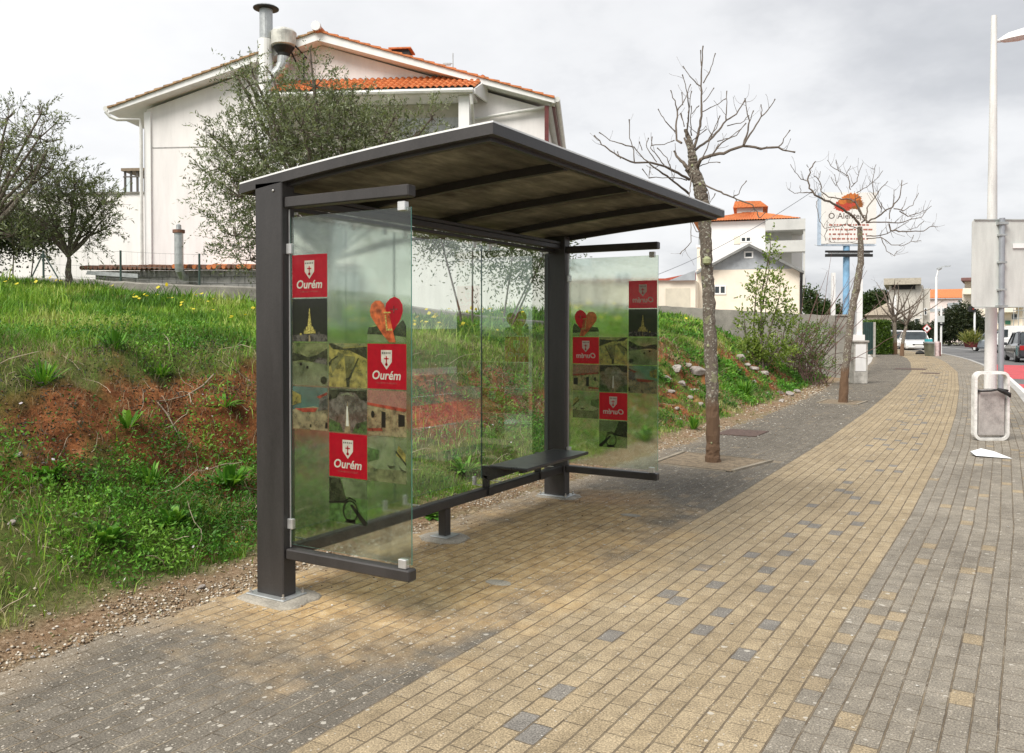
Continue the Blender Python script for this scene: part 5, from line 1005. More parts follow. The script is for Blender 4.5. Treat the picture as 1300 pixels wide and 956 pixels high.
# street tree A (bare, gnarled), traced limb by limb with depth given to each limb
TR = thing('street_tree', (-3.21, 9.98, 0), 0, 'gnarled bare tree in the square pit beside the shelter', 'tree'); rr = random.Random(5); d0 = 10.24
def TP(zx, zy, dd=0): return D(740+zx/3.185, 40+zy/3.185, d0+dd)
trunk = [D(905, 588, d0), D(905, 560, d0), D(904, 500, d0), D(902, 430, d0), D(899.5, 370, d0), D(897, 330, d0), D(895, 291, d0), D(893, 262, d0), D(888, 236, d0), D(881, 216, d0+.02), D(878.5, 197, d0), D(875, 180, d0), D(870, 164, d0)]
tw = [.092, .077, .078, .075, .073, .070, .072, .078, .074, .066, .05, .035, .018]
def knobbly(mb, P, R, n=12, sub=5, amp=.1, seed=1):
    rr_ = random.Random(seed); PP, RR = [], []
    for i in range(len(P)-1):
        for s_ in range(sub): t = s_/sub; PP.append(Vector(P[i]).lerp(Vector(P[i+1]), t)+Vector((rr_.gauss(0, .004), rr_.gauss(0, .004), 0))); RR.append((R[i]*(1-t)+R[i+1]*t)*(1+rr_.gauss(0, amp*.5)))
    PP.append(Vector(P[-1])); RR.append(R[-1]); o = len(mb.v); mb.tube(PP, RR, n)
    for k in range(o, len(mb.v)):
        v = Vector(mb.v[k]); c_ = PP[(k-o)//n]; mb.v[k] = tuple(c_+(v-c_)*(1+rr_.gauss(0, amp)))
mb = MB().m(BARK); knobbly(mb, trunk, tw, 14, 8, .045); mb.m(LICH)
for _ in range(14):
    i = rr.randrange(0, len(trunk)-3); t = rr.random(); c_ = trunk[i].lerp(trunk[i+1], t); a = rr.uniform(pi, 2*pi)+YAW; R = tw[i]*(1-t)+tw[i+1]*t
    n_ = Vector((cos(a), sin(a), 0)); p_ = c_+n_*(R*.96); s_ = rr.uniform(.006, .018)*(3.0 if rr.random() < .06 else 1); mb.lathe(tuple(p_), [(s_*.3, -s_*1.1), (s_, -s_*.5), (s_, s_*.5), (s_*.3, s_*1.2)], 6)
p_ = D(897.5, 331, d0-.075); mb.lathe(tuple(p_), [(.02, -.05), (.05, -.03), (.052, .02), (.02, .05)], 9)
mb.build('trunk', TR)
limbs = [
 ([(455,555),(475,520),(520,500),(570,490),(650,462),(720,472),(790,470),(820,482),(858,488)], -.5, .028),
 ([(790,470),(806,448),(815,430),(838,398)], -.5, .010), ([(650,460),(668,400),(672,360),(664,320),(655,270)], -.45, .014), ([(650,460),(690,395),(722,345),(755,310),(777,273)], -.5, .014), ([(722,345),(724,320),(720,295)], -.5, .008), ([(672,365),(690,320)], -.45, .007),
 ([(428,505),(470,465),(510,440),(550,400),(580,360),(620,335),(655,278)], .35, .022), ([(578,362),(580,310),(582,240)], .35, .011), ([(582,380),(640,370),(672,340)], .4, .009), ([(500,447),(540,390),(555,340)], .3, .010), ([(480,520),(510,450),(530,400),(550,350)], -.3, .010), ([(520,500),(560,450),(620,420),(660,370)], -.6, .012), ([(470,545),(510,530),(555,530)], -.3, .008), ([(545,445),(590,430),(640,395)], .4, .009),
 ([(452,470),(462,430),(475,380),(481,320),(478,260),(478,200),(480,130),(486,58)], .0, .022), ([(486,210),(510,170),(524,130),(536,88)], -.1, .010), ([(474,222),(440,190),(420,165),(404,140)], .1, .009), ([(484,325),(515,308),(545,295),(578,272)], .2, .009), ([(488,285),(510,260),(530,228)], -.2, .008), ([(479,140),(476,75)], .05, .009), ([(440,330),(470,300)], .1, .006),
 ([(400,450),(378,440),(376,380),(383,325),(370,280),(355,237)], .3, .018), ([(383,318),(400,295),(418,265),(436,213)], .3, .010), ([(375,405),(345,375),(325,350),(304,313)], .4, .010), ([(404,300),(400,245)], .3, .007), ([(395,330),(410,385)], .2, .012),
 ([(418,430),(424,380),(428,320),(424,260),(414,215),(402,174)], -.25, .013), ([(426,330),(432,285),(440,240)], -.2, .008), ([(440,420),(436,370),(438,300)], -.1, .010), ([(445,440),(500,395)], -.1, .007),
 ([(432,600),(385,572),(335,545),(270,528),(210,530),(160,512),(110,482),(75,455),(45,420)], -.7, .020), ([(208,530),(204,480),(190,430),(187,355)], -.7, .009), ([(205,468),(160,455),(110,440),(65,408)], -.6, .010), ([(150,512),(140,485)], -.7, .006), ([(430,655),(385,620),(340,585),(290,550),(250,515),(205,465)], -.5, .018), ([(270,545),(268,592),(240,555)], -.5, .007), ([(420,600),(350,590),(268,592)], -.5, .009),
 ([(300,530),(270,490),(255,460),(265,430)], -.4, .008), ([(330,540),(300,500),(275,470),(280,425)], -.3, .009), ([(360,560),(340,510),(300,470)], -.4, .009), ([(275,462),(330,455),(370,440)], -.4, .008), ([(240,480),(228,445)], -.4, .006),
 ([(450,600),(490,620),(530,640),(570,655),(610,672),(650,688),(685,702),(705,730),(712,755),(728,745),(738,730)], -.35, .015), ([(608,670),(630,655),(640,630),(662,603)], -.35, .009), ([(612,672),(622,685)], -.35, .008),
 ([(443,560),(436,620),(430,660),(434,720),(437,790),(437,850),(415,875),(393,900)], -.35, .009), ([(440,770),(460,810),(480,810)], -.3, .007),
 ([(430,560),(405,530),(380,505),(368,482)], .1, .032), ([(440,520),(425,470),(410,430)], .15, .03), ([(470,600),(505,640),(515,690),(535,655)], -.1, .009), ([(440,590),(415,560)], .1, .03)]
mb = MB().m(TWIG)
for pts, dd, r_ in limbs:
    n_ = len(pts); fac0 = 0 if (380 < pts[0][0] < 480 and pts[0][1] > 400) else 1
    P = [TP(zx, zy, dd*(fac0+(1-fac0)*min(1, k/(n_*.5)))) for k, (zx, zy) in enumerate(pts)]
    Q = []; 
    for i in range(len(P)-1):
        for s_ in range(3): Q.append(P[i].lerp(P[i+1], s_/3)+Vector((rr.gauss(0, .0035), rr.gauss(0, .0035), rr.gauss(0, .0035))))
    Q.append(P[-1]); RR = [max(.0045, r_*.8*(1-.68*k/(len(Q)-1))*rr.uniform(.9, 1.12)) for k in range(len(Q))]; RR[-1] *= 1.6
    mb.tube(Q, RR, 7)
    twigs(mb, Q, max(.004, r_*.26), rr, 3.8, .22, .15, 0)
mb.build('branches', TR)

# street tree B: crooked trunk, umbrella crown of fine twigs
TR2 = thing('street_tree', (-3.42, 19.42, 0), 0, 'leaning bare tree with an umbrella crown in front of the billboard', 'tree'); rr = random.Random(9); d0 = 18.4
tp = [(1070, 512), (1071.5, 485), (1075, 453), (1078, 425), (1081, 401), (1085, 378), (1089, 356), (1093, 335), (1092.5, 310), (1091.5, 288)]
P = [D(u, v, d0) for u, v in tp]; mb = MB().m(BARK); knobbly(mb, P, [.105, .088, .08, .078, .075, .07, .07, .066, .058, .05], 12, 4, .06, 3); mb.build('trunk', TR2)
def T2(zx, zy, dd=0): return D(1000+zx/6.375, 190+zy/6.375, d0+dd)
mb = MB().m(TWIG)
L2 = [([(580,610),(540,550),(480,500),(400,450),(300,410),(220,365),(180,310),(165,240),(180,160),(225,95)], -.6, .030), ([(165,255),(110,240),(60,180),(22,118)], -.6, .010), ([(200,350),(120,345),(60,355),(0,315)], -.7, .010), ([(105,345),(100,290)], -.7, .007), ([(170,150),(155,120)], -.6, .006),
 ([(640,580),(590,520),(550,430),(500,400),(440,400),(330,380),(270,340),(270,280),(240,230),(210,210)], .3, .020), ([(250,240),(265,175)], .3, .006), ([(610,540),(560,440),(540,400),(600,380)], .1, .018),
 ([(600,590),(640,560),(640,470),(700,390),(760,310),(810,255)], .5, .018), ([(760,480),(700,370),(680,280),(700,200),(715,120)], .5, .011), ([(500,330),(500,260),(480,190),(510,130)], .1, .012), ([(480,210),(410,170),(390,85)], .1, .009), ([(400,165),(350,130),(320,85)], .1, .008), ([(510,300),(560,260),(580,180),(610,105)], .3, .010), ([(560,350),(640,300),(720,240),(770,170)], .4, .010), ([(440,370),(400,280),(380,200)], .0, .008), ([(390,300),(350,220)], .0, .006),
 ([(630,590),(700,560),(780,500),(850,460),(900,400),(920,320),(925,245)], -.4, .020), ([(860,480),(940,490),(1010,450),(1060,350)], -.4, .012), ([(900,500),(970,540),(1050,520),(1120,490),(1165,455)], -.2, .012), ([(640,590),(800,585),(900,600),(1000,560),(1080,550),(1120,500)], .4, .015), ([(820,600),(830,650),(900,660),(1000,665),(1100,660),(1160,620),(1215,625)], .2, .016), ([(640,700),(720,700),(800,680),(860,650),(980,580)], .3, .014), ([(640,720),(760,710),(840,770),(920,780),(1000,745),(1080,735)], -.3, .012), ([(760,720),(800,820),(860,860),(885,820)], -.3, .009), ([(1000,740),(1020,690)], -.3, .006), ([(820,560),(850,450),(860,380),(860,325)], .5, .011), ([(800,500),(730,400),(740,330)], .6, .009), ([(920,290),(970,270)], -.4, .006), ([(1100,580),(1050,630),(970,650)], .1, .008), ([(1165,625),(1180,590)], .2, .006),
 ([(600,640),(560,640),(480,600),(400,620),(300,640),(260,580),(230,450),(245,410)], -.9, .010), ([(600,760),(500,750),(350,750),(330,740)], -.6, .008), ([(330,640),(300,690),(310,740)], -.9, .006)]
for pts, dd, r_ in L2:
    fac0 = 0 if (560 < pts[0][0] < 660 and pts[0][1] > 500) else 1
    P = [T2(zx, zy, dd*(fac0+(1-fac0)*min(1, k/(len(pts)*.5)))) for k, (zx, zy) in enumerate(pts)]; Q = []
    for i in range(len(P)-1):
        for s_ in range(3): Q.append(P[i].lerp(P[i+1], s_/3)+Vector((rr.gauss(0, .007), rr.gauss(0, .007), rr.gauss(0, .007))))
    Q.append(P[-1]); RR = [max(.006, r_*(1-.6*k/(len(Q)-1))) for k in range(len(Q))]; mb.tube(Q, RR, 6); twigs(mb, Q, .0065, rr, 6.5, .34, .12, 0)
mb.build('branches', TR2)
# distant small bare trees
def bare_tree(name, label, base, ht, spread, seed, r0=.12, group=None, tl=.45, thick=.014):
    T_ = thing(name, base, 0, label, 'tree', group); rr = random.Random(seed); b = Vector(base); P, d = wander(b, (0, 0, 1), ht*.45, 6, .05, rr, .05)
    mb = MB().m(BARK); mb.tube(P, [r0*(1-.08*k) for k in range(7)], 8); mb.build('trunk', T_); mb = MB().m(TWIG)
    for k in range(11):
        a = 2*pi*k/11+rr.uniform(-.3, .3); q = P[-1-(k % 2)]; el = rr.uniform(.35, 1.2)
        Q, _ = wander(q, (cos(a)*cos(el), sin(a)*cos(el), sin(el)), spread*rr.uniform(.8, 1.15), 8, .13, rr, .03); mb.tube(Q, [r0*.38*(1-.1*j) for j in range(9)], 5); twigs(mb, Q, thick, rr, 3.0, tl, .1, 1)
    mb.build('branches', T_); return T_
G_ = None
bare_tree('street_tree', 'slender bare tree at the pavement edge before the parked white car', (-6.15, 53.1, 0), 4.6, 2.2, 3, .12)
bare_tree('street_tree', 'slightly thicker bare tree just left of the slender one', (-6.9, 56.0, 0), 5.0, 2.4, 6, .17)
p_ = D(1118, 440, 72); bare_tree('leafless_shrub', 'brown leafless shrub between the hedge and the beige block', (p_.x, p_.y, -.1), 3.4, 2.2, 12, .10)

def leaf_cloud(C, U, Ln, Wd, rng, curl=.0):
    """C centres, U unit directions: diamond leaves. returns V,F"""
    n = len(C); rnd = rng.normal(size=(n, 3)); S_ = np.cross(U, rnd); S_ /= np.linalg.norm(S_, axis=1, keepdims=True)+1e-9
    Nn = np.cross(U, S_); L_ = Ln[:, None]; w = Wd[:, None]
    V = np.stack([C, C+U*L_*.45+S_*w*.5+Nn*w*.15, C+U*L_, C+U*L_*.45-S_*w*.5+Nn*w*.15], 1).reshape(-1, 3)
    return V, np.arange(n*4).reshape(n, 4)
LEAF = mat_attr('leaves', .4, .42, .5)
def crown_shoots(lobes, n_sh, sh_len, per, ln, wd, cols, seed, up=.5, outward=.7, shell=.35):
    """leafy shoots spread through ellipsoid lobes [(centre, radius vec)]"""
    rng = np.random.default_rng(seed); w = np.array([l[1][0]*l[1][1]*l[1][2] for l in lobes])**.75; w /= w.sum(); idx = rng.choice(len(lobes), n_sh, p=w)
    cen = np.array([tuple(l[0]) for l in lobes])[idx]; rad = np.array([l[1] for l in lobes])[idx]
    d = rng.normal(size=(n_sh, 3)); d /= np.linalg.norm(d, axis=1, keepdims=True); rr_ = shell+(1-shell)*rng.random(n_sh)**.6
    clump = .72+.55*fbm(d[:, 0]*2+idx*3.1, d[:, 1]*2+d[:, 2]*3, 1.3, 3, seed)
    base = cen+d*rad*(rr_*clump)[:, None]
    dr = d*outward+np.array([0, 0, up])+rng.normal(size=(n_sh, 3))*.35; dr /= np.linalg.norm(dr, axis=1, keepdims=True)
    ln_s = sh_len*(.4+rng.random(n_sh)*.9); Cs, Us, K = [], [], []
    tone = rng.random(n_sh)
    for k in range(per):
        t = (k+.5)/per; bend = np.array([0, 0, -.25])*t*t
        c_ = base+(dr+bend)*(ln_s*t)[:, None]+rng.normal(size=(n_sh, 3))*.006; u_ = dr*.8+rng.normal(size=(n_sh, 3))*.75; u_ /= np.linalg.norm(u_, axis=1, keepdims=True); Cs.append(c_); Us.append(u_); K.append(tone)
    C = np.concatenate(Cs); U = np.concatenate(Us); tn = np.concatenate(K); n = len(C)
    V, Fq = leaf_cloud(C, U, ln*(.6+.7*rng.random(n)), wd*(.7+.6*rng.random(n)), rng)
    cols = np.array(cols); ci = np.clip((tn*.6+rng.random(n)*.4)*len(cols), 0, len(cols)-1).astype(int); col = cols[ci]*(.75+.5*rng.random((n, 1)))
    return V, Fq, np.repeat(col, 4, 0), base, dr, ln_s
OLV = [(.07, .085, .04), (.11, .135, .06), (.165, .20, .095), (.24, .28, .16), (.38, .42, .30)]
def olive(label, base, limbs_, lobes_px, d, seed, n_sh, per=16, extra=()):
    T_ = thing('olive_tree', base, 0, label, 'tree'); rr = random.Random(seed); b = Vector(base); mb = MB().m(BARK)
    for pts, r_ in limbs_:
        P = [p if isinstance(p, Vector) else Vector(p) for p in pts]; Q = []
        for i in range(len(P)-1):
            for s_ in range(4): Q.append(P[i].lerp(P[i+1], s_/4)+Vector([rr.gauss(0, r_*.12) for _ in range(3)]))
        Q.append(P[-1]); mb.tube(Q, [r_*(1-.6*k/(len(Q)-1)) for k in range(len(Q))], 9)
    mb.build('trunk', T_)
    s_ = d/F; lobes = []
    for k, (u, v, r_, rv, dz) in enumerate(lobes_px):
        c_ = D(u, v, d+dz); lobes.append((c_, (r_*s_, r_*s_*.95, rv*s_)))
    V, Fq, col, base_, dr, ls = crown_shoots(lobes, n_sh, .36, per, 0.058*d/12, .0155*d/12, OLV, seed)
    np_mesh('foliage', V, [Fq], LEAF, col, root=T_)
    mb = MB().m(TWIG); rng = np.random.default_rng(seed)
    for i in rng.choice(len(base_), min(900, len(base_)), replace=False):
        p0_ = Vector(base_[i]); mb.tube([p0_-Vector(dr[i])*.12, p0_+Vector(dr[i])*float(ls[i])*.8], [.004, .002], 3)
    for k, (c_, R) in enumerate(lobes):
        root_ = limbs_[0][0][-1]; mid = Vector(root_).lerp(c_, .5)+Vector((0, 0, .1)); mb.tube([Vector(root_), mid, c_, c_+Vector((rr.uniform(-.4, .4), rr.uniform(-.4, .4), .5))*R[2]], [.035, .025, .014, .006], 6)
        for _ in range(7): q, _d = wander(c_, (rr.gauss(0, 1), rr.gauss(0, 1), rr.gauss(0, .7)+.3), R[0]*.9, 5, .2, rr, .05); mb.tube(q, [.012, .01, .008, .006, .005, .003], 4)
    mb.build('branches', T_)
    return T_
gz = lambda x, y: float(height(np.array([x]), np.array([y]))[0])
# big olive behind the shelter
q = D(425, 400, 12.2); bz = gz(q.x, q.y); fork = D(418, 330, 12.2)
olive('big silvery olive tree growing behind the shelter in front of the white house', (q.x, q.y, bz-.05), [([(q.x, q.y, bz-.1), D(422, 370, 12.2), fork], .15), ([fork, D(370, 270, 12.1), D(325, 210, 12.)], .08), ([fork, D(440, 260, 12.3), D(470, 190, 12.4)], .09), ([fork, D(400, 240, 12.0), D(385, 150, 12.)], .07)],
      [(325, 190, 52, 60, 0), (305, 250, 46, 62, -.2), (345, 140, 38, 34, .2), (318, 108, 22, 26, 0), (385, 165, 52, 48, -.3), (440, 175, 58, 48, .1), (490, 170, 40, 34, -.2), (525, 178, 26, 24, 0), (400, 110, 26, 36, .1), (440, 140, 36, 30, 0), (370, 240, 70, 70, .3), (450, 235, 74, 60, .5), (540, 215, 46, 44, .6), (280, 215, 26, 34, 0), (300, 300, 30, 30, .1), (395, 78, 5, 30, 0), (320, 92, 6, 26, 0), (300, 95, 4, 20, .1), (548, 150, 10, 16, 0), (500, 150, 8, 18, 0), (345, 95, 6, 24, 0), (270, 175, 12, 20, 0), (318, 330, 16, 20, 0), (565, 300, 40, 18, .6), (535, 262, 40, 34, .5), (620, 296, 30, 16, .7)], 12.1, 21, 3100, 17)
q = D(86, 365, 15); bz = gz(q.x, q.y); fork = D(87, 325, 15)
olive('small olive tree with a slim trunk on the grass at the left', (q.x, q.y, bz-.05), [([(q.x, q.y, bz-.1), D(88, 345, 15), fork], .075), ([fork, D(108, 305, 15), D(130, 280, 15.1)], .035), ([fork, D(75, 300, 15), D(60, 260, 14.9)], .045), ([fork, D(92, 290, 15), D(98, 250, 15)], .04)],
      [(98, 262, 40, 36, 0), (60, 250, 38, 38, .2), (130, 258, 26, 30, -.1), (70, 290, 34, 26, -.2), (112, 296, 26, 22, .1), (95, 235, 26, 22, .1), (50, 300, 22, 20, .1), (135, 290, 18, 20, .1), (30, 268, 26, 24, .2)], 15, 22, 620, 14)
q = D(-42, 365, 14); bz = gz(q.x, q.y); fork = D(-25, 300, 14)
olive('taller olive tree leaning in from the left edge', (q.x, q.y, bz-.05), [([(q.x, q.y, bz-.1), D(-38, 340, 14), fork], .12), ([fork, D(5, 275, 14), D(35, 240, 14), D(60, 190, 14)], .06), ([fork, D(-10, 240, 14), D(5, 180, 14)], .06)],
      [(50, 175, 32, 42, 0), (66, 215, 28, 34, .1), (40, 220, 36, 36, -.1), (12, 190, 32, 42, .2), (0, 240, 36, 34, 0), (-30, 200, 50, 60, .3), (10, 150, 16, 26, 0), (52, 145, 14, 20, 0), (-50, 260, 50, 50, .1), (15, 300, 30, 16, .1)], 14, 23, 680, 14)

# leafy sapling and bramble in front of the far wall, hedges, bushes
def leaf_bush(name, label, cat, base, lobes, n, ln, wd, cols, seed, group=None, sh=.3, per=10, up=.6, trunk=None, dark=0, kind=None):
    T_ = thing(name, base, 0, label, cat, group)
    V, Fq, col, b_, dr, ls = crown_shoots(lobes, n, sh, per, ln, wd, cols, seed, up); np_mesh('foliage', V, [Fq], LEAF, col, root=T_)
    mb = MB().m(trunk or TWIG); rr = random.Random(seed); bb = Vector(base)
    for c_, R in lobes:
        c_ = Vector(c_); mb.tube([bb+Vector((rr.uniform(-.1, .1), rr.uniform(-.1, .1), 0)), bb.lerp(c_, .6)+Vector((rr.uniform(-.15, .15), 0, 0)), c_, c_+Vector((0, 0, R[2]*.7))], [.03, .022, .014, .005], 5)
    mb.build('stems', T_); return T_
GRN1 = [(.06, .11, .02), (.10, .17, .03), (.16, .25, .045), (.25, .33, .08)]; GRN2 = [(.03, .055, .015), (.045, .08, .02), (.07, .12, .03)]; DKG = [(.02, .032, .014), (.03, .045, .018), (.045, .06, .025), (.07, .075, .04)]
d = 22; s_ = d/F; q = D(965, 455, d); bz = gz(q.x, q.y)
lob = [(D(u, v, d+dd), (r*s_, r*s_, rv*s_)) for u, v, r, rv, dd in ((966, 440, 16, 22, 0), (972, 400, 12, 26, 0), (960, 370, 9, 22, .1), (976, 345, 7, 26, 0), (990, 375, 8, 28, -.1), (978, 315, 4, 18, 0), (945, 410, 10, 16, .2), (998, 410, 12, 20, .1), (985, 450, 22, 16, 0), (948, 450, 18, 18, 0))]
leaf_bush('sapling', 'tall spindly sapling with fresh green leaves on the bank before the cream house', 'sapling', (q.x, q.y, bz-.1), lob, 640, .085, .042, [(.10, .16, .03), (.16, .24, .04), (.24, .33, .06), (.34, .42, .12)], 31, sh=.35, per=8, up=1.1)
d = 24; s_ = d/F; q = D(1020, 470, d); bz = gz(q.x, q.y); SB = thing('bramble_bush', (q.x, q.y, bz-.1), 0, 'brown tangled bramble with few leaves by the gate pillar', 'bush'); rr = random.Random(8); mb = MB().m(mat('bramble_stem', (.17, .10, .085), .9, 0, .3, 12))
for k in range(115):
    b0 = D(rr.uniform(990, 1052), 470, d+rr.uniform(-1, 1)); b0.z = gz(b0.x, b0.y); a = rr.uniform(0, 2*pi); P, _ = wander(b0, (cos(a)*.5, sin(a)*.5, 1.2), rr.uniform(.7, 2.0)*(1.35 if rr.random() < .1 else 1), 8, .2, rr, -.05); mb.tube(P, [.008]*8+[.004], 4)
for k in range(16):
    b0 = D(rr.uniform(1005, 1045), 455, d); P, _ = wander(b0, (rr.uniform(.1, .9)*cos(YAW), rr.uniform(.1, .9)*sin(YAW), 1.0), rr.uniform(1.8, 3.2), 8, .07, rr, .0); mb.tube(P, [.012-.001*j for j in range(9)], 4); twigs(mb, P, .004, rr, 2, .4, .05, 0)
mb.build('stems', SB); V, Fq, col, *_ = crown_shoots([(D(1020, 435, d), (28*s_, 28*s_, 26*s_)), (D(1040, 425, d), (22*s_, 22*s_, 14*s_)), (D(1030, 462, d), (30*s_, 30*s_, 12*s_))], 620, .2, 7, .055, .03, [(.08, .17, .025), (.15, .26, .05), (.20, .16, .07)], 41); np_mesh('foliage', V, [Fq], LEAF, col, root=SB)
# clipped hedge
q = D(1120, 452, 51); HG = thing('clipped_hedge', (q.x, q.y, 0), YAW, 'clipped bright green hedge block beside the green gate', 'hedge'); f = FB(HG); rng = np.random.default_rng(3); n = 14000
x0_, x1_ = f.uv(1109, 430)[0], f.uv(1131.5, 430)[0]; zt = f.uv(1120, 407)[1]; Pn = rng.random((n, 3)); face = rng.integers(0, 4, n)
Pn[:, 0] = x0_+Pn[:, 0]*(x1_-x0_); Pn[:, 1] = Pn[:, 1]*5; Pn[:, 2] = Pn[:, 2]*zt
Pn[face == 0, 1] = rng.random((face == 0).sum())*.12; Pn[face == 1, 0] = x1_-rng.random((face == 1).sum())*.12; Pn[face == 2, 2] = zt-rng.random((face == 2).sum())*.12
rnd_ = fbm(Pn[:, 0]*1.0+Pn[:, 1], Pn[:, 2], 1.8, 3, 6)-.5; Pn[:, 0] += rnd_*.35; Pn[:, 2] += rnd_*.3
wz = Pn[:, 2] > zt*.8; Pn[wz, 0] = (Pn[wz, 0]-(x0_+x1_)/2)*.92+(x0_+x1_)/2
M4 = np.array(f.fr); Pw = Pn@M4[:3, :3].T+M4[:3, 3]; U = rng.normal(size=(n, 3)); U /= np.linalg.norm(U, axis=1, keepdims=True); V, Fq = leaf_cloud(Pw, U, .11+.05*rng.random(n), .06+.03*rng.random(n), rng)
col = np.array([(.05, .10, .015), (.08, .15, .02), (.12, .20, .03)])[rng.integers(0, 3, n)]; np_mesh('foliage', V, [Fq], LEAF, np.repeat(col, 4, 0), root=HG)
f.put(MB().m(TWIG).box(x0_+.2, .2, 0, x1_-.2, 4.8, zt-.25), 'core')
def far_bush(label, lobes_px, d, n, cols, seed, name='evergreen_bush', cat='bush', ln=.22, wd=.10):
    s_ = d/F; lob = [(D(u, v, d+dd), (r*s_, r*s_, rv*s_)) for u, v, r, rv, dd in lobes_px]; q = D(lobes_px[0][0], 430, d); return leaf_bush(name, label, cat, (q.x, q.y, -.2), lob, n, ln, wd, cols, seed, sh=.7, per=8, up=.4)
far_bush('large dark evergreen bush on the far side of the road', [(1215, 412, 22, 18, 0), (1203, 420, 18, 14, 0), (1232, 412, 16, 18, 0), (1222, 400, 14, 11, 0), (1240, 420, 12, 14, 0), (1190, 425, 12, 9, 1)], 82, 2600, DKG, 51)
far_bush('dark green hedge in front of the beige block', [(1158, 422, 16, 8, 0), (1146, 420, 14, 9, 0), (1170, 425, 12, 7, 0)], 80, 1100, DKG, 52)
far_bush('round green tree rising behind the pitched roof house', [(1108, 385, 16, 12, 0), (1120, 382, 12, 10, 0), (1100, 395, 12, 10, 0)], 100, 1200, GRN2, 53, 'distant_tree', 'tree', .3, .15)
far_bush('dark tree between the cream house and the brambles', [(1028, 382, 7, 16, 0), (1032, 392, 9, 10, 0), (1045, 396, 16, 8, 0), (1056, 398, 12, 8, 0)], 60, 800, GRN2, 54, 'distant_tree', 'tree', .2, .1)
far_bush('leafy tree against the white house wall seen through the rear glass', [(600, 318, 34, 18, 0), (650, 330, 30, 24, 0), (690, 325, 26, 30, 0), (560, 305, 30, 16, 0), (675, 350, 26, 18, 0)], 16.5, 900, [(.05, .08, .03), (.09, .12, .05), (.15, .19, .09)], 56, 'garden_tree', 'tree', .075, .028)
far_bush('dark round tree behind the olive trees at the left edge', [(18, 296, 36, 20, 0), (-20, 290, 40, 26, 0), (45, 305, 18, 12, 0)], 24.5, 1500, DKG, 55, 'dark_tree', 'tree', .10, .06)
# planter with yucca
PL = front_thing('street_planter', 1235, 441, 60, 'dark planter box with a spiky yellow green yucca by the kerb', 'planter'); f = FB(PL); a, b = f.uv(1229, 441), f.uv(1242, 434)
f.put(MB().m(MAROON).loft([[(a[0]+.1, 0, a[1]), (b[0]-.1, 0, a[1]), (b[0]-.1, .6, a[1]), (a[0]+.1, .6, a[1])], [(a[0], -.05, b[1]), (b[0], -.05, b[1]), (b[0], .65, b[1]), (a[0], .65, b[1])]]), 'box')
rng = np.random.default_rng(12); n = 420; cen = np.array(f.fr @ Vector(((a[0]+b[0])/2, .3, b[1]))); C = cen+rng.normal(size=(n, 3))*np.array([.2, .2, .12]); U = rng.normal(size=(n, 3)); U[:, 2] = abs(U[:, 2])+.5; U /= np.linalg.norm(U, axis=1, keepdims=True); V, Fq = leaf_cloud(C, U, .5+.5*rng.random(n), np.full(n, .06), rng); col = np.array([(.20, .22, .05), (.35, .34, .12), (.10, .14, .03)])[rng.integers(0, 3, n)]; np_mesh('foliage', V, [Fq], LEAF, np.repeat(col, 4, 0), root=PL)
# overhead cable
mb = MB().m(mat('cable', (.22, .23, .25), .7)); A1 = D(760, 372, 40); B1_ = D(1036, 240, 33); pts = [A1.lerp(B1_, k/16)-Vector((0, 0, 4*.5*(k/16)*(1-k/16))) for k in range(17)]; tag(mb.tube(pts, .012, 4).build('overhead_cable'), 'thin sagging cable crossing the sky to the billboard', 'cable')
# tree pits, drain covers
def pit(label, quad, seed):
    T_ = thing('tree_pit', (sum(p[0] for p in quad)/4, sum(p[1] for p in quad)/4, 0), 0, label, 'tree pit'); mb = MB().m(mat('pit_edging', (.30, .26, .20), .95, 0, .2, 5, .4, fine=.3))
    for k in range(4):
        a = Vector((*quad[k], 0)); b = Vector((*quad[(k+1) % 4], 0)); d_ = (b-a).normalized(); n_ = Vector((-d_.y, d_.x, 0))*.024
        a2, b2 = a+d_*.05, b-d_*.05; mb.hexa([a2-n_, b2-n_, b2+n_, a2+n_]+[p+Vector((0, 0, .008+.014*(k % 2))) for p in (a2-n_, b2-n_, b2+n_, a2+n_)])
    mb.build('edging', T_); mb = MB().m(m_earth); mb.add([(x, y, .008) for x, y in quad], [(0, 1, 2, 3)]); mb.build('soil', T_); return T_
m_earth = mat('pit_soil', (.27, .21, .14), .97, 0, .5, 14, .8, fine=.5)
pit('square tree pit with loose edging round the gnarled tree', [(-3.78, 9.55), (-2.82, 9.40), (-2.62, 10.45), (-3.78, 10.62)], 1); pit('small pit of dry soil round the leaning tree', [(-3.85, 19.0), (-3.05, 18.9), (-3.0, 20.0), (-3.85, 20.1)], 2)
IRON = mat('rusty_iron', (.13, .085, .07), .8, .2, .3, 20, .3)
for k, (x, y, sx, sy, lab) in enumerate([(-3.72, 13.0, .30, .38, 'rusty square cover set in the grey bricks near the bank'), (-2.4+off(36.5), 36.5, .55, .5, 'iron cover across the far yellow bricks'), (-1.75+off(33), 33.5, .3, .3, 'small iron cover further along the yellow bricks')]):
    mb = MB().m(IRON).box(x-sx, y-sy, .004, x+sx, y+sy, .010); tag(mb.build('drain_cover'), lab, 'drain cover')
for x, y, lab in ((-2.84, 4.57, 'broken mortar patch with a hole in the bricks in front of the rail'), (-2.90, 6.80, 'pale worn mortar patch on the bricks by the bench')):
    T_ = pad(x, y, .09, .055, h=.003, seed=int(y*10), sq=2); tag(T_.build('mortar_patch'), lab, 'mortar patch')

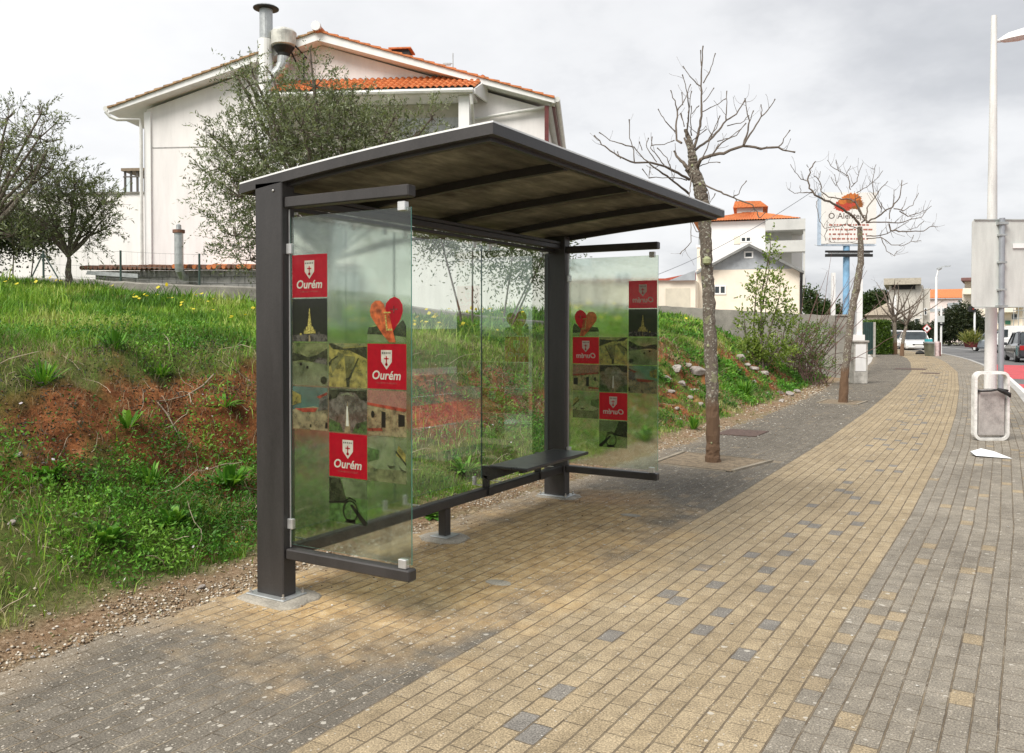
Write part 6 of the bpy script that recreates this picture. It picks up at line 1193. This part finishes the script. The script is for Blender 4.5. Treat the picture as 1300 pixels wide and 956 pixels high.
# ============================================================ GRASS, WEEDS, STONES ON THE BANK
def scatter(n, x0, x1, y0, y1, wfn, seed, dpow=1.6, dref=5.):
    """random points on the bank inside the viewed wedge, thinned with distance and by wfn(x, y)"""
    rng = np.random.default_rng(seed); x = x0+(x1-x0)*rng.random(n*6); y = y0+(y1-y0)*rng.random(n*6)
    x = x+off(y)*np.clip((y-12)/14., 0, 1)
    dpt = -x*sin(YAW)+y*cos(YAW); r = x*cos(YAW)+y*sin(YAW); ok = (dpt > 1.5) & (np.abs(r/np.maximum(dpt, .1)) < .80) & (y < 28.7) & (edge_x(y)-x > .02)
    x, y, dpt = x[ok], y[ok], dpt[ok]; w = np.clip(wfn(x, y), 0, 1)*np.minimum(1, (dref/dpt)**dpow)
    for (rx, ry, rr_) in ROCKZ: w = w*(1-.97*((x-rx)**2+(y-ry)**2 < rr_**2))
    k = rng.random(len(x)) < w; x, y, dpt = x[k][:n], y[k][:n], dpt[k][:n]
    return x, y, height(x, y), dpt, rng
def on_bank(u, v):    # where the sight line meets the bank
    x, y, k = ray(u, v); t = np.arange(2, 40, .02); hit = np.nonzero(H+k*t <= height(x*t, y*t))[0]; t = t[hit[0]] if len(hit) else 39.
    return Vector((x*t, y*t, float(height(np.array([x*t]), np.array([y*t]))[0])))
RK = [(858, 470, 16), (872, 466, 14), (886, 474, 22), (846, 482, 12), (866, 488, 12), (852, 498, 11), (880, 497, 10), (876, 506, 9), (940, 456, 15), (948, 466, 11), (956, 470, 12), (968, 476, 10), (938, 472, 8), (958, 486, 8), (990, 500, 9), (1002, 502, 10), (1012, 498, 8), (975, 500, 7), (992, 510, 8), (860, 520, 8), (864, 534, 7), (890, 515, 9),
      (256, 747, 13), (24, 582, 10), (15, 665, 12), (62, 782, 7), (106, 791, 6), (95, 655, 8), (308, 672, 9), (42, 836, 6), (10, 828, 7), (150, 742, 6), (700, 600, 7)]
ROCKZ = []
for u_, v_, s_ in RK:
    b = on_bank(u_, v_); dd_ = -b.x*sin(YAW)+b.y*cos(YAW); rr_ = s_*dd_/F; ROCKZ += [(b.x, b.y, rr_*.7), (b.x+.10*dd_/10+rr_*.5, b.y-.2*dd_/10, rr_*.9)]
def ufn(x, y): return edge_x(y)-x
PALN = lambda pal, t: np.array(pal)[np.clip((t*len(pal)).astype(int), 0, len(pal)-1)]
def blades(name, x, y, z, dpt, rng, hmean, wid, pal, lean=.35, label=None):
    n = len(x); h = hmean*(.45+.9*rng.random(n)); a = rng.random(n)*2*pi; w = wid*np.maximum(1, dpt/7.5)*(.7+.6*rng.random(n))
    ld = np.stack([np.cos(a), np.sin(a), np.zeros(n)], 1)*(lean*h*(.3+rng.random(n)))[:, None]; b = rng.random(n)*2*pi; sd = np.stack([np.cos(b), np.sin(b), np.zeros(n)], 1)*w[:, None]*.5
    B = np.stack([x, y, z-.012], 1); up = np.array([0, 0, 1.])
    m1 = B+ld*.28+up*(h*.55)[:, None]; tp_ = B+ld+up*(h*(1-.25*rng.random(n)))[:, None]
    V = np.stack([B-sd, B+sd, m1+sd*.8, m1-sd*.8, tp_], 1).reshape(-1, 3); i0 = np.arange(n)*5
    Fq = np.stack([i0, i0+1, i0+2, i0+3], 1); Ft = np.stack([i0+3, i0+2, i0+4], 1)
    patchy = fbm(x, y, 1.1, 3, 77); t = np.clip(patchy*1.5-.3+.35*(rng.random(n)-.5), 0, .999); col = PALN(pal, t)*(.7+.6*rng.random((n, 1)))
    return tag(np_mesh(name, V, [Fq, Ft], LEAF_G, np.repeat(col, 5, 0)), kind='stuff', label=label)
LEAF_G = mat_attr('grass_blades', .55, .3, .35)
GP1 = [(.06, .15, .016), (.10, .23, .02), (.16, .32, .03), (.26, .41, .05), (.40, .47, .13)]
GP2 = [(.08, .17, .02), (.15, .29, .03), (.25, .37, .06), (.38, .40, .14), (.52, .46, .26)]
STRAW = [(.20, .15, .08), (.30, .24, .14), (.40, .34, .22)]
field = lambda x, y: sstep(2.5, 3.3, ufn(x, y))*(1-.55*soil(x, y))
x, y, z, dp, rng = scatter(175000, -30, -6.2, 0, 28.7, field, 101, 1.25, 8.5); blades('meadow_grass', x, y, z, dp, rng, .135, .0065, GP1, .5)
x, y, z, dp, rng = scatter(26000, -22, -6.2, 0, 28.7, lambda x, y: field(x, y)*sstep(.5, .65, fbm(x, y, .8, 3, 7)), 102, 1.2, 9); blades('meadow_grass', x, y, z, dp, rng, .26, .009, GP1, .5)
face = lambda x, y: (sstep(.25, .6, ufn(x, y))*(1-sstep(2.9, 3.6, ufn(x, y))))*(1-soil(x, y))**1.5*(.12+.88*sstep(.48, .6, fbm(x, y, 2.1, 3, 15)))
x, y, z, dp, rng = scatter(92000, -8.2, -4.05, 0, 28.7, face, 103, 1.1, 7); blades('bank_grass', x, y, z, dp, rng, .095, .005, GP2, .7)
x, y, z, dp, rng = scatter(9000, -8.6, -4.3, 0, 28.7, lambda x, y: sstep(.5, 1., ufn(x, y))*(1-.6*soil(x, y))*sstep(.55, .68, fbm(x, y, 1.3, 3, 19)), 104, 1.0, 7); blades('bank_grass', x, y, z, dp, rng, .18, .008, GP1, .55)
x, y, z, dp, rng = scatter(34000, -8.2, -4.2, 0, 28.7, lambda x, y: sstep(.3, .9, ufn(x, y))*(1-sstep(3.2, 4.6, ufn(x, y)))*.8, 105, 1.1, 7); blades('dry_grass', x, y, z, dp, rng, .11, .004, STRAW, 1.1)
# small broad leaved weeds
def weeds(name, n, wfn, seed, ln, pal, spread=.02, x0=-7.5, x1=-4.1, hz=.1, dref=6, dpow=1.2):
    x, y, z, dp, rng = scatter(n, x0, x1, 0, 28, wfn, seed, dpow, dref); n = len(x); per = 5; C = np.repeat(np.stack([x, y, z], 1), per, 0); m_ = len(C); D_ = np.repeat(dp, per)
    U = rng.normal(size=(m_, 3)); U[:, 2] = abs(U[:, 2])*.6+.12; U /= np.linalg.norm(U, axis=1, keepdims=True); C = C+rng.normal(size=(m_, 3))*spread+np.array([0, 0, 1])*(rng.random(m_)*hz)[:, None]
    sc_ = np.maximum(1, D_/8.5); V, Fq = leaf_cloud(C, U, ln*(.5+.9*rng.random(m_))*sc_, ln*.42*(.6+.7*rng.random(m_))*sc_, rng)
    col = PALN(pal, np.clip(np.repeat(fbm(x, y, 2.5, 3, seed), per)*1.4-.2+.3*(rng.random(m_)-.5), 0, .999))*(.65+.7*rng.random((m_, 1))); return tag(np_mesh(name, V, [Fq], LEAF_G, np.repeat(col, 4, 0)), kind='stuff')
WP = [(.035, .11, .014), (.06, .18, .018), (.10, .27, .026), (.18, .36, .045)]
lowz = lambda x, y: sstep(.35, .7, ufn(x, y))*(1-sstep(1.5, 2.1, ufn(x, y)))*(.12+.88*sstep(.42, .58, fbm(x, y, 1.2, 3, 25)))
weeds('broadleaf_weeds', 24000, lowz, 111, .031, WP, .022, hz=.10, dref=7)
weeds('broadleaf_weeds', 6500, lambda x, y: sstep(1.5, 2.0, ufn(x, y))*(1-sstep(4, 5, ufn(x, y)))*(1-.8*soil(x, y))*sstep(.48, .6, fbm(x, y, 1.0, 3, 27)), 112, .034, WP, .03, x0=-9.5, hz=.12, dref=8)
weeds('dark_ground_herb', 6500, lambda x, y: sstep(1.2, 1.6, ufn(x, y))*(1-sstep(2.6, 3.2, ufn(x, y)))*(1-sstep(5.2, 6.5, y))*sstep(.47, .56, fbm(x, y, 1.5, 3, 29)), 113, .026, [(.03, .03, .025), (.045, .055, .03), (.06, .05, .045)], .03, hz=.07)
weeds('moss_in_joints', 700, lambda x, y: (1-sstep(.15, .45, ufn(x, y)))*.6, 114, .02, [(.09, .12, .02), (.15, .18, .04)], .02, hz=.02)
# leafy rosette plants that stand out one by one
def rosette(name, base, R, n, pal, seed, label, upright=.5, w=.2, group=None):
    T_ = thing(name, base, 0, label, 'plant', group); rng = np.random.default_rng(seed); a = rng.random(n)*2*pi; el = upright+(rng.random(n)-.5)*.9
    U = np.stack([np.cos(a)*np.cos(el), np.sin(a)*np.cos(el), np.sin(el)], 1); L_ = R*(.5+.6*rng.random(n)); sd = np.stack([-np.sin(a), np.cos(a), np.zeros(n)], 1)*(L_*w*(.7+.5*rng.random(n)))[:, None]*.5
    B = np.array(base)+np.stack([np.cos(a), np.sin(a), np.zeros(n)], 1)*.02; dz = np.array([0, 0, 1.])
    p1 = B+U*(L_*.35)[:, None]; p2 = B+U*(L_*.75)[:, None]-dz*(L_*.06)[:, None]; p3 = B+U*L_[:, None]-dz*(L_*.22)[:, None]
    V = np.stack([B-sd*.25, B+sd*.25, p1+sd, p1-sd, p2+sd*.8, p2-sd*.8, p3], 1).reshape(-1, 3); i = np.arange(n)*7
    col = np.array(pal)[rng.integers(0, len(pal), n)]*(.75+.5*rng.random((n, 1)))
    np_mesh('leaves', V, [np.stack([i, i+1, i+2, i+3], 1), np.stack([i+3, i+2, i+4, i+5], 1), np.stack([i+5, i+4, i+6], 1)], LEAF_G, np.repeat(col, 7, 0), root=T_); return T_
RS = [(290, 620, .26, 60, 1.0, .22, 'lush dock plant beside the near post'), (218, 668, .20, 46, .9, .26, 'broad green weed low on the bank left of the post'), (62, 605, .17, 70, .6, .30, 'round leafy weed under the red soil at the left'), (162, 545, .20, 26, .9, .2, 'thistle like rosette hanging in the bare red soil'), (285, 518, .20, 30, .6, .16, 'long leaved rosette at the right end of the red soil'), (55, 490, .26, 90, .9, .07, 'big clump of strap leaves above the soil at the left edge'), (205, 480, .2, 60, .8, .09, 'strap leaved clump at the brow of the bank'),
      (145, 445, .24, 60, 1.1, .09, 'dark tuft in the middle of the meadow'), (235, 445, .2, 50, 1.0, .1, 'small dark tuft right of the larger meadow tuft'), (190, 620, .26, 70, 1.15, .07, 'tall grassy tussock low on the bank'), (135, 690, .2, 60, .8, .24, 'bushy weed near the gravel at the foot of the bank'), (880, 545, .30, 110, 1.1, .05, 'bright green tussock behind the gnarled tree trunk'), (945, 505, .5, 220, 1.0, .04, 'dark green tussock between the two bare trees'), (820, 560, .3, 40, 1.0, .2, 'leafy weed seen through the far side panel'), (590, 600, .25, 50, .8, .2, 'low weed under the rail of the shelter'), (545, 655, .16, 60, .6, .3, 'bright weed behind the rail beside the small pad')]
for k, (u, v, R, n, upr, w, lab) in enumerate(RS):
    b = on_bank(u, v); rosette('weed_clump', (b.x, b.y, b.z-.01), R, n, WP[1:] if k not in (7, 8) else WP[:3], 300+k, lab, upr, w)
# yellow flowers: tiny daisies with stalks, too many to count
def flowers(name, pts, rng, r, pal):
    V, Ft, C = [], [], []
    mats_ = np.array(pal)
    for (x, y, z, hgt_, dd) in pts:
        rr_ = r*max(1, dd/9)*rng.uniform(.7, 1.2); c = np.array([x, y, z+hgt_]); tl = rng.normal(size=3)*.35+np.array([.1, -.35, 1]); tl /= np.linalg.norm(tl); a_ = np.cross(tl, [0, 0, 1.]); a_ = a_/(np.linalg.norm(a_)+1e-6); b_ = np.cross(tl, a_); i0 = len(V); V.append(c+tl*.004)
        for k in range(9): t = 2*pi*k/9; V.append(c+(a_*cos(t)+b_*sin(t))*rr_*(1 if k % 2 else .8))
        for k in range(9): Ft.append((i0, i0+1+k, i0+1+(k+1) % 9))
        col = mats_[rng.integers(0, len(pal))]; C += [col]*10; i1 = len(V); V += [np.array([x-.002, y, z]), np.array([x+.002, y, z]), c]; Ft.append((i1, i1+1, i1+2)); C += [np.array((.08, .15, .03))]*3
    return tag(np_mesh(name, np.array(V), [np.array(Ft)], LEAF_G, np.array(C)), kind='stuff')
x, y, z, dp, rng = scatter(560, -20, -6.4, 0, 26, lambda x, y: sstep(2.7, 3.3, ufn(x, y))*sstep(.44, .60, fbm(x, y, .55, 2, 33)), 121, .2, 9)
flowers('yellow_meadow_flowers', [(a, b, c_, rng.uniform(.13, .26), d_) for a, b, c_, d_ in zip(x, y, z, dp)], rng, .021, [(.70, .55, .02), (.72, .62, .05)])
x, y, z, dp, rng = scatter(26, -6.2, -4.4, 2, 9, lambda x, y: np.ones_like(x)*.5, 122, .5, 9); flowers('bank_flowers', [(a, b, c_, rng.uniform(.05, .13), d_) for a, b, c_, d_ in zip(x, y, z, dp)], rng, .012, [(.70, .58, .02), (.6, .55, .6), (.7, .7, .66)])
# gravel, crumbs of earth, pebbles
def pebbles(name, x, y, z, dp, rng, r, pal, zr=.6, flat=False):
    n = len(x); ico = np.array([(0, 0, 1), (.9, 0, .3), (.28, .85, .3), (-.72, .52, .3), (-.72, -.52, .3), (.28, -.85, .3), (0, 0, -.6)]); tri = np.array([(0, 1, 2), (0, 2, 3), (0, 3, 4), (0, 4, 5), (0, 5, 1), (6, 2, 1), (6, 3, 2), (6, 4, 3), (6, 5, 4), (6, 1, 5)])
    s_ = r*(rng.random(n)**2.2*1.7+.35)*np.maximum(1, dp/9); a = rng.random(n)*2*pi; jit = 1+rng.normal(size=(n, 7, 3))*.16; P = ico[None]*jit; ca, sa = np.cos(a)[:, None], np.sin(a)[:, None]
    Q = np.stack([P[:, :, 0]*ca-P[:, :, 1]*sa, (P[:, :, 0]*sa+P[:, :, 1]*ca)*.75, P[:, :, 2]*zr], 2)*s_[:, None, None]+np.stack([x, y, z+s_*.15], 1)[:, None, :]
    Ft = (tri[None]+(np.arange(n)*7)[:, None, None]).reshape(-1, 3); col = np.array(pal)[rng.integers(0, len(pal), n)]*(.7+.5*rng.random((n, 1))); return tag(np_mesh(name, Q.reshape(-1, 3), [Ft], PEB, np.repeat(col, 7, 0)), kind='stuff')
PEB = mat_attr('pebble', .9, 0, .2)
GR = [(.46, .41, .33), (.36, .29, .21), (.30, .21, .13), (.20, .14, .09), (.58, .54, .47), (.36, .28, .18), (.26, .17, .10)]
x, y, z, dp, rng = scatter(42000, -5.2, -3.98, 0, 26, lambda x, y: (1-sstep(.25, .8, ufn(x, y)))*(.15+.85*sstep(.4, .62, fbm(x, y, 1.5, 3, 35)))*(1-.6*sstep(8, 12, y)), 131, 1.2, 5); pebbles('gravel', x, y, z, dp, rng, .0075, GR)
x, y, z, dp, rng = scatter(22000, -7, -4.4, 0, 26, lambda x, y: soil(x, y)*sstep(.4, .7, ufn(x, y))*.8, 132, 1.2, 6); pebbles('earth_crumbs', x, y, z, dp, rng, .009, [(.20, .085, .04), (.26, .12, .06), (.13, .055, .028), (.32, .20, .13)])
rngp = np.random.default_rng(133); n = 5200; tt = EDGE+rngp.random(n)**1.6*1.75; yy = 1.6+rngp.random(n)**1.5*22; keep = rngp.random(n) < np.exp(-(tt-EDGE)*1.7)+.04; tt, yy = tt[keep], yy[keep]; xx = tt+off(yy); dd = -xx*sin(YAW)+yy*cos(YAW)
pebbles('grit_on_pavement', xx, yy, np.zeros(len(xx))+.001, dd, rngp, .0058, [(.55, .50, .42), (.40, .33, .25), (.62, .60, .55), (.22, .16, .11)], .5)
n = 420; tt = rngp.uniform(EDGE, .35, n); yy = 2+rngp.random(n)**1.4*18; xx = tt+off(yy); dd = -xx*sin(YAW)+yy*cos(YAW); pebbles('fallen_petals', xx, yy, np.zeros(n)+.001, dd, rngp, .007, [(.62, .60, .55), (.66, .64, .60)], .2)
# dry stalks and roots
mb = MB().m(mat('dry_stalk', (.42, .35, .25), .85, 0, .2, 10)); rr = random.Random(17)
for k in range(240):
    u_ = rr.uniform(.5, 3.0); y_ = rr.uniform(2., 20)*rr.random()**.3; x_ = float(edge_x(np.array([y_]))[0])-u_; z_ = gz(x_, y_); a = rr.uniform(0, 2*pi); P, _ = wander((x_, y_, z_+.005), (cos(a), sin(a), rr.uniform(-.1, .9)), rr.uniform(.12, .5), 6, .22, rr, -.08); mb.tube([Vector((p.x, p.y, max(p.z, gz(p.x, p.y)+.004))) for p in P], [.0026]*6+[.0012], 4)
tag(mb.build('dry_stalks'), kind='stuff')
mb = MB().m(mat('exposed_root', (.40, .32, .24), .85, 0, .2, 10))
root_px = [[(272, 478), (258, 492), (238, 505), (215, 511), (198, 515)], [(200, 514), (212, 530), (222, 548), (229, 562)], [(240, 503), (243, 515), (246, 520)], [(165, 485), (175, 497), (185, 506)], [(103, 538), (95, 552), (82, 571)]]
RT = None
pts_w = [[on_bank(u, v)+Vector((0, 0, .02)) for u, v in L_] for L_ in root_px[:3]]; c_ = pts_w[0][2]; RT = thing('dry_branch', tuple(c_), 0, 'pale dry forked branch lying over the bare red soil', 'branch')
mb = MB().m(mat('exposed_root', (.40, .32, .24)));
for L_ in pts_w: mb.tube(L_, [.006, .006, .005, .004, .003][:len(L_)], 6)
mb.build('stem', RT)
# rocks, one by one
pos_w = ['pale limestone rock %s']; rr = random.Random(3)
for k, (u, v, s_) in enumerate(RK):
    b = on_bank(u, v); dd = -b.x*sin(YAW)+b.y*cos(YAW); R = s_*dd/F*(.58 if k < 22 else .5); me = bpy.data.meshes.new('rock'); import bmesh
    bm = bmesh.new(); bmesh.ops.create_icosphere(bm, subdivisions=3, radius=1); ax = [rr.uniform(.8, 1.6), rr.uniform(.7, 1.2), rr.uniform(.55, .95)]
    planes = [(Vector([rr.gauss(0, 1) for _ in range(3)]).normalized(), rr.uniform(.45, .8)) for _ in range(14)]
    for vv in bm.verts:
        c_ = vv.co.copy()
        for nrm, h_ in planes:
            t = c_.dot(nrm)
            if t > h_: c_ -= nrm*(t-h_)*.97
        c_ *= 1+rr.gauss(0, .018); vv.co = Vector((c_.x*ax[0], c_.y*ax[1], c_.z*ax[2]))*R
    bm.to_mesh(me); bm.free(); me.materials.append(ROCK); o = bpy.data.objects.new('rock', me); COL.objects.link(o); o.location = (b.x, b.y, b.z+R*.18); o.rotation_euler = (0, 0, rr.uniform(0, 6))
    if k < 22: tag(o, 'pale limestone rock among the stones in the bank beside the bare trees', 'rock', 'limestone rocks in the far bank')
    else: tag(o, 'pale stone lying on the earth bank or gravel beside the shelter', 'rock', 'loose stones by the shelter')

# shared groups for kinds that repeat
GRP = {'street_tree': 'bare street trees along the pavement', 'olive_tree': 'olive trees on the grass', 'parked_car': 'cars parked at the end of the street', 'road_sign': 'road signs on posts', 'street_lamp': 'white street lamps', 'drain_cover': 'iron covers in the pavement', 'mortar_patch': 'mortar patches in the paving', 'tree_pit': 'tree pits in the pavement', 'weed_clump': 'leafy weeds standing out on the bank', 'distant_tree': 'green trees behind the houses', 'evergreen_bush': 'dark evergreen bushes down the street'}
for o in list(COL.objects):
    if o.parent is None and 'label' in o.keys():
        k = o.name.split('.')[0]
        if k in GRP: o['group'] = GRP[k]
